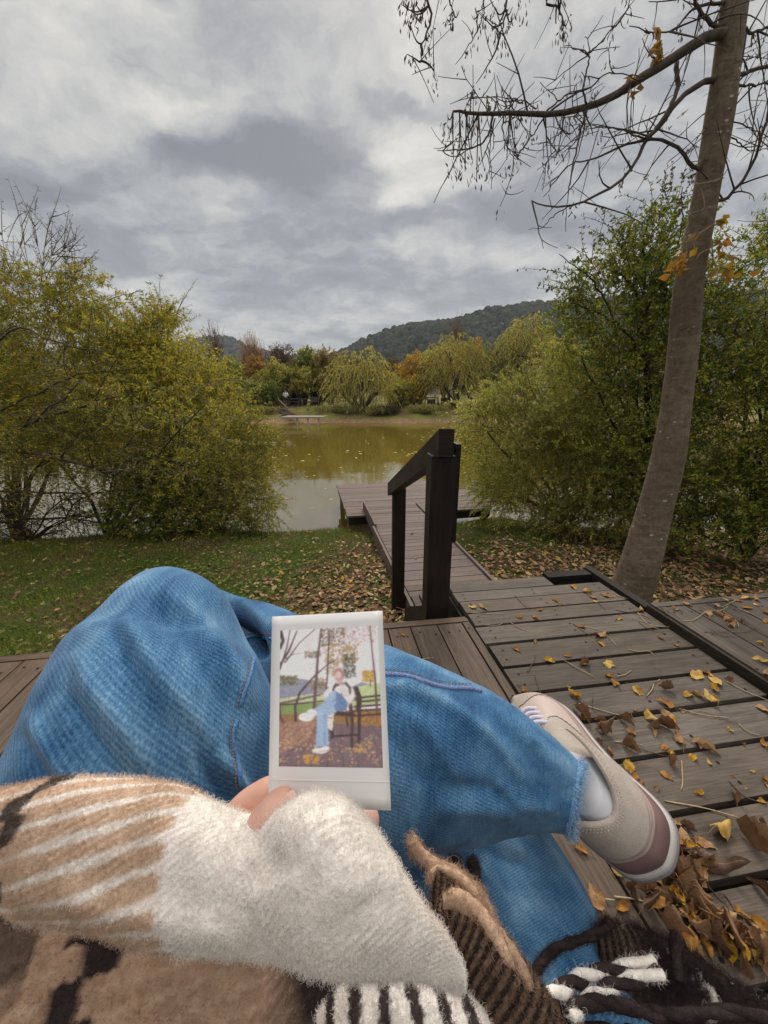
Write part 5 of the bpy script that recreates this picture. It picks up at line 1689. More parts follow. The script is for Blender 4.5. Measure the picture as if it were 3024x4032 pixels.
k = 0
while k < 140:
    u, v = rs.uniform(2490, 3040), rs.uniform(3330, 3860)
    if inside_poly(u, v):
        c_ = rs.choice(list('btdoyp'), p=[.36, .22, .22, .12, .06, .02])
        put_leaf(u, v, c_, rs.uniform(.42, .75) if c_ in 'btd' else rs.uniform(.6, .85), 'pile', rs.uniform(0, .03), tilt=.7)
        k += 1
for _ in range(46):
    u, v = rs.uniform(2050, 3040), rs.uniform(2700, 3400)
    if u < 2720 and v > 2750 and u < 2100 + (v - 2750) * .8 + 80:
        continue
    put_leaf(u, v, rs.choice(list('btoyp')), rs.uniform(.22, .5))
for _ in range(24):
    u, v = rs.uniform(1480, 1890), rs.uniform(2020, 2290)
    p_ = on(u, v, BZ)
    if bb0 + .05 < p_ @ BF.b < bb1 - .05:
        put_leaf(u, v, rs.choice(list('toyp')), rs.uniform(.6, 1.1), z=BZ + .002)

TW = [(2250, 2150, .46655, [[(370, 545), (600, 590), (685, 635)], [(520, 610), (700, 680), (865, 690), (940, 715)], [(560, 570), (640, 660), (745, 712)], [(600, 550), (700, 620), (780, 670)], [(565, 650), (660, 710), (805, 745)], [(750, 515), (800, 580), (820, 650)], [(945, 640), (1010, 635), (1080, 600), (1145, 545)], [(1180, 550), (1270, 545), (1320, 515)],
       [(1255, 410), (1330, 440), (1380, 465), (1270, 520)], [(1120, 735), (1300, 730), (1460, 735), (1560, 690)], [(1180, 740), (1300, 765), (1415, 762)], [(370, 1110), (450, 1090), (500, 1060)], [(630, 1275), (680, 1215), (695, 1165), (745, 1135)], [(60, 1335), (180, 1370), (280, 1400), (425, 1440)], [(180, 1280), (170, 1360), (240, 1440)], [(900, 1380), (1000, 1410), (1130, 1410), (1280, 1470), (1400, 1510)],
       [(1310, 1150), (1430, 1215), (1550, 1270), (1655, 1310)], [(275, 755), (330, 790), (390, 855)], [(380, 420), (470, 450), (560, 480)], [(210, 475), (290, 545)], [(10, 660), (100, 725), (160, 760)], [(80, 685), (160, 695), (250, 722)], [(480, 880), (560, 895), (650, 895), (690, 925)], [(1410, 1510), (1480, 1570), (1580, 1605)], [(500, 1415), (530, 1515)], [(370, 640), (400, 590), (430, 565)], [(1280, 555), (1390, 640), (1410, 690)], [(1400, 530), (1500, 575)]]),
      (1400, 2100, .979, [[(640, 250), (665, 280), (700, 310)], [(450, 320), (560, 328), (600, 325)], [(620, 360), (660, 385), (690, 395)], [(520, 372), (570, 372), (590, 365)], [(650, 610), (690, 635), (730, 660)], [(720, 570), (735, 620), (750, 665)], [(250, 520), (275, 507), (315, 503)], [(1300, 710), (1400, 735), (1500, 745)], [(1040, 840), (1100, 845), (1160, 858)], [(1110, 860), (1230, 895), (1300, 910)], [(1500, 1000), (1560, 1060), (1640, 1090)], [(1240, 1080), (1400, 1110), (1545, 1150)], [(1310, 920), (1315, 1000), (1308, 1035)], [(840, 515), (900, 550), (960, 580)], [(690, 560), (715, 520), (725, 490)], [(1170, 655), (1190, 615), (1220, 592)]]),
      (1500, 2900, .9186, [[(1340, 550), (1380, 620), (1450, 700), (1480, 720)], [(1000, 690), (1080, 700), (1150, 720)], [(960, 705), (1000, 708)], [(1590, 800), (1650, 880)], [(1470, 680), (1500, 720), (1520, 760)]])]
PALE = (.42, .33, .19)
for (ox, oy, s_, lst) in TW:
    for i, pl in enumerate(lst):
        Q_ = []
        for x, y in pl:
            p_, nm = surf(ox + x * s_, oy + y * s_)
            Q_.append(p_ + np.array([0, 0, .0022 + rs.uniform(0, .003)]))
        P = crom(np.array(Q_), 10)
        dark = (i * 7 + int(ox)) % 5 in (0, 3) or 'o' == 'x'
        a_ = Acc().tube(P, np.linspace(.0019, .0011, 10) * (.8 if dark else 1), 5, (.13, .085, .05) if dark else PALE)
        o = a_.build('twig', M['twig'], loc=P[5])
        kd = 'thin dark twig' if dark else 'pale bent leaf stalk'
        tag(o, f'{kd} lying {WHERE[nm]}', 'twig', f'{kd}s {WHERE[nm]}')
# ---------------------------------------------------------------- person: jeans, shoe, hand, shawl
rs = np.random.RandomState(600)
m, t = material('denim')
uv = t.uv()
sp = t.n('ShaderNodeSeparateXYZ', {0: uv})
wig = t.noise(t.mapping(uv, scale=(25, 25, 1)), 1.0, 2, .5)
pc = t.m('SUBTRACT', t.m('MULTIPLY', sp.outputs[0], .93), t.m('MULTIPLY', sp.outputs[1], .36))
qc = t.m('ADD', t.m('MULTIPLY', sp.outputs[0], .36), t.m('MULTIPLY', sp.outputs[1], .93))
rot = t.n('ShaderNodeCombineXYZ', {0: pc, 1: qc, 2: 0.0}).outputs[0]
ph = t.m('ADD', t.m('MULTIPLY', pc, 2500.0), t.m('MULTIPLY', wig, 4.0))
tw = t.m('ADD', t.m('MULTIPLY', t.m('SINE', ph), .5), .5)
slub = t.noise(t.mapping(uv, scale=(50, 430, 1)), 1.0, 2, .6)
slub2 = t.noise(t.mapping(rot, scale=(800, 330, 1)), 1.0, 2, .6)
fine = t.noise(t.mapping(uv, scale=(750, 750, 1)), 1.0, 1, .5)
cloud = t.noise(t.mapping(uv, scale=(14, 17, 1)), 1.0, 6, .65)
wear_shade = t.attr('Col')
wv_ = t.n('ShaderNodeSeparateXYZ', {0: wear_shade}).outputs[0]
f_ = t.m('ADD', t.m('MULTIPLY', tw, .09), t.m('MULTIPLY', slub, .17))
f_ = t.m('ADD', f_, t.m('MULTIPLY', slub2, .17))
f_ = t.m('ADD', f_, t.m('MULTIPLY', fine, .42))
f_ = t.m('ADD', f_, t.m('MULTIPLY', t.m('SUBTRACT', cloud, .5), .85))
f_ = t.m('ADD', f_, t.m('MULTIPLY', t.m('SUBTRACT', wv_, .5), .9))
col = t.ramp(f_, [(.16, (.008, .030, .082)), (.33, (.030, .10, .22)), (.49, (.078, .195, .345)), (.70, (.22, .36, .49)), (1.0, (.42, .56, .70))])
h = t.m('ADD', t.m('MULTIPLY', tw, .6), t.m('MULTIPLY', slub2, .5))
M['denim'] = finish(m, t, col, .9, t.bump(h, .12, .001), .1, Sheen_Weight=.15)
M['stitch'] = flat('stitching', (.30, .17, .08), .8)


def loft_fn(st, m_, n_, ratio=1.0, sx=2.0):
    """ring surface through stations (u1, v1, u2, v2, depth[, ratio]); returns V (m,n,3), uv, centre line"""
    st = np.array([list(s_) + [1.0] * (6 - len(s_)) for s_ in st], float)
    A = dep(st[:, 0], st[:, 1], st[:, 4]); B = dep(st[:, 2], st[:, 3], st[:, 4])
    cen = crom((A + B) / 2, m_); half = crom((B - A) / 2, m_); rt = crom(st[:, 5:6], m_)[:, 0]
    T = unit(np.gradient(cen, axis=0))
    hn = np.linalg.norm(half, axis=1)
    Nn = unit(np.cross(T, half))
    toc = CAM - cen
    sg = np.sign(np.sum(Nn * toc, axis=1)); sg[sg == 0] = 1
    sgn = 1 if np.median(sg) > 0 else -1
    Nn = Nn * sgn
    th = np.linspace(0, 2 * np.pi, n_, endpoint=False) - np.pi / 2
    c_, s_ = np.cos(th), np.sin(th)
    e = 2.0 / sx
    c_ = np.sign(c_) * np.abs(c_) ** e; s_ = np.sign(s_) * np.abs(s_) ** e
    V = cen[:, None] + half[:, None] * c_[None, :, None] + Nn[:, None] * (hn * rt * ratio)[:, None, None] * s_[None, :, None]
    L = np.concatenate([[0], np.cumsum(np.linalg.norm(np.diff(cen, axis=0), axis=1))])
    per = 2 * np.pi * np.median(hn) * (1 + ratio) / 2
    U = np.stack([np.repeat(L[:, None], n_, 1), np.repeat((np.arange(n_) / n_ * per)[None], m_, 0)], -1)
    return V, U, cen, sgn


def ring_normals(V):
    du = np.gradient(V, axis=0)
    dv = (np.roll(V, -1, axis=1) - np.roll(V, 1, axis=1))
    return unit(np.cross(du, dv))


def seg_dist(u, v, pl):
    """distance in photo pixels to a polyline, signed side and position along it"""
    best = np.full(u.shape, 1e9); side = np.zeros(u.shape); pos = np.zeros(u.shape)
    tot = 0
    pl = crom(np.array(pl, float), max(12, len(pl) * 6))
    Ls = np.linalg.norm(np.diff(pl, axis=0), axis=1); T_ = Ls.sum()
    for (a_, b_), l_ in zip(zip(pl[:-1], pl[1:]), Ls):
        d = b_ - a_
        k = np.clip(((u - a_[0]) * d[0] + (v - a_[1]) * d[1]) / (l_ ** 2 + 1e-9), 0, 1)
        px, py = a_[0] + k * d[0], a_[1] + k * d[1]
        ds = np.hypot(u - px, v - py)
        sd = np.sign(d[0] * (v - a_[1]) - d[1] * (u - a_[0]))
        w_ = ds < best
        best = np.where(w_, ds, best); side = np.where(w_, sd, side); pos = np.where(w_, (tot + k * l_) / T_, pos)
        tot += l_
    return best, side, pos


def sculpt(V, strokes):
    """folds pressed into the cloth along lines; width in photo pixels, height in metres"""
    N_ = ring_normals(V)
    if np.median(np.sum((V - V.mean(axis=1, keepdims=True)) * N_, axis=-1)) < 0:
        N_ = -N_
    u, v, d = pix(V.reshape(-1, 3))
    sh = V.shape[:2]
    u, v = u.reshape(sh), v.reshape(sh)
    facing = np.clip(np.sum(N_ * unit(CAM - V), axis=-1) * 4 + .3, 0, 1)
    disp = np.zeros(sh); wear_shade = np.full(sh, .5)
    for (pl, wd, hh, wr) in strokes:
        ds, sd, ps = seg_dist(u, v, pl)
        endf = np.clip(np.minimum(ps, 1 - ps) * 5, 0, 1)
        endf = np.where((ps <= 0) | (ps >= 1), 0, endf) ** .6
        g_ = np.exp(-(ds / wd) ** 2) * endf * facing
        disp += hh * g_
        wear_shade += wr * np.exp(-(ds / (wd * .55)) ** 2) * endf * facing
    return V + N_ * disp[..., None], wear_shade


def jeans_leg(st, m_, n_, ratio, strokes, seed, soft=.004, sx=2.0):
    V, U, cen, sg = loft_fn(st, m_, n_, ratio, sx)
    N_ = ring_normals(V)
    nz = fbm(V.reshape(-1, 3), 16, seed, 3).reshape(V.shape[:2])
    V = V + N_ * (nz * soft)[..., None]
    V, wear_shade = sculpt(V, strokes)
    return V, U, wear_shade, sg


person = thing('person', (0.0, .1, .45), 'person in blue jeans with crossed legs and plaid shawl, holding an instant photo', 'person')

# left thigh up to the raised knee
TH = [(-420, 3650, 1000, 3900, .37), (-230, 3350, 1010, 3500, .36), (-40, 3130, 1040, 3230, .352), (120, 2890, 1075, 3010, .355), (212, 2710, 1080, 2800, .37), (318, 2540, 1025, 2600, .40), (440, 2405, 945, 2465, .425), (530, 2318, 845, 2378, .465), (615, 2288, 770, 2328, .49), (680, 2282, 705, 2298, .50)]
V, U, wear_shade, sg = jeans_leg(TH, 170, 200, .78, [
    ([(480, 2400), (600, 2600), (750, 2800), (900, 3010), (980, 3180)], 42, .0065, .10), ([(420, 2450), (520, 2640), (640, 2850), (760, 3080)], 34, -.006, -.05), ([(300, 2560), (380, 2720), (520, 2900), (650, 3100)], 46, .0065, .08), ([(230, 2700), (330, 2860), (450, 3040), (520, 3160)], 36, -.006, -.05),
    ([(560, 2330), (700, 2480), (850, 2700), (930, 2850)], 40, -.005, -.05), ([(640, 2310), (800, 2450), (930, 2630), (990, 2800)], 36, .006, .08), ([(600, 2262), (520, 2290), (400, 2360), (280, 2480)], 30, .002, .16), ([(120, 2800), (200, 2950), (300, 3090)], 40, .006, .06), ([(60, 2880), (130, 3000), (200, 3100)], 30, -.004, 0),
    ([(840, 2960), (930, 3080), (1000, 3180)], 30, .007, .04), ([(780, 2960), (860, 3100), (930, 3200)], 22, -.006, 0), ([(690, 2900), (780, 3060), (850, 3170)], 28, .005, .05)], 1)
seamU, seamV = None, None
jn = Acc()
F = grid_faces(V.shape[0], V.shape[1], True)
jn.add(V.reshape(-1, 3), F if sg < 0 else F[:, ::-1], np.repeat(wear_shade.reshape(-1, 1), 3, 1), U.reshape(-1, 2))
Vth = V
# crossed shin from the knee to the frayed hem
CF = [(800, 2450, 815, 2490, .56, .5), (790, 2365, 830, 2640, .575, .5), (815, 2318, 875, 2840, .58, .55), (900, 2334, 950, 2990, .57, .6), (1100, 2402, 1130, 3130, .54, .7), (1320, 2478, 1310, 3270, .485, .9), (1530, 2562, 1500, 3345, .437), (1740, 2645, 1690, 3335, .42), (1930, 2735, 1900, 3298, .405), (2080, 2838, 2060, 3268, .39), (2200, 2935, 2165, 3265, .38), (2283, 3012, 2232, 3272, .372)]
V, U, wear_shade, sg = jeans_leg(CF, 190, 200, .72, [
    ([(1480, 2690), (1700, 2740), (1880, 2850), (1990, 2960), (2060, 3080)], 34, .0055, .17), ([(1540, 2770), (1680, 2870), (1780, 3000), (1830, 3120)], 42, .006, .06), ([(1450, 2840), (1580, 2960), (1680, 3100)], 40, -.005, -.05), ([(1520, 2720), (1600, 2690), (1700, 2700)], 22, .003, .10), ([(1900, 2760), (2050, 2870), (2180, 2990), (2240, 3100)], 38, .004, .04),
    ([(2090, 2930), (2130, 3080), (2110, 3210)], 34, -.005, -.02), ([(1950, 3080), (2060, 3160), (2200, 3180)], 34, .006, .05), ([(1700, 3180), (1900, 3180), (2080, 3210)], 44, .005, .03), ([(1760, 3080), (1900, 3110), (2020, 3140)], 34, -.0045, -.03), ([(700, 2255), (860, 2330), (1000, 2420), (1080, 2480)], 34, .006, .10), ([(1560, 2560), (1750, 2650), (1930, 2740)], 22, .002, .10),
    ([(740, 2270), (830, 2320), (910, 2400), (975, 2490), (1020, 2600)], 34, -.05, -.25), ([(1000, 2700), (1030, 2850), (1060, 3000)], 30, .006, .03), ([(1590, 2840), (1540, 3000), (1540, 3180)], 40, .004, .0)], 2)  # knee crease stroke also paints its shade dark into the denim
F = grid_faces(V.shape[0], V.shape[1], True)
jn.add(V.reshape(-1, 3), F if sg < 0 else F[:, ::-1], np.repeat(wear_shade.reshape(-1, 1), 3, 1), U.reshape(-1, 2)[:, ::-1] * np.array([1, -1]) + np.array([3.0, 1.0]))
Vcf = V
# thigh of the other leg, running back under the shin
OT = [(1440, 3000, 1990, 3120, .56), (1480, 3200, 2080, 3190, .535), (1560, 3370, 2180, 3320, .505), (1690, 3600, 2315, 3560, .46), (1830, 3850, 2470, 3840, .415), (2000, 4130, 2640, 4130, .37), (2150, 4480, 2850, 4480, .33)]
V, U, wear_shade, sg = jeans_leg(OT, 130, 160, .8, [([(1750, 3300), (1900, 3420), (2060, 3640), (2200, 3850)], 60, .003, .05), ([(2140, 3290), (2250, 3470), (2390, 3720)], 30, .002, .08), ([(1900, 3330), (2010, 3400), (2120, 3400)], 40, -.004, -.03)], 3, .003)
F = grid_faces(V.shape[0], V.shape[1], True)
jn.add(V.reshape(-1, 3), F if sg < 0 else F[:, ::-1], np.repeat(wear_shade.reshape(-1, 1), 3, 1) + .04, U.reshape(-1, 2) + np.array([7.0, 2.0]))
Vot = V
jeans = jn.build('jeans', M['denim'], person, smooth=True)


def snap(Vs, pts, lift=.001, n=30):
    """points of surface Vs nearest to the photo-pixel line, lifted off the cloth (front side only)"""
    u, v, d = pix(Vs.reshape(-1, 3))
    N_ = ring_normals(Vs)
    if np.median(np.sum((Vs - Vs.mean(axis=1, keepdims=True)) * N_, axis=-1)) < 0:
        N_ = -N_
    Nf = N_.reshape(-1, 3); Pf = Vs.reshape(-1, 3)
    ok = np.sum(Nf * unit(CAM - Pf), axis=1) > -.1
    out = []
    for a_ in crom(np.array(pts, float), n):
        ds = np.hypot(u - a_[0], v - a_[1]) + 1e6 * (~ok)
        i = np.argsort(ds)[:4]
        w_ = 1 / (ds[i] + 2)
        out.append((Pf[i] * w_[:, None]).sum(0) / w_.sum() + Nf[i[0]] * lift)
    out = np.array(out)
    k = np.array([.25, .5, .25])
    sm = out.copy()
    for c_ in range(3):
        sm[1:-1, c_] = np.convolve(out[:, c_], k, 'valid')
    return sm


def seam(Vs, pts, r_, col, name='seam', n=40):
    P = snap(Vs, pts, .0008, n)
    L = np.linspace(0, 60, n)
    a_ = Acc().tube(P, r_ * (1 + .12 * np.sin(L * 2)), 8, col, True)
    return a_.build(name, M['stitchcloth'], jeans, smooth=True)


def stitches(Vs, pts, n=70, lift=.0016):
    P = snap(Vs, pts, lift, n)
    a_ = Acc()
    for i in range(0, n - 1, 2):
        a_.tube(P[i:i + 2], .00055, 5, (1, 1, 1))
    return a_.build('stitching', M['stitch'], jeans)


m, t = material('seam_cloth')
M['stitchcloth'] = finish(m, t, t.mix(1.0, t.attr('Col'), t.ramp(t.noise(t.obj(), 700, 2), [(.3, (.5, .5, .5)), (.7, (1.4, 1.4, 1.4))]), 'MULTIPLY'), .9, None, .1)
seam(Vcf, [(1500, 2655), (1600, 2662), (1680, 2690), (1760, 2708), (1850, 2712), (1890, 2722)], .0022, (.19, .24, .43))
stitches(Vcf, [(1500, 2638), (1600, 2645), (1690, 2672), (1770, 2690), (1850, 2697)], 50)
seam(Vth, [(1000, 2590), (975, 2680), (940, 2800), (915, 2900), (930, 3000), (950, 3100)], .0020, (.10, .22, .42))
stitches(Vth, [(988, 2590), (962, 2680), (926, 2800), (902, 2900), (915, 3000), (935, 3100)], 80)
seam(Vcf, [(950, 2515), (1000, 2510), (1060, 2514), (1120, 2520)], .0018, (.12, .26, .48))
stitches(Vcf, [(955, 2500), (1000, 2495), (1060, 2497), (1120, 2505)], 36)
# frayed hem of the shin
ring = Vcf[-1]
axis = unit(Vcf[-1].mean(0) - Vcf[-8].mean(0))
hem = Acc()
hm = []
for k_, (sh_, sc_) in enumerate(((-.004, 1.015), (0.0, 1.03), (.004, 1.02), (.003, .985), (-.03, .96))):
    c_ = ring.mean(0)
    hm.append(c_ + (ring - c_) * sc_ + axis * sh_)
hem.add(np.array(hm).reshape(-1, 3), grid_faces(5, ring.shape[0], True), (.15, .33, .55))
hemo = hem.build('frayed_hem', M['stitchcloth'], jeans, smooth=True)


def fuzz(name, parent, roots, dirs, length, rad, col, mat, seed, K=5, curl=.5, grav=.0):
    """short fibres standing on cloth: one curves object"""
    rs_ = np.random.RandomState(seed)
    n = len(roots)
    s_ = np.linspace(0, 1, K)
    ln = length * rs_.uniform(.3, 1.3, n)
    sd_ = unit(np.cross(dirs, rand_dirs(rs_, n)))
    sd2 = np.cross(dirs, sd_)
    a1 = rs_.uniform(-1, 1, n) * curl * 3
    P = roots[:, None] + dirs[:, None] * (ln[:, None] * s_[None])[..., None]
    P = P + sd_[:, None] * (ln[:, None] * np.sin(s_[None] * (1.5 + np.abs(a1[:, None]))) * curl)[..., None] + sd2[:, None] * (ln[:, None] * (np.cos(s_[None] * a1[:, None] * 1.6) - 1) * curl * .6)[..., None]
    P[..., 2] -= grav * ln[:, None] * s_[None] ** 2
    off = np.array(world_loc(parent))
    hc = bpy.data.hair_curves.new(name)
    hc.add_curves([K] * n)
    hc.points.foreach_set('position', (P - off).reshape(-1).astype(np.float32))
    ra = hc.attributes.get('radius') or hc.attributes.new('radius', 'FLOAT', 'POINT')
    ra.data.foreach_set('value', np.tile(rad * np.linspace(1, .5, K), n).astype(np.float32))
    ca = hc.attributes.new('Col', 'FLOAT_COLOR', 'CURVE')
    ca.data.foreach_set('color', np.concatenate([col, np.ones((n, 1))], 1).reshape(-1).astype(np.float32))
    hc.materials.append(mat)
    o = bpy.data.objects.new(name, hc)
    C.objects.link(o)
    o.parent = parent
    return o


m, t = material('wool_fibre')
cl_ = t.attr('Col')
dd = t.n('ShaderNodeBsdfDiffuse', {'Color': cl_})
tr = t.n('ShaderNodeBsdfTranslucent', {'Color': cl_})
t.n('ShaderNodeOutputMaterial', {'Surface': t.n('ShaderNodeMixShader', {0: .35, 1: dd, 2: tr})})
M['fibre'] = m
m, t = material('wool_cloth')
cl_ = t.attr('Col')
nn_ = t.noise(t.obj(), 420, 3, .6)
nb_ = t.noise(t.obj(), 130, 3, .6)
M['wool'] = finish(m, t, t.mix(1.0, cl_, t.ramp(nb_, [(.3, (.80, .79, .78)), (.6, (1.05, 1.05, 1.05))]), 'MULTIPLY'), 1.0, t.bump(t.m('ADD', nn_, nb_), .6, .002), .0)

n = 3000
i_ = rs.randint(0, ring.shape[0], n)
c_ = ring.mean(0)
rp = c_ + (ring[i_] - c_) * rs.uniform(.97, 1.035, (n, 1)) + axis * rs.uniform(-.002, .005, (n, 1)) + rs.normal(size=(n, 3)) * .001
fd = unit(axis * 1.0 + unit(ring[i_] - c_) * .35 + rand_dirs(rs, n) * .7)
fuzz('hem_fibres', jeans, rp, fd, .0052, .0001, pick(rs, [(.30, .47, .66), (.5, .65, .8), (.14, .32, .55), (.62, .72, .82)], n), M['fibre'], 3, curl=.5)

# --- shoe of the crossed foot
hb = dep(2648, 3432, .375); toe = dep(2135, 2850, .585)
an = dep(2290, 3110, .385)
X_ = unit(toe - hb)
Z_ = unit((an - hb) - X_ * ((an - hb) @ X_))
Y_ = np.cross(Z_, X_)
SL = .248


def sw(P):
    P = np.asarray(P, float)
    return hb + P[..., 0:1] * X_ + P[..., 1:2] * Y_ + P[..., 2:3] * Z_


nphi = 240
phi = np.linspace(0, 2 * np.pi, nphi, endpoint=False)
# outline of the sole: x along foot, y across
half_w = np.interp((1 - np.cos(phi)) / 2, [0, .04, .12, .25, .4, .55, .7, .82, .93, 1], [0, .031, .040, .042, .039, .042, .048, .047, .033, 0])
ox = (1 - np.cos(phi)) / 2 * SL
oy = np.sign(np.sin(phi)) * half_w + .006 * np.sin(ox / SL * 3.1)
OUT = np.stack([ox, oy], 1)
for _ in range(70):
    OUT = (np.roll(OUT, 1, 0) + 2 * OUT + np.roll(OUT, -1, 0)) / 4
ctr = np.array([SL * .5, .004])
onrm = np.roll(OUT, -1, 0) - np.roll(OUT, 1, 0)
onrm = unit(np.stack([onrm[:, 1], -onrm[:, 0]], 1))
if ((OUT - ctr) * onrm).sum() < 0:
    onrm = -onrm
xs_ = OUT[:, 0] / SL
toe_up = .022 * np.clip((xs_ - .72) / .28, 0, 1) ** 1.6


def band(name, parent, lays, mat, cap=False):
    """lays: list of (z at heel, z at toe, outward offset) rings round the sole outline, heel to toe"""
    a_ = Acc()
    rings = []
    for zh, zt_, of in lays:
        z_ = zh + (zt_ - zh) * np.clip((xs_ - .12) / .5, 0, 1) ** .8 + toe_up
        q_ = OUT + onrm * of
        rings.append(np.stack([q_[:, 0], q_[:, 1], z_], 1))
    V = sw(np.array(rings)).reshape(-1, 3)
    F = grid_faces(len(lays), nphi, True)
    a_.add(V, F, (1, 1, 1), np.zeros((len(V), 2)))
    if cap:
        k = a_.k
        a_.add(sw(np.array([[SL * .5, .004, lays[0][0]]])), np.zeros((0, 3), int))
        a_.faces(np.stack([np.arange(nphi), (np.arange(nphi) + 1) % nphi, np.full(nphi, k)], 1)[:, ::-1])
    return a_.build(name, mat, parent, smooth=True)


M['outsole'] = flat('outsole_rubber', (.20, .175, .19), .35)
M['midwhite'] = flat('midsole_cream', (.50, .465, .44), .7)
M['mauve'] = flat('mauve_foam', (.20, .122, .112), .6)
m, t = material('suede')
sn = t.noise(t.obj(), 900, 3, .6)
sn2 = t.noise(t.obj(), 60, 3, .6)
M['suede'] = finish(m, t, t.mix(t.mapr(sn2, .35, .7), t.mix(t.mapr(sn, .3, .7), (.35, .295, .25), (.50, .435, .38)), t.mix(t.mapr(sn, .3, .7), (.40, .345, .295), (.55, .49, .43))), .95, t.bump(sn, .5, .001), .1)
M['mesh'] = flat('pink_beige_leather', (.56, .45, .40), .6)
M['lining'] = flat('white_padding', (.58, .58, .62), .85)
M['lace'] = flat('lilac_lace', (.60, .57, .70), .8)
shoe = bpy.data.objects.new('shoe', None); C.objects.link(shoe); shoe.parent = person
shoe.location = Vector(hb) - world_loc(person)
band('outsole', shoe, [(.0, .0, -.006), (.0, .0, -.001), (.001, .001, .0025), (.0036, .0034, .003), (.0046, .0042, .0015)], M['outsole'], True)
band('midsole', shoe, [(.0035, .003, -.002), (.0042, .004, .001), (.0055, .005, .0022), (.0128, .0095, .0018), (.0142, .0105, -.001)], M['midwhite'])
band('foam_block', shoe, [(.0136, .010, -.003), (.0146, .0108, .0006), (.027, .014, .0004), (.038, .017, -.0004), (.0395, .0175, -.004)], M['mauve'])
rb = [(.0388, .0172, -.005)]
for k in range(5):
    z0 = .0392 + k * .0048
    zt0 = .0175 + k * .0012
    rb += [(z0, zt0, -.0022 - k * .0002), (z0 + .0016, zt0 + .0004, .0008 - k * .0003), (z0 + .0033, zt0 + .0008, .0002 - k * .0003), (z0 + .0047, zt0 + .0011, -.0030 - k * .0002)]
rb += [(.0645, .0245, -.007)]
M['rib'] = flat('ribbed_band', (.37, .275, .25), .6)
band('ribbed_band', shoe, rb, M['rib'])
# upper: rings from the sole edge closing over the foot
hx = np.array([0, .06, .14, .22, .30, .42, .55, .68, .80, .90, .97, 1.0])
hy = np.array([.098, .104, .108, .110, .108, .098, .084, .070, .060, .052, .044, .04])
nt = 60
rings, cols = [], []
for k in range(nt):
    tt_ = k / (nt - 1)
    base_z = np.interp(xs_, [0, .3, .6, 1], [.062, .050, .026, .022]) + toe_up
    s_ = (1 - tt_ ** 2.6) ** (1 / 2.0)
    px = ctr[0] + (OUT[:, 0] - onrm[:, 0] * .003 - ctr[0]) * (s_ * .985 + .0)
    py = .004 * 0 + (OUT[:, 1] - onrm[:, 1] * .003) * s_ * (1 - .22 * tt_)
    topz = np.interp(np.clip(px / SL, 0, 1), hx, hy)
    z_ = base_z + (np.maximum(topz, base_z + .004) - base_z) * np.sin(tt_ * np.pi / 2)
    rings.append(np.stack([px, py, z_], 1))
UPR = np.array(rings)
a_ = Acc()
V = sw(UPR).reshape(-1, 3)
a_.add(V, grid_faces(nt, nphi, True), (1, 1, 1))
up_o = a_.build('upper', M['suede'], shoe, smooth=True)
# front half in smooth pinkish leather, white padded collar, lace, side panel
def patch(name, cond_lo, cond_hi, zlo, zhi, lift, mat, nx=40, nz=14, side=None):
    """panel lying on the upper between foot positions x and ring heights t"""
    sel = []
    return None


Nup = ring_normals(UPR)
if np.median(((UPR - np.array([ctr[0], 0, .06])) * Nup).sum(-1)) < 0:
    Nup = -Nup


def panel(name, mat, test, lift):
    a_ = Acc()
    keep = test(UPR[..., 0], UPR[..., 1], UPR[..., 2], np.arange(nt)[:, None] / (nt - 1) + 0 * UPR[..., 0])
    F = grid_faces(nt, nphi, True)
    kf = keep.reshape(-1)
    F = F[kf[F].all(1)]
    V = sw(UPR + Nup * lift)
    Vb = sw(UPR - Nup * .001)
    used = np.unique(F)
    mp = -np.ones(nt * nphi, int); mp[used] = np.arange(len(used))
    a_.add(V.reshape(-1, 3)[used], mp[F], (1, 1, 1))
    return a_.build(name, mat, shoe, smooth=True)


panel('toe_panel', M['mesh'], lambda x, y, z, t_: (x > .125 + .02 * np.sin(t_ * 3)), .0010)
panel('toe_cap', M['suede'], lambda x, y, z, t_: (x > .205) & (t_ < .75), .0022)
# padded heel collar
a_ = Acc()
rg = []
for k in range(16):
    f_ = k / 15
    zc = .056 + .054 * f_
    rr = .0335 - .011 * f_ ** 2
    th = np.linspace(0, 2 * np.pi, 48, endpoint=False)
    rg.append(np.stack([.045 + (.046 - .014 * f_ ** 2) * np.cos(th), rr * np.sin(th), zc + 0 * th - .0 * np.cos(th)], 1))
rg = np.array(rg)
a_.add(sw(rg).reshape(-1, 3), grid_faces(16, 48, True), (1, 1, 1))
for rev, rw in ((False, 15),):
    k = a_.k
    a_.add(sw(rg[rw].mean(0))[None], np.zeros((0, 3), int))
    a_.faces(np.stack([rw * 48 + np.arange(48), rw * 48 + (np.arange(48) + 1) % 48, np.full(48, k)], 1))
a_.build('heel_collar', M['lining'], shoe, smooth=True)
# heel counter: suede U round the collar, its edge stitched
a_ = Acc()
gx_ = np.linspace(-1.9, 1.9, 60)
rgs = []
for f_ in np.linspace(0, 1, 14):
    topz = .113 - .015 * np.exp(-((gx_ + .25) / .6) ** 2) + .016 * np.clip(np.abs(gx_) - .7, 0, 2)
    z_ = .058 + (topz - .058) * f_
    ax_, ay_ = .0540 - .004 * f_ - .003 * f_ ** 3, .0415 - .003 * f_ - .002 * f_ ** 3
    rgs.append(np.stack([.050 - ax_ * np.cos(gx_), ay_ * np.sin(gx_), z_], 1))
rgs = np.array(rgs)
inner = rgs[-1] + np.array([.004, 0, -.001]) * 1.0
inner[:, 1] *= .93
a_.add(sw(np.concatenate([rgs, inner[None]])).reshape(-1, 3), grid_faces(15, 60), (1, 1, 1))
a_.build('heel_counter', M['suede'], shoe, smooth=True)
a_ = Acc()
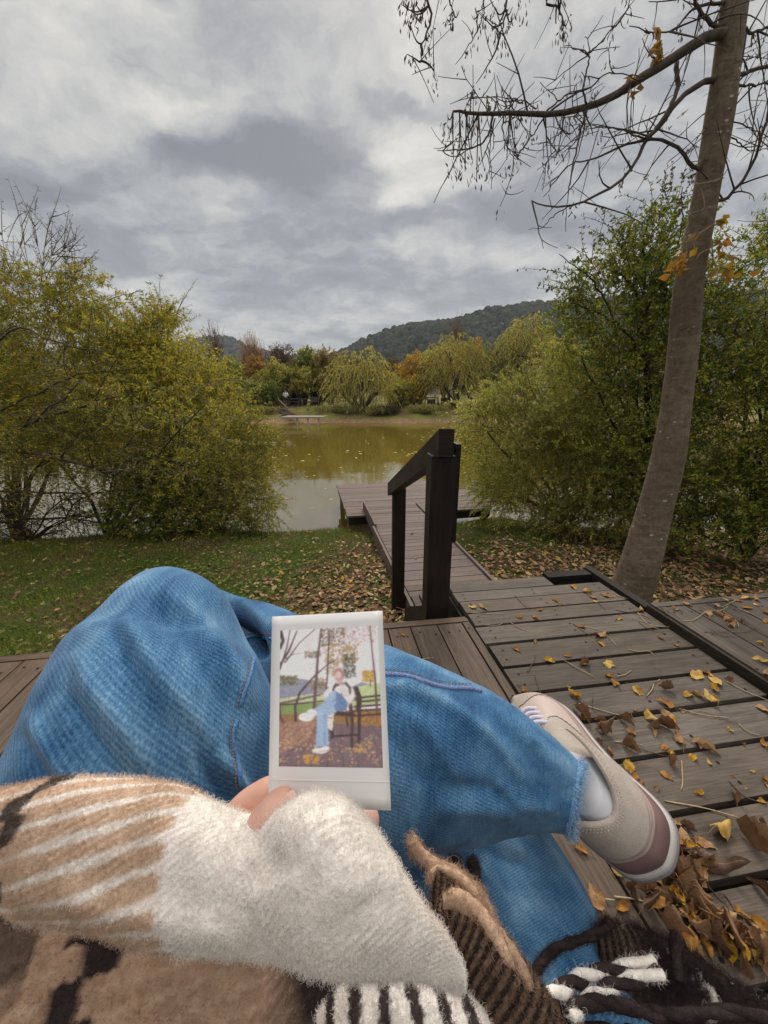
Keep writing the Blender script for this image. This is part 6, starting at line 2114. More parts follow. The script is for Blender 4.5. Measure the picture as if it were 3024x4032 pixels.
for row in (12, 11):
    Pq = rgs[row] + np.array([0, 0, -.001])
    Pq = Pq + unit(np.stack([-np.cos(gx_), np.sin(gx_), 0 * gx_], 1)) * .0006
    Pw = sw(Pq)
    Pr = crom(Pw, 150)
    for i in range(0, 148, 3):
        a_.tube(Pr[i:i + 2], .0005, 4, (1, 1, 1))
a_.build('stitching', M['mesh'], shoe)
a_ = Acc()
for k in range(4):
    x0 = .135 + k * .014
    zt_ = float(np.interp(x0 / SL, hx, hy)) + .003
    P = sw(np.array([[x0, -.018, zt_ - .006], [x0 + .006, -.006, zt_ + .003], [x0 + .003, .008, zt_ + .003], [x0 - .003, .019, zt_ - .006]]))
    a_.tube(crom(P, 10), .0028, 6, (1, 1, 1))
a_.build('lace', M['lace'], shoe, smooth=True)
# --- instant photo held up in front of the knee
ctl, ctr_, cbr, cbl = dep(1071, 2428, .189), dep(1506, 2405, .189), dep(1540, 3192, .1715), dep(1056, 3172, .1715)
nrm = unit(np.cross(cbl - ctl, ctr_ - ctl))
if nrm @ (CAM - ctl) < 0:
    nrm = -nrm


def cp(s_, t_, k=0.0):
    """point of the card: s across 0..1, t down 0..1, k metres in front"""
    s_ = np.asarray(s_, float)[..., None]; t_ = np.asarray(t_, float)[..., None]
    return (ctl * (1 - s_) + ctr_ * s_) * (1 - t_) + (cbl * (1 - s_) + cbr * s_) * t_ + nrm * (k + .0 * s_)


m, t = material('photo_paper')
M['paper'] = finish(m, t, (.80, .78, .775), .42, None, .4)
photo = thing('instant_photo', (ctl + cbr) / 2, 'white-bordered instant photo of a seated woman, held upright in front of the knee', 'photo')
a_ = Acc()
gs, gt = np.meshgrid(np.linspace(0, 1, 13), np.linspace(0, 1, 19))
nc_ = gs.size
fv, bv = cp(gs, gt, 0).reshape(-1, 3), cp(gs, gt, -.0006).reshape(-1, 3)
gf = grid_faces(19, 13)
a_.add(np.concatenate([fv, bv]), np.concatenate([gf[:, ::-1], gf + nc_]))
rim = np.concatenate([np.arange(13), np.arange(1, 19) * 13 + 12, 18 * 13 + np.arange(11, -1, -1), np.arange(17, 0, -1) * 13])
a_.faces(np.stack([rim, np.roll(rim, -1), np.roll(rim, -1) + nc_, rim + nc_], 1))
a_.build('card', M['paper'], photo)
# thin crease line above the wide bottom border
a_ = Acc()
a_.box(cp(.0, .872, .00006), cp(1, .866, .0) - cp(0, .872, 0), cp(0, .876, 0) - cp(0, .872, 0), nrm * .00012, (1, 1, 1))
a_.build('crease', M['paper'], photo)

# the printed picture: a small grid of colour patches
PW, PH = 150, 215
gx2, gy2 = np.meshgrid((np.arange(PW) + .5) / PW, (np.arange(PH) + .5) / PH)
img = np.zeros((PH, PW, 3))
rp_ = np.random.RandomState(9)


def srgb(r_, g_, b_):
    c_ = np.array([r_, g_, b_]) / 255.0
    return np.where(c_ <= .04045, c_ / 12.92, ((c_ + .055) / 1.055) ** 2.4)


def fillm(mask, col, al=1.0):
    a2 = (mask.astype(float) * al)[..., None]
    img[:] = img * (1 - a2) + np.array(col) * a2


def line(pts, w0, w1, col, al=1.0):
    pts = np.array(pts, float)
    best = np.full(gx2.shape, 9.0); wd_ = np.zeros(gx2.shape)
    n_ = len(pts) - 1
    for i in range(n_):
        a0, b0 = pts[i] * (1, 1.42), pts[i + 1] * (1, 1.42)
        d = b0 - a0
        k_ = np.clip(((gx2 - a0[0]) * d[0] + (gy2 * 1.42 - a0[1]) * d[1]) / (d @ d + 1e-9), 0, 1)
        ds = np.hypot(gx2 - a0[0] - k_ * d[0], gy2 * 1.42 - a0[1] - k_ * d[1])
        wloc = w0 + (w1 - w0) * (i + k_) / n_
        mm = (ds - wloc) < (best - wd_)
        best = np.where(mm, ds, best); wd_ = np.where(mm, wloc, wd_)
    fillm(np.clip((wd_ - best) / .006 + .5, 0, 1), col, al)


def ell(x, y, rx, ry, col, soft=.15, al=1.0):
    d = np.hypot((gx2 - x) / rx, (gy2 - y) / ry)
    fillm(np.clip((1 - d) / soft + .5, 0, 1), col, al)


def speck(x0, x1, y0, y1, n_, cols, r_=.008, asp=.6):
    r_ = r_ * .62
    for _ in range(int(n_ * 2.2)):
        x, y = rp_.uniform(x0, x1), rp_.uniform(y0, y1)
        ell(x, y, r_ * rp_.uniform(.6, 1.5), r_ * asp * rp_.uniform(.6, 1.5), cols[rp_.randint(len(cols))], .6, .72)


def polyf(pts, col, al=1.0):
    ins = np.zeros(gx2.shape, bool)
    j_ = len(pts) - 1
    for i in range(len(pts)):
        xi, yi = pts[i]; xj, yj = pts[j_]
        if yi != yj:
            c_ = ((yi > gy2) != (yj > gy2)) & (gx2 < (xj - xi) * (gy2 - yi) / (yj - yi) + xi)
            ins ^= c_
        j_ = i
    fillm(ins, col, al)


img[:] = srgb(236, 228, 232)
polyf([(0, .36), (.1, .355), (.2, .375), (.33, .39), (.45, .43), (.6, .46), (.72, .44), (.82, .41), (.92, .43), (1, .45), (1, .55), (0, .55)], srgb(150, 150, 172))
speck(0, .42, .39, .49, 90, [srgb(170, 172, 190), srgb(128, 130, 155)], .012)
speck(0, .18, .35, .42, 70, [srgb(120, 118, 90), srgb(150, 140, 100), srgb(100, 98, 80)], .016)
speck(.30, .46, .37, .46, 60, [srgb(170, 150, 90), srgb(120, 100, 80), srgb(190, 160, 80)], .014)
polyf([(0, .52), (.3, .49), (.45, .48), (.45, .64), (0, .64)], srgb(200, 205, 160))
polyf([(.72, .46), (.85, .43), (1, .42), (1, .56), (.72, .6)], srgb(196, 208, 150))
polyf([(0, .57), (.45, .55), (.45, .66), (0, .66)], srgb(140, 160, 90))
line([(0, .555), (.2, .525), (.45, .485)], .012, .006, srgb(120, 95, 90)); line([(0, .565), (.25, .553), (.45, .54)], .010, .008, srgb(84, 64, 62)); line([(.1, .545), (.4, .50)], .005, .005, srgb(100, 84, 84))
polyf([(0, .635), (.4, .62), (1, .6), (1, .74), (0, .76)], srgb(160, 118, 72))
polyf([(0, .70), (.5, .70), (1, .72), (1, 1), (0, 1)], srgb(128, 104, 112))
polyf([(0, .69), (.36, .69), (.30, .80), (0, .92)], srgb(168, 128, 112))
for k in range(14):
    x1 = -.5 + k * .16
    line([(.60 + (k - 7) * .075, .72), (x1, 1.02)], .0035, .0035, srgb(86, 66, 76), .8)
speck(0, .4, .69, .86, 170, [srgb(196, 140, 96), srgb(140, 90, 76), srgb(210, 170, 130), srgb(150, 110, 100)], .012)
speck(.0, 1, .78, .99, 70, [srgb(226, 196, 130), srgb(214, 170, 110), srgb(190, 140, 100)], .013)
speck(.24, .38, .92, .98, 14, [srgb(216, 160, 50)], .02); speck(.72, .9, .83, .9, 22, [srgb(216, 170, 90)], .014)
speck(.7, 1, .6, .72, 130, [srgb(176, 120, 50), srgb(140, 92, 44), srgb(196, 140, 70)], .014)
# stepped terrace on the right, trees
for (y_, x0) in ((.52, .82), (.55, .80), (.585, .74), (.615, .72), (.65, .74)):
    line([(x0, y_), (1.0, y_ - .012)], .011, .011, srgb(72, 50, 50))
speck(.42, .66, .0, .14, 110, [srgb(120, 96, 70), srgb(150, 118, 80), srgb(96, 80, 70)], .014)
speck(.44, .80, .12, .27, 110, [srgb(206, 164, 76), srgb(190, 146, 70), srgb(150, 116, 70)], .016)
speck(.62, .98, .0, .12, 90, [srgb(196, 140, 120), srgb(150, 110, 96), srgb(206, 160, 130)], .011)
speck(.25, .42, .17, .22, 50, [srgb(140, 118, 100)], .012)
speck(.46, .6, .22, .36, 50, [srgb(190, 160, 80), srgb(150, 126, 80)], .013)
speck(.64, .76, .20, .38, 90, [srgb(88, 92, 72), srgb(110, 110, 84), srgb(76, 80, 70)], .014)
speck(.83, .96, .33, .41, 130, [srgb(206, 160, 60), srgb(190, 150, 70), srgb(220, 180, 80)], .014)
line([(.905, .40), (.905, .44)], .006, .006, srgb(96, 76, 60))
TR = srgb(84, 62, 74)
line([(.42, .0), (.385, .2), (.36, .42), (.345, .57), (.325, .66)], .011, .019, srgb(112, 88, 92)); line([(.50, .06), (.485, .25), (.475, .38), (.46, .47)], .007, .009, TR)
line([(.92, .0), (.935, .2), (.955, .4), (.962, .62)], .006, .013, srgb(110, 84, 84)); line([(.16, .68), (.155, .58), (.2, .48), (.33, .37), (.47, .28), (.58, .235)], .015, .005, TR)
line([(.17, .01), (.09, .16), (.0, .27)], .008, .014, TR); line([(.10, .0), (.07, .13), (.0, .3)], .006, .009, TR); line([(.36, .0), (.2, .10), (.12, .18), (.05, .25)], .005, .009, TR); line([(.22, .18), (.13, .19), (.06, .22)], .003, .005, TR); line([(.0, .0), (.03, .08), (.0, .14)], .02, .015, TR)
line([(.0, .58), (.01, .66), (.04, .69)], .012, .014, srgb(110, 84, 80))
# wooden armchair
DC = srgb(74, 52, 54)
line([(.76, .46), (.79, .52), (.78, .6)], .028, .026, DC); line([(.64, .545), (.78, .525)], .020, .020, srgb(92, 66, 66)); line([(.70, .56), (.715, .70), (.705, .86)], .020, .016, srgb(84, 62, 58)); line([(.79, .56), (.785, .70), (.775, .83)], .018, .016, DC)
line([(.54, .63), (.72, .64)], .022, .022, DC); line([(.53, .64), (.515, .80)], .014, .014, DC); line([(.52, .79), (.77, .78)], .012, .012, DC); line([(.66, .66), (.67, .72)], .01, .01, DC); line([(.70, .85), (.86, .79)], .008, .004, srgb(90, 68, 70))
# seated figure: coat, blanket, jeans, shoes, hair
polyf([(.47, .63), (.54, .62), (.52, .75), (.47, .74)], srgb(226, 214, 206)); line([(.48, .66), (.52, .66)], .004, .004, srgb(120, 90, 86)); line([(.47, .74), (.52, .77)], .010, .010, srgb(60, 46, 50))
ell(.60, .455, .105, .095, srgb(240, 232, 234), .3); ell(.66, .50, .085, .07, srgb(232, 222, 222), .3); ell(.52, .50, .08, .05, srgb(240, 232, 238), .3)
line([(.545, .44), (.60, .415), (.64, .42)], .018, .012, srgb(196, 150, 150)); line([(.53, .465), (.56, .42)], .011, .011, srgb(66, 48, 60)); line([(.66, .415), (.70, .45), (.70, .49)], .013, .010, srgb(60, 50, 62)); line([(.56, .425), (.585, .43)], .008, .008, srgb(60, 46, 56)); line([(.60, .50), (.62, .49)], .006, .006, srgb(110, 90, 96))
ell(.592, .345, .048, .050, srgb(206, 166, 160), .4); ell(.595, .37, .045, .04, srgb(214, 176, 168), .5); ell(.588, .353, .022, .022, srgb(236, 206, 198), .5); line([(.55, .33), (.57, .316), (.60, .316), (.63, .335), (.635, .37)], .010, .010, srgb(182, 132, 124))
JB, JL = srgb(112, 140, 186), srgb(160, 186, 220)
polyf([(.54, .46), (.62, .50), (.68, .56), (.66, .61), (.56, .615), (.52, .57)], JB); polyf([(.50, .48), (.56, .47), (.56, .56), (.40, .63), (.33, .645), (.34, .60), (.42, .56)], JL)
polyf([(.42, .60), (.53, .57), (.56, .62), (.47, .65), (.485, .85), (.355, .865), (.37, .70), (.36, .62)], JL); line([(.45, .64), (.44, .84)], .012, .012, srgb(138, 166, 206), .8); line([(.53, .55), (.56, .53)], .006, .006, srgb(90, 110, 160), .6)
ell(.265, .655, .075, .030, srgb(238, 232, 234), .2); ell(.32, .625, .05, .028, srgb(234, 228, 230), .3); ell(.395, .89, .072, .020, srgb(236, 230, 230), .2); ell(.45, .875, .04, .018, srgb(236, 230, 230), .2)
line([(.33, .905), (.47, .885)], .004, .004, srgb(180, 160, 160))
tone = fbm(np.stack([gx2.ravel(), gy2.ravel()], 1), 9, 77, 4).reshape(gx2.shape)[..., None]
img[:] = img * (1 + .13 * tone)
for _ in range(2):
    pad = np.pad(img, ((1, 1), (1, 1), (0, 0)), 'edge')
    img[:] = sum(pad[a:a + PH, b:b + PW] * w_ for a, b, w_ in ((1, 1, .4), (0, 1, .15), (2, 1, .15), (1, 0, .15), (1, 2, .15)))
img[:] = np.clip(img * 1.12 + .035, 0, .98)
pad = img.mean(2, keepdims=True) ** 2
for _ in range(14):
    p2 = np.pad(pad, ((1, 1), (1, 1), (0, 0)), 'edge')
    pad = (p2[:-2, 1:-1] + p2[2:, 1:-1] + p2[1:-1, :-2] + p2[1:-1, 2:] + pad) / 5
img[:] = np.clip(img * .93 + pad * np.array((.20, .18, .19)), 0, .98)   # bright skies bleed in instant film
spk_ = fbm(np.stack([gx2.ravel(), gy2.ravel() * 1.4], 1), 60, 78, 3).reshape(gx2.shape)[..., None]
img *= 1 + .10 * spk_ * (gy2[..., None] > .35)
img *= (1 + .06 * rp_.normal(size=(PH, PW, 1)))
s0, s1 = .078, .950
e_s = np.linspace(0, 1, PW + 1); e_t = np.linspace(0, 1, PH + 1)
SS, TT = np.meshgrid(e_s, e_t)
# picture corners measured on the print
cs = lambda s_, t_: (s_ * ((1 - t_) * .952 + t_ * .948) + (1 - s_) * ((1 - t_) * .078 + t_ * .082), t_ * ((1 - s_) * .806 + s_ * .802) + (1 - t_) * ((1 - s_) * .083 + s_ * .080))
ps, pt_ = cs(SS, TT)
Pv = cp(ps, pt_, .00012)
q_ = grid_faces(PH + 1, PW + 1)
Vq = Pv.reshape(-1, 3)[q_]            # unshared corners: flat colour per patch
a_ = Acc().add(Vq.reshape(-1, 3), np.arange(len(q_) * 4).reshape(-1, 4), np.repeat(np.clip(img, 0, 1).reshape(-1, 3), 4, axis=0))
m, t = material('printed_picture')
M['print'] = finish(m, t, t.attr('Col'), .35, None, .4)
a_.build('picture', M['print'], photo)

# --- hand: palm, thumb in front of the card, four fingers behind it
m, t = material('skin')
sn = t.noise(t.obj(), 90, 3, .6)
sn3 = t.noise(t.obj(), 900, 2, .6)
M['skin'] = finish(m, t, t.ramp(sn, [(.3, (.60, .33, .25)), (.7, (.70, .42, .33))]), .5, t.bump(sn3, .15, .0006), .35, Subsurface_Weight=.12, Subsurface_Radius=(.01, .004, .002), Subsurface_Scale=.4)
hv = [dep(560, 3560, .20), dep(800, 3470, .192), dep(960, 3420, .187),                      # forearm, wrist, palm
      dep(1010, 3340, .164), dep(1060, 3245, .1605), dep(1120, 3172, .1625), dep(1172, 3138, .1645),   # thumb
      dep(880, 3270, .199), dep(960, 3185, .197), dep(1065, 3118, .194), dep(1170, 3085, .191),  # index, behind card
      dep(1020, 3330, .198), dep(1110, 3250, .197), dep(1220, 3190, .194), dep(1320, 3150, .191),  # middle
      dep(1060, 3390, .197), dep(1180, 3300, .197), dep(1340, 3250, .193), dep(1492, 3216, .187),  # ring
      dep(1090, 3450, .196), dep(1200, 3390, .196), dep(1300, 3340, .193), dep(1380, 3310, .190)]  # little
hr = [.021, .018, .019, .0105, .0098, .0092, .0066, .0100, .0086, .0082, .0060, .0096, .0088, .0084, .0064, .0094, .0084, .0080, .0062, .0086, .0074, .0068, .0052]
he = [(0, 1), (1, 2), (2, 3), (3, 4), (4, 5), (5, 6), (2, 7), (7, 8), (8, 9), (9, 10), (2, 11), (11, 12), (12, 13), (13, 14), (2, 15), (15, 16), (16, 17), (17, 18), (2, 19), (19, 20), (20, 21), (21, 22)]
body = skin_obj('hand', hv, he, hr, M['skin'], person, 2, 2)
# thumb nail
tn, tb = hv[6], hv[5]
ax = unit(tn - tb)
ny = unit(np.cross(ax, unit(CAM - tn)))
nzv = np.cross(ny, ax)
nzv = nzv if nzv @ (CAM - tn) > 0 else -nzv
a_ = Acc()
g1, g2 = np.meshgrid(np.linspace(-1, 1, 9), np.linspace(-1, 1, 9), indexing='ij')
rad = .0061
cx = tn - ax * .0035 + ny * .0
ang_ = g2 * .6
Pn = cx + ax * (g1 * .0040 * np.sqrt(1 - .35 * g2 ** 2))[..., None] + (ny * (np.sin(ang_) * rad)[..., None]) + nzv * ((np.cos(ang_) * rad * (1 - .12 * np.clip(g1, 0, 1) ** 2)) + .0)[..., None]
a_.add(Pn.reshape(-1, 3), grid_faces(9, 9), (1, 1, 1))
m, t = material('nail')
M['nail'] = finish(m, t, (.67, .40, .325), .35, None, .5)
a_.build('nail', M['nail'], body, smooth=True)

# --- shawl
shawl = bpy.data.objects.new('shawl', None); C.objects.link(shawl); shawl.parent = person
shawl.location = Vector(dep(900, 3500, .18)) - world_loc(person)
CR, TAN, TAN2, BLK, GRY, DKB = (np.array(c_) for c_ in ((.86, .80, .745), (.62, .45, .33), (.46, .305, .21), (.040, .030, .030), (.55, .52, .52), (.16, .105, .07)))


def roll(name, st, m_, n_, ratio, colf, seed, nhair, hl, soft=.003, hrad=.00009, strokes=(), sx=2.0, weave=.0009):
    V, U, cen, sg = loft_fn(st, m_, n_, ratio, sx)
    N_ = ring_normals(V)
    if np.median(((V - V.mean(1, keepdims=True)) * N_).sum(-1)) < 0:
        N_ = -N_
    V = V + N_ * (fbm(V.reshape(-1, 3), 28, seed, 3).reshape(V.shape[:2]) * soft)[..., None]
    if strokes:
        V, _ = sculpt(V, strokes)
    uu = np.repeat((np.arange(m_) / (m_ - 1) * (len(st) - 1))[:, None], n_, 1)
    th = np.repeat((np.arange(n_) / n_)[None], m_, 0)
    col = colf(uu, th, V)
    # knitted rows stand up a little
    wmod = .55 + .45 * fbm(V.reshape(-1, 3), 55, seed + 9, 2).reshape(uu.shape)
    wv = wmod * np.sin((th * 92 + uu * 2.2) * 6.283 / 2.0) * np.sin(uu * 95 + th * 40)
    V = V + N_ * (wv * weave)[..., None]
    a_ = Acc()
    F = grid_faces(m_, n_, True)
    a_.add(V.reshape(-1, 3), F if sg < 0 else F[:, ::-1], np.clip(col, 0, 1).reshape(-1, 3), U.reshape(-1, 2))
    for e in (0, m_ - 1):
        k = a_.k
        a_.add(V[e].mean(0)[None], np.zeros((0, 3), int), col[e].mean(0))
        tri = np.stack([e * n_ + np.arange(n_), e * n_ + (np.arange(n_) + 1) % n_, np.full(n_, k)], 1)
        a_.faces(tri)
    o = a_.build(name, M['wool'], shawl, smooth=True)
    # fibres where they can be seen from in front and round the outline
    Fq = F
    ctrq = V.reshape(-1, 3)[Fq].mean(1)
    nq = N_.reshape(-1, 3)[Fq].mean(1)
    ar = np.linalg.norm(np.cross(V.reshape(-1, 3)[Fq[:, 2]] - V.reshape(-1, 3)[Fq[:, 0]], V.reshape(-1, 3)[Fq[:, 3]] - V.reshape(-1, 3)[Fq[:, 1]]), axis=1) / 2
    fc = np.sum(nq * unit(CAM - ctrq), axis=1)
    u_, v_, d_ = pix(ctrq)
    wq = ar * (fc > -.6) * (u_ > -500) * (u_ < 3500) * (v_ < 4500)
    rs_ = np.random.RandomState(seed)
    pick_ = rs_.choice(len(Fq), nhair, p=wq / wq.sum())
    bw_ = rs_.dirichlet((1, 1, 1, 1), nhair)
    rt = (V.reshape(-1, 3)[Fq[pick_]] * bw_[..., None]).sum(1)
    hc = np.clip(col, 0, 1).reshape(-1, 3)[Fq[pick_][:, 0]]
    dirs = unit(unit(nq[pick_]) * .55 + rand_dirs(rs_, nhair) * .9)
    hc = np.clip(hc * rs_.uniform(.85, 1.2, (nhair, 1)), 0, .95)
    fuzz('wool_fuzz', o, rt, dirs, hl, hrad, hc, M['fibre'], seed + 1, K=5, curl=.7)
    return o, V


def c_sleeve(uu, th, V):
    n0 = fbm(V.reshape(-1, 3), 25, 15, 2).reshape(uu.shape)
    f_ = np.sin((th - .06 * uu + .012 * n0) * 17.0 * 6.283)
    n_ = fbm(V.reshape(-1, 3), 60, 5, 3).reshape(uu.shape)
    rows = np.clip((f_ + n_ * .55 - .38) * 1.7, 0, 1)[..., None]
    tan = TAN * (1 + .12 * n_[..., None]) * (1 - rows) + CR * rows
    edge = 5.2 + .6 * (th - .25) + .04 * n_
    white = np.clip((uu - edge + .10 * n_ + .06 * np.sign(f_)) / .16, 0, 1)[..., None]
    col = tan * (1 - white) + CR * (1 + .03 * n_[..., None]) * white
    blk_c = 2.52 + (th - .25) * 1.15
    wob = .09 * np.clip(3 * np.sin((th - .06 * uu) * 7.5 * 6.283), -1, 1)
    blk = np.clip((.19 + .08 * n_ - np.abs(uu - blk_c - wob)) / .06, 0, 1)
    sp_ = np.clip(.9 - .45 * rows[..., 0] * (np.abs(uu - blk_c) > .2), 0, 1)
    col = col * (1 - (blk * sp_)[..., None]) + BLK * (blk * sp_)[..., None]
    pink = np.clip((uu - 11.1) / .7, 0, 1) * np.clip((.55 - np.abs(th - .78) * 2.2 + .3 * n_), 0, 1)
    col = col * (1 - pink[..., None] * .75) + np.array((.50, .34, .27)) * pink[..., None] * .75
    return col


SLV = [(-520, 3220, -520, 3540, .205), (-330, 3170, -330, 3550, .20), (-100, 3122, -70, 3570, .19), (150, 3104, 190, 3585, .18), (420, 3088, 480, 3625, .172), (650, 3108, 700, 3660, .166), (790, 3182, 880, 3690, .162), (930, 3228, 1020, 3715, .158), (1090, 3200, 1180, 3740, .154), (1260, 3150, 1330, 3775, .150), (1420, 3240, 1480, 3815, .149), (1560, 3385, 1600, 3850, .150), (1680, 3535, 1710, 3885, .155), (1760, 3700, 1780, 3905, .163), (1795, 3820, 1800, 3910, .170)]
SLV = [(a_, b_, c_, d_, e_, .58) for (a_, b_, c_, d_, e_) in SLV]
sleeve, Vsl = roll('sleeve', SLV, 300, 220, 1.0, c_sleeve, 31, 72000, .0019, .0026, .00006,
                   [([(950, 3180), (1010, 3330), (1090, 3480)], 90, -.004, 0), ([(1250, 3150), (1300, 3350), (1420, 3560)], 110, .004, 0), ([(200, 3500), (600, 3600), (1000, 3680)], 60, .003, 0)])


def c_lower(uu, th, V):
    n_ = fbm(V.reshape(-1, 3), 45, 6, 3).reshape(uu.shape)
    rows = np.clip((np.sin((th * 60 - uu * 2.2) * 6.283 / 1.6) + n_ * .6 - .35) * 1.6, 0, 1)[..., None]
    col = TAN2 * (1 + .15 * n_[..., None]) * (1 - rows * .45) + TAN * rows * .45
    bc = 2.9 + (th - .6) * 1.6
    wob = .10 * np.sign(np.sin((th * 60 - uu * 2) * 6.283 / 4.6))
    b = np.clip((.22 + .08 * n_ - np.abs(uu - bc - wob)) / .06, 0, 1)[..., None]
    b2 = np.clip((.06 + .04 * n_ - np.abs(th - .62 - .04 * (uu - 1))) / .02, 0, 1)[..., None] * (uu < 2.4)[..., None] * .75
    b = np.maximum(b, b2)
    gap_shade = np.clip((uu - 4.9) / .7, 0, 1)[..., None]  # shadow of the gap below the sleeve, painted black into the fold's end
    return (col * (1 - b) + BLK * b) * (1 - gap_shade) + BLK * 1.2 * gap_shade


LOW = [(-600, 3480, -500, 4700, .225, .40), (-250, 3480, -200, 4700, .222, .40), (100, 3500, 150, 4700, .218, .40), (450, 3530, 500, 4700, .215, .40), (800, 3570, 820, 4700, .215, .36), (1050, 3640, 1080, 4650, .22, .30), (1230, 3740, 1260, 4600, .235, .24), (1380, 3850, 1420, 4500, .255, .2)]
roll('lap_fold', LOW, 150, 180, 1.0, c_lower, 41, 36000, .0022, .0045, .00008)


def c_stripe(uu, th, V):
    n_ = fbm(V.reshape(-1, 3), 50, 7, 3).reshape(uu.shape)
    n4 = fbm(V.reshape(-1, 3), 16, 17, 2).reshape(uu.shape)
    s_ = np.sin(uu * 8.5 + th * 9 + n_ * .8 + n4 * 1.4)
    rows = np.sin(th * 6.283 * 26 - uu * 3)
    b = np.clip((s_ - .15 + .35 * rows * .6 + .2 * n_) / .25, 0, 1)[..., None]
    return CR * .95 * (1 - b) + BLK * 1.8 * b


LMP = [(1220, 4060, 1180, 4400, .20, .5), (1330, 3945, 1300, 4400, .198, .6), (1470, 3868, 1450, 4450, .196, .65), (1620, 3850, 1600, 4480, .196, .65), (1770, 3880, 1750, 4480, .20, .6), (1900, 3970, 1880, 4480, .207, .55), (2000, 4080, 1990, 4450, .215, .5), (2060, 4200, 2050, 4400, .22, .4)]
roll('striped_fold', LMP, 130, 150, 1.0, c_stripe, 51, 24000, .0022, .003, .00008)


def c_band(uu, th, V):
    n_ = fbm(V.reshape(-1, 3), 70, 8, 3).reshape(uu.shape)
    u_, v_, d_ = pix(V.reshape(-1, 3))
    rows = np.sin((th * 6 + uu * 5.2) * 6.283 / 1.7 + n_ * .7)
    k_ = np.clip((rows + .35 + .3 * n_) / .5, 0, 1)[..., None]
    tw_ = BLK * .9 * k_ + DKB * 1.35 * (1 - k_)
    # plain tan selvedge on the upper outer side
    e_ = np.clip((.385 - th + .02 * n_) / .03, 0, 1)[..., None]
    return tw_ * (1 - e_) + np.array((.44, .315, .24)) * (1 + .1 * n_[..., None]) * e_


BND = [(1720, 3430, 1690, 3560, .232, .5), (1800, 3490, 1720, 3650, .228, .5), (1900, 3580, 1755, 3790, .222, .5), (1990, 3690, 1790, 3920, .216, .5), (2080, 3820, 1850, 4040, .21, .5), (2170, 3960, 1920, 4180, .205, .5), (2250, 4110, 2000, 4330, .20, .5), (2330, 4300, 2090, 4480, .198, .5)]
roll('scarf_end', BND, 130, 110, 1.0, c_band, 61, 20000, .0022, .0022, .00008)


def c_dark(uu, th, V):
    n_ = fbm(V.reshape(-1, 3), 60, 9, 3).reshape(uu.shape)
    e_ = np.clip((.405 - th + .03 * n_) / .03, 0, 1)[..., None] * np.clip((uu - .8) / .8, 0, 1)[..., None]
    rows = np.clip(np.sin((th * 22 + uu * 7) * 6.283 / 1.7 + n_) * 2, 0, 1)[..., None] * np.clip((1.6 - uu) / .6, 0, 1)[..., None]
    base = BLK * (1 + .3 * n_[..., None]) + rows * DKB * .9
    spk = (fbm(V.reshape(-1, 3), 240, 19, 2).reshape(uu.shape) > 1.05)[..., None]
    base = np.where(spk, np.array((.4, .38, .38)), base)
    return base * (1 - e_) + np.array((.20, .15, .13)) * (1 + .2 * n_[..., None]) * e_


DRK = [(2360, 3640, 2230, 4500, .40, .25), (2470, 3640, 2340, 4500, .392, .28), (2600, 3690, 2480, 4520, .385, .28), (2760, 3780, 2650, 4550, .378, .28), (2920, 3880, 2830, 4600, .37, .28), (3100, 3990, 3030, 4650, .362, .28), (3320, 4120, 3260, 4700, .355, .28)]
roll('dark_fold', DRK, 130, 140, 1.0, c_dark, 71, 34000, .0065, .004, .00011)


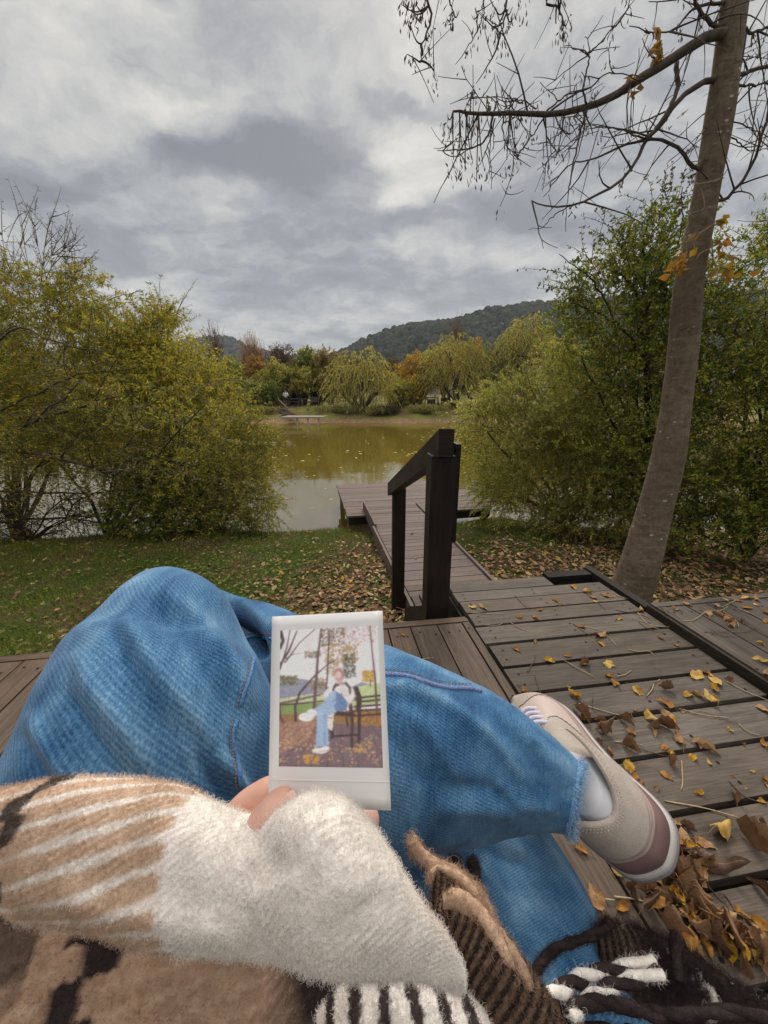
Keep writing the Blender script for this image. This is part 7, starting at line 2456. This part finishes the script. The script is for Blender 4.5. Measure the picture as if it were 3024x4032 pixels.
def cord(pts, d, r_, col, twist=None, name='tassel', fz=1500, drop=0):
    off_ = .5
    if twist is None:
        off_ = .28
        twist = (np.array(col) * .9, np.array(col) * 1.2)
    fz = fz * 2
    P = crom(np.array([dep(u, v, d_) for (u, v), d_ in zip(pts, np.broadcast_to(d, (len(pts),)))]), 60)
    a_ = Acc()
    rr = r_ * (1 - .25 * np.exp(-((np.linspace(0, 1, 60) - 1) / .06) ** 2)) * (1 + .06 * np.sin(np.arange(60) * 1.1))
    if twist is None:
        a_.tube(P, rr, 12, col)
        T = unit(np.gradient(P, axis=0))
        cc = [np.array(col)] * 60
        strands = [(P, rr, cc)]
    else:
        T = unit(np.gradient(P, axis=0))
        A = unit(np.cross(T, np.array([.2, .3, .9]))); B = np.cross(T, A)
        L = np.concatenate([[0], np.cumsum(np.linalg.norm(np.diff(P, axis=0), axis=1))])
        strands = []
        for k, c_ in enumerate(twist):
            ph_ = L / (r_ * 13) * 6.283 + k * np.pi
            Q_ = P + (A * np.cos(ph_)[:, None] + B * np.sin(ph_)[:, None]) * r_ * off_
            Q_ = Q_ + fbm(Q_, 160, 3 + k, 2)[:, None] * A * r_ * .15
            a_.tube(Q_, rr * .72, 10, c_)
            strands.append((Q_, rr * .72, [np.array(c_)] * 60))
    o = a_.build(name, M['wool'], shawl, smooth=True)
    rs_ = np.random.RandomState(int(abs(pts[0][0])) + int(pts[0][1]))
    rt, cs_ = [], []
    for Q_, r2, cc in strands:
        i = rs_.randint(0, 60, fz // len(strands))
        dd_ = rand_dirs(rs_, len(i))
        rt.append(Q_[i] + dd_ * r2[i][:, None] + (Q_[np.minimum(i + 1, 59)] - Q_[i]) * rs_.uniform(0, 1, (len(i), 1)))
        cs_.append(np.array(cc)[i] * rs_.uniform(.8, 1.3, (len(i), 1)))
    rt = np.concatenate(rt); cs_ = np.concatenate(cs_)
    fuzz('wool_fuzz', o, rt, rand_dirs(rs_, len(rt)), .0035, .00008, np.clip(cs_, 0, 1), M['fibre'], 5, curl=.7)
    return o


TC = (.46, .315, .22)
cord([(1620, 3305), (1640, 3345), (1680, 3385), (1740, 3415), (1800, 3450), (1850, 3520), (1885, 3590)], [.262, .26, .257, .254, .25, .245, .24], .0044, TC)
cord([(1700, 3470), (1725, 3440), (1790, 3450), (1860, 3500), (1900, 3560), (1940, 3640)], [.236, .236, .235, .233, .23, .226], .0042, TC)
cord([(1745, 3535), (1800, 3540), (1860, 3580), (1930, 3650), (2000, 3750), (2080, 3880)], [.226, .224, .222, .218, .212, .207], .0052, TC)
cord([(1792, 3385), (1800, 3430), (1815, 3500)], [.30, .295, .285], .0034, BLK)
cord([(1860, 3385), (1866, 3440), (1885, 3520)], [.32, .315, .30], .0044, BLK)
cord([(2402, 3628), (2370, 3665), (2290, 3700), (2210, 3725), (2150, 3770), (2090, 3850)], [.345, .343, .34, .33, .31, .27], .0038, BLK, fz=2600)
cord([(2565, 3765), (2520, 3800), (2440, 3818), (2360, 3830), (2280, 3860), (2200, 3910), (2140, 3970)], [.335, .332, .326, .318, .30, .275, .25], .0050, CR, (BLK * 1.1, CR))
cord([(2600, 3825), (2540, 3850), (2460, 3870), (2390, 3900), (2320, 3940), (2240, 3990)], [.325, .322, .315, .305, .29, .265], .0050, CR, (BLK * 1.1, CR))
cord([(2220, 3980), (2320, 3950), (2430, 3955), (2560, 3990), (2700, 3995), (2850, 3985), (3060, 4010)], [.27, .285, .295, .30, .305, .305, .305], .0048, BLK * .95, fz=3000)
cord([(2665, 3690), (2660, 3740), (2668, 3800), (2680, 3870)], [.37, .36, .35, .34], .0058, BLK * .95)
cord([(2100, 4080), (2250, 4060), (2420, 4075), (2600, 4090)], [.25, .27, .29, .30], .006, BLK * .95)
cord([(2780, 3900), (2800, 3950), (2790, 4010)], [.335, .33, .325], .0040, CR, (BLK * 1.3, CR * .8))
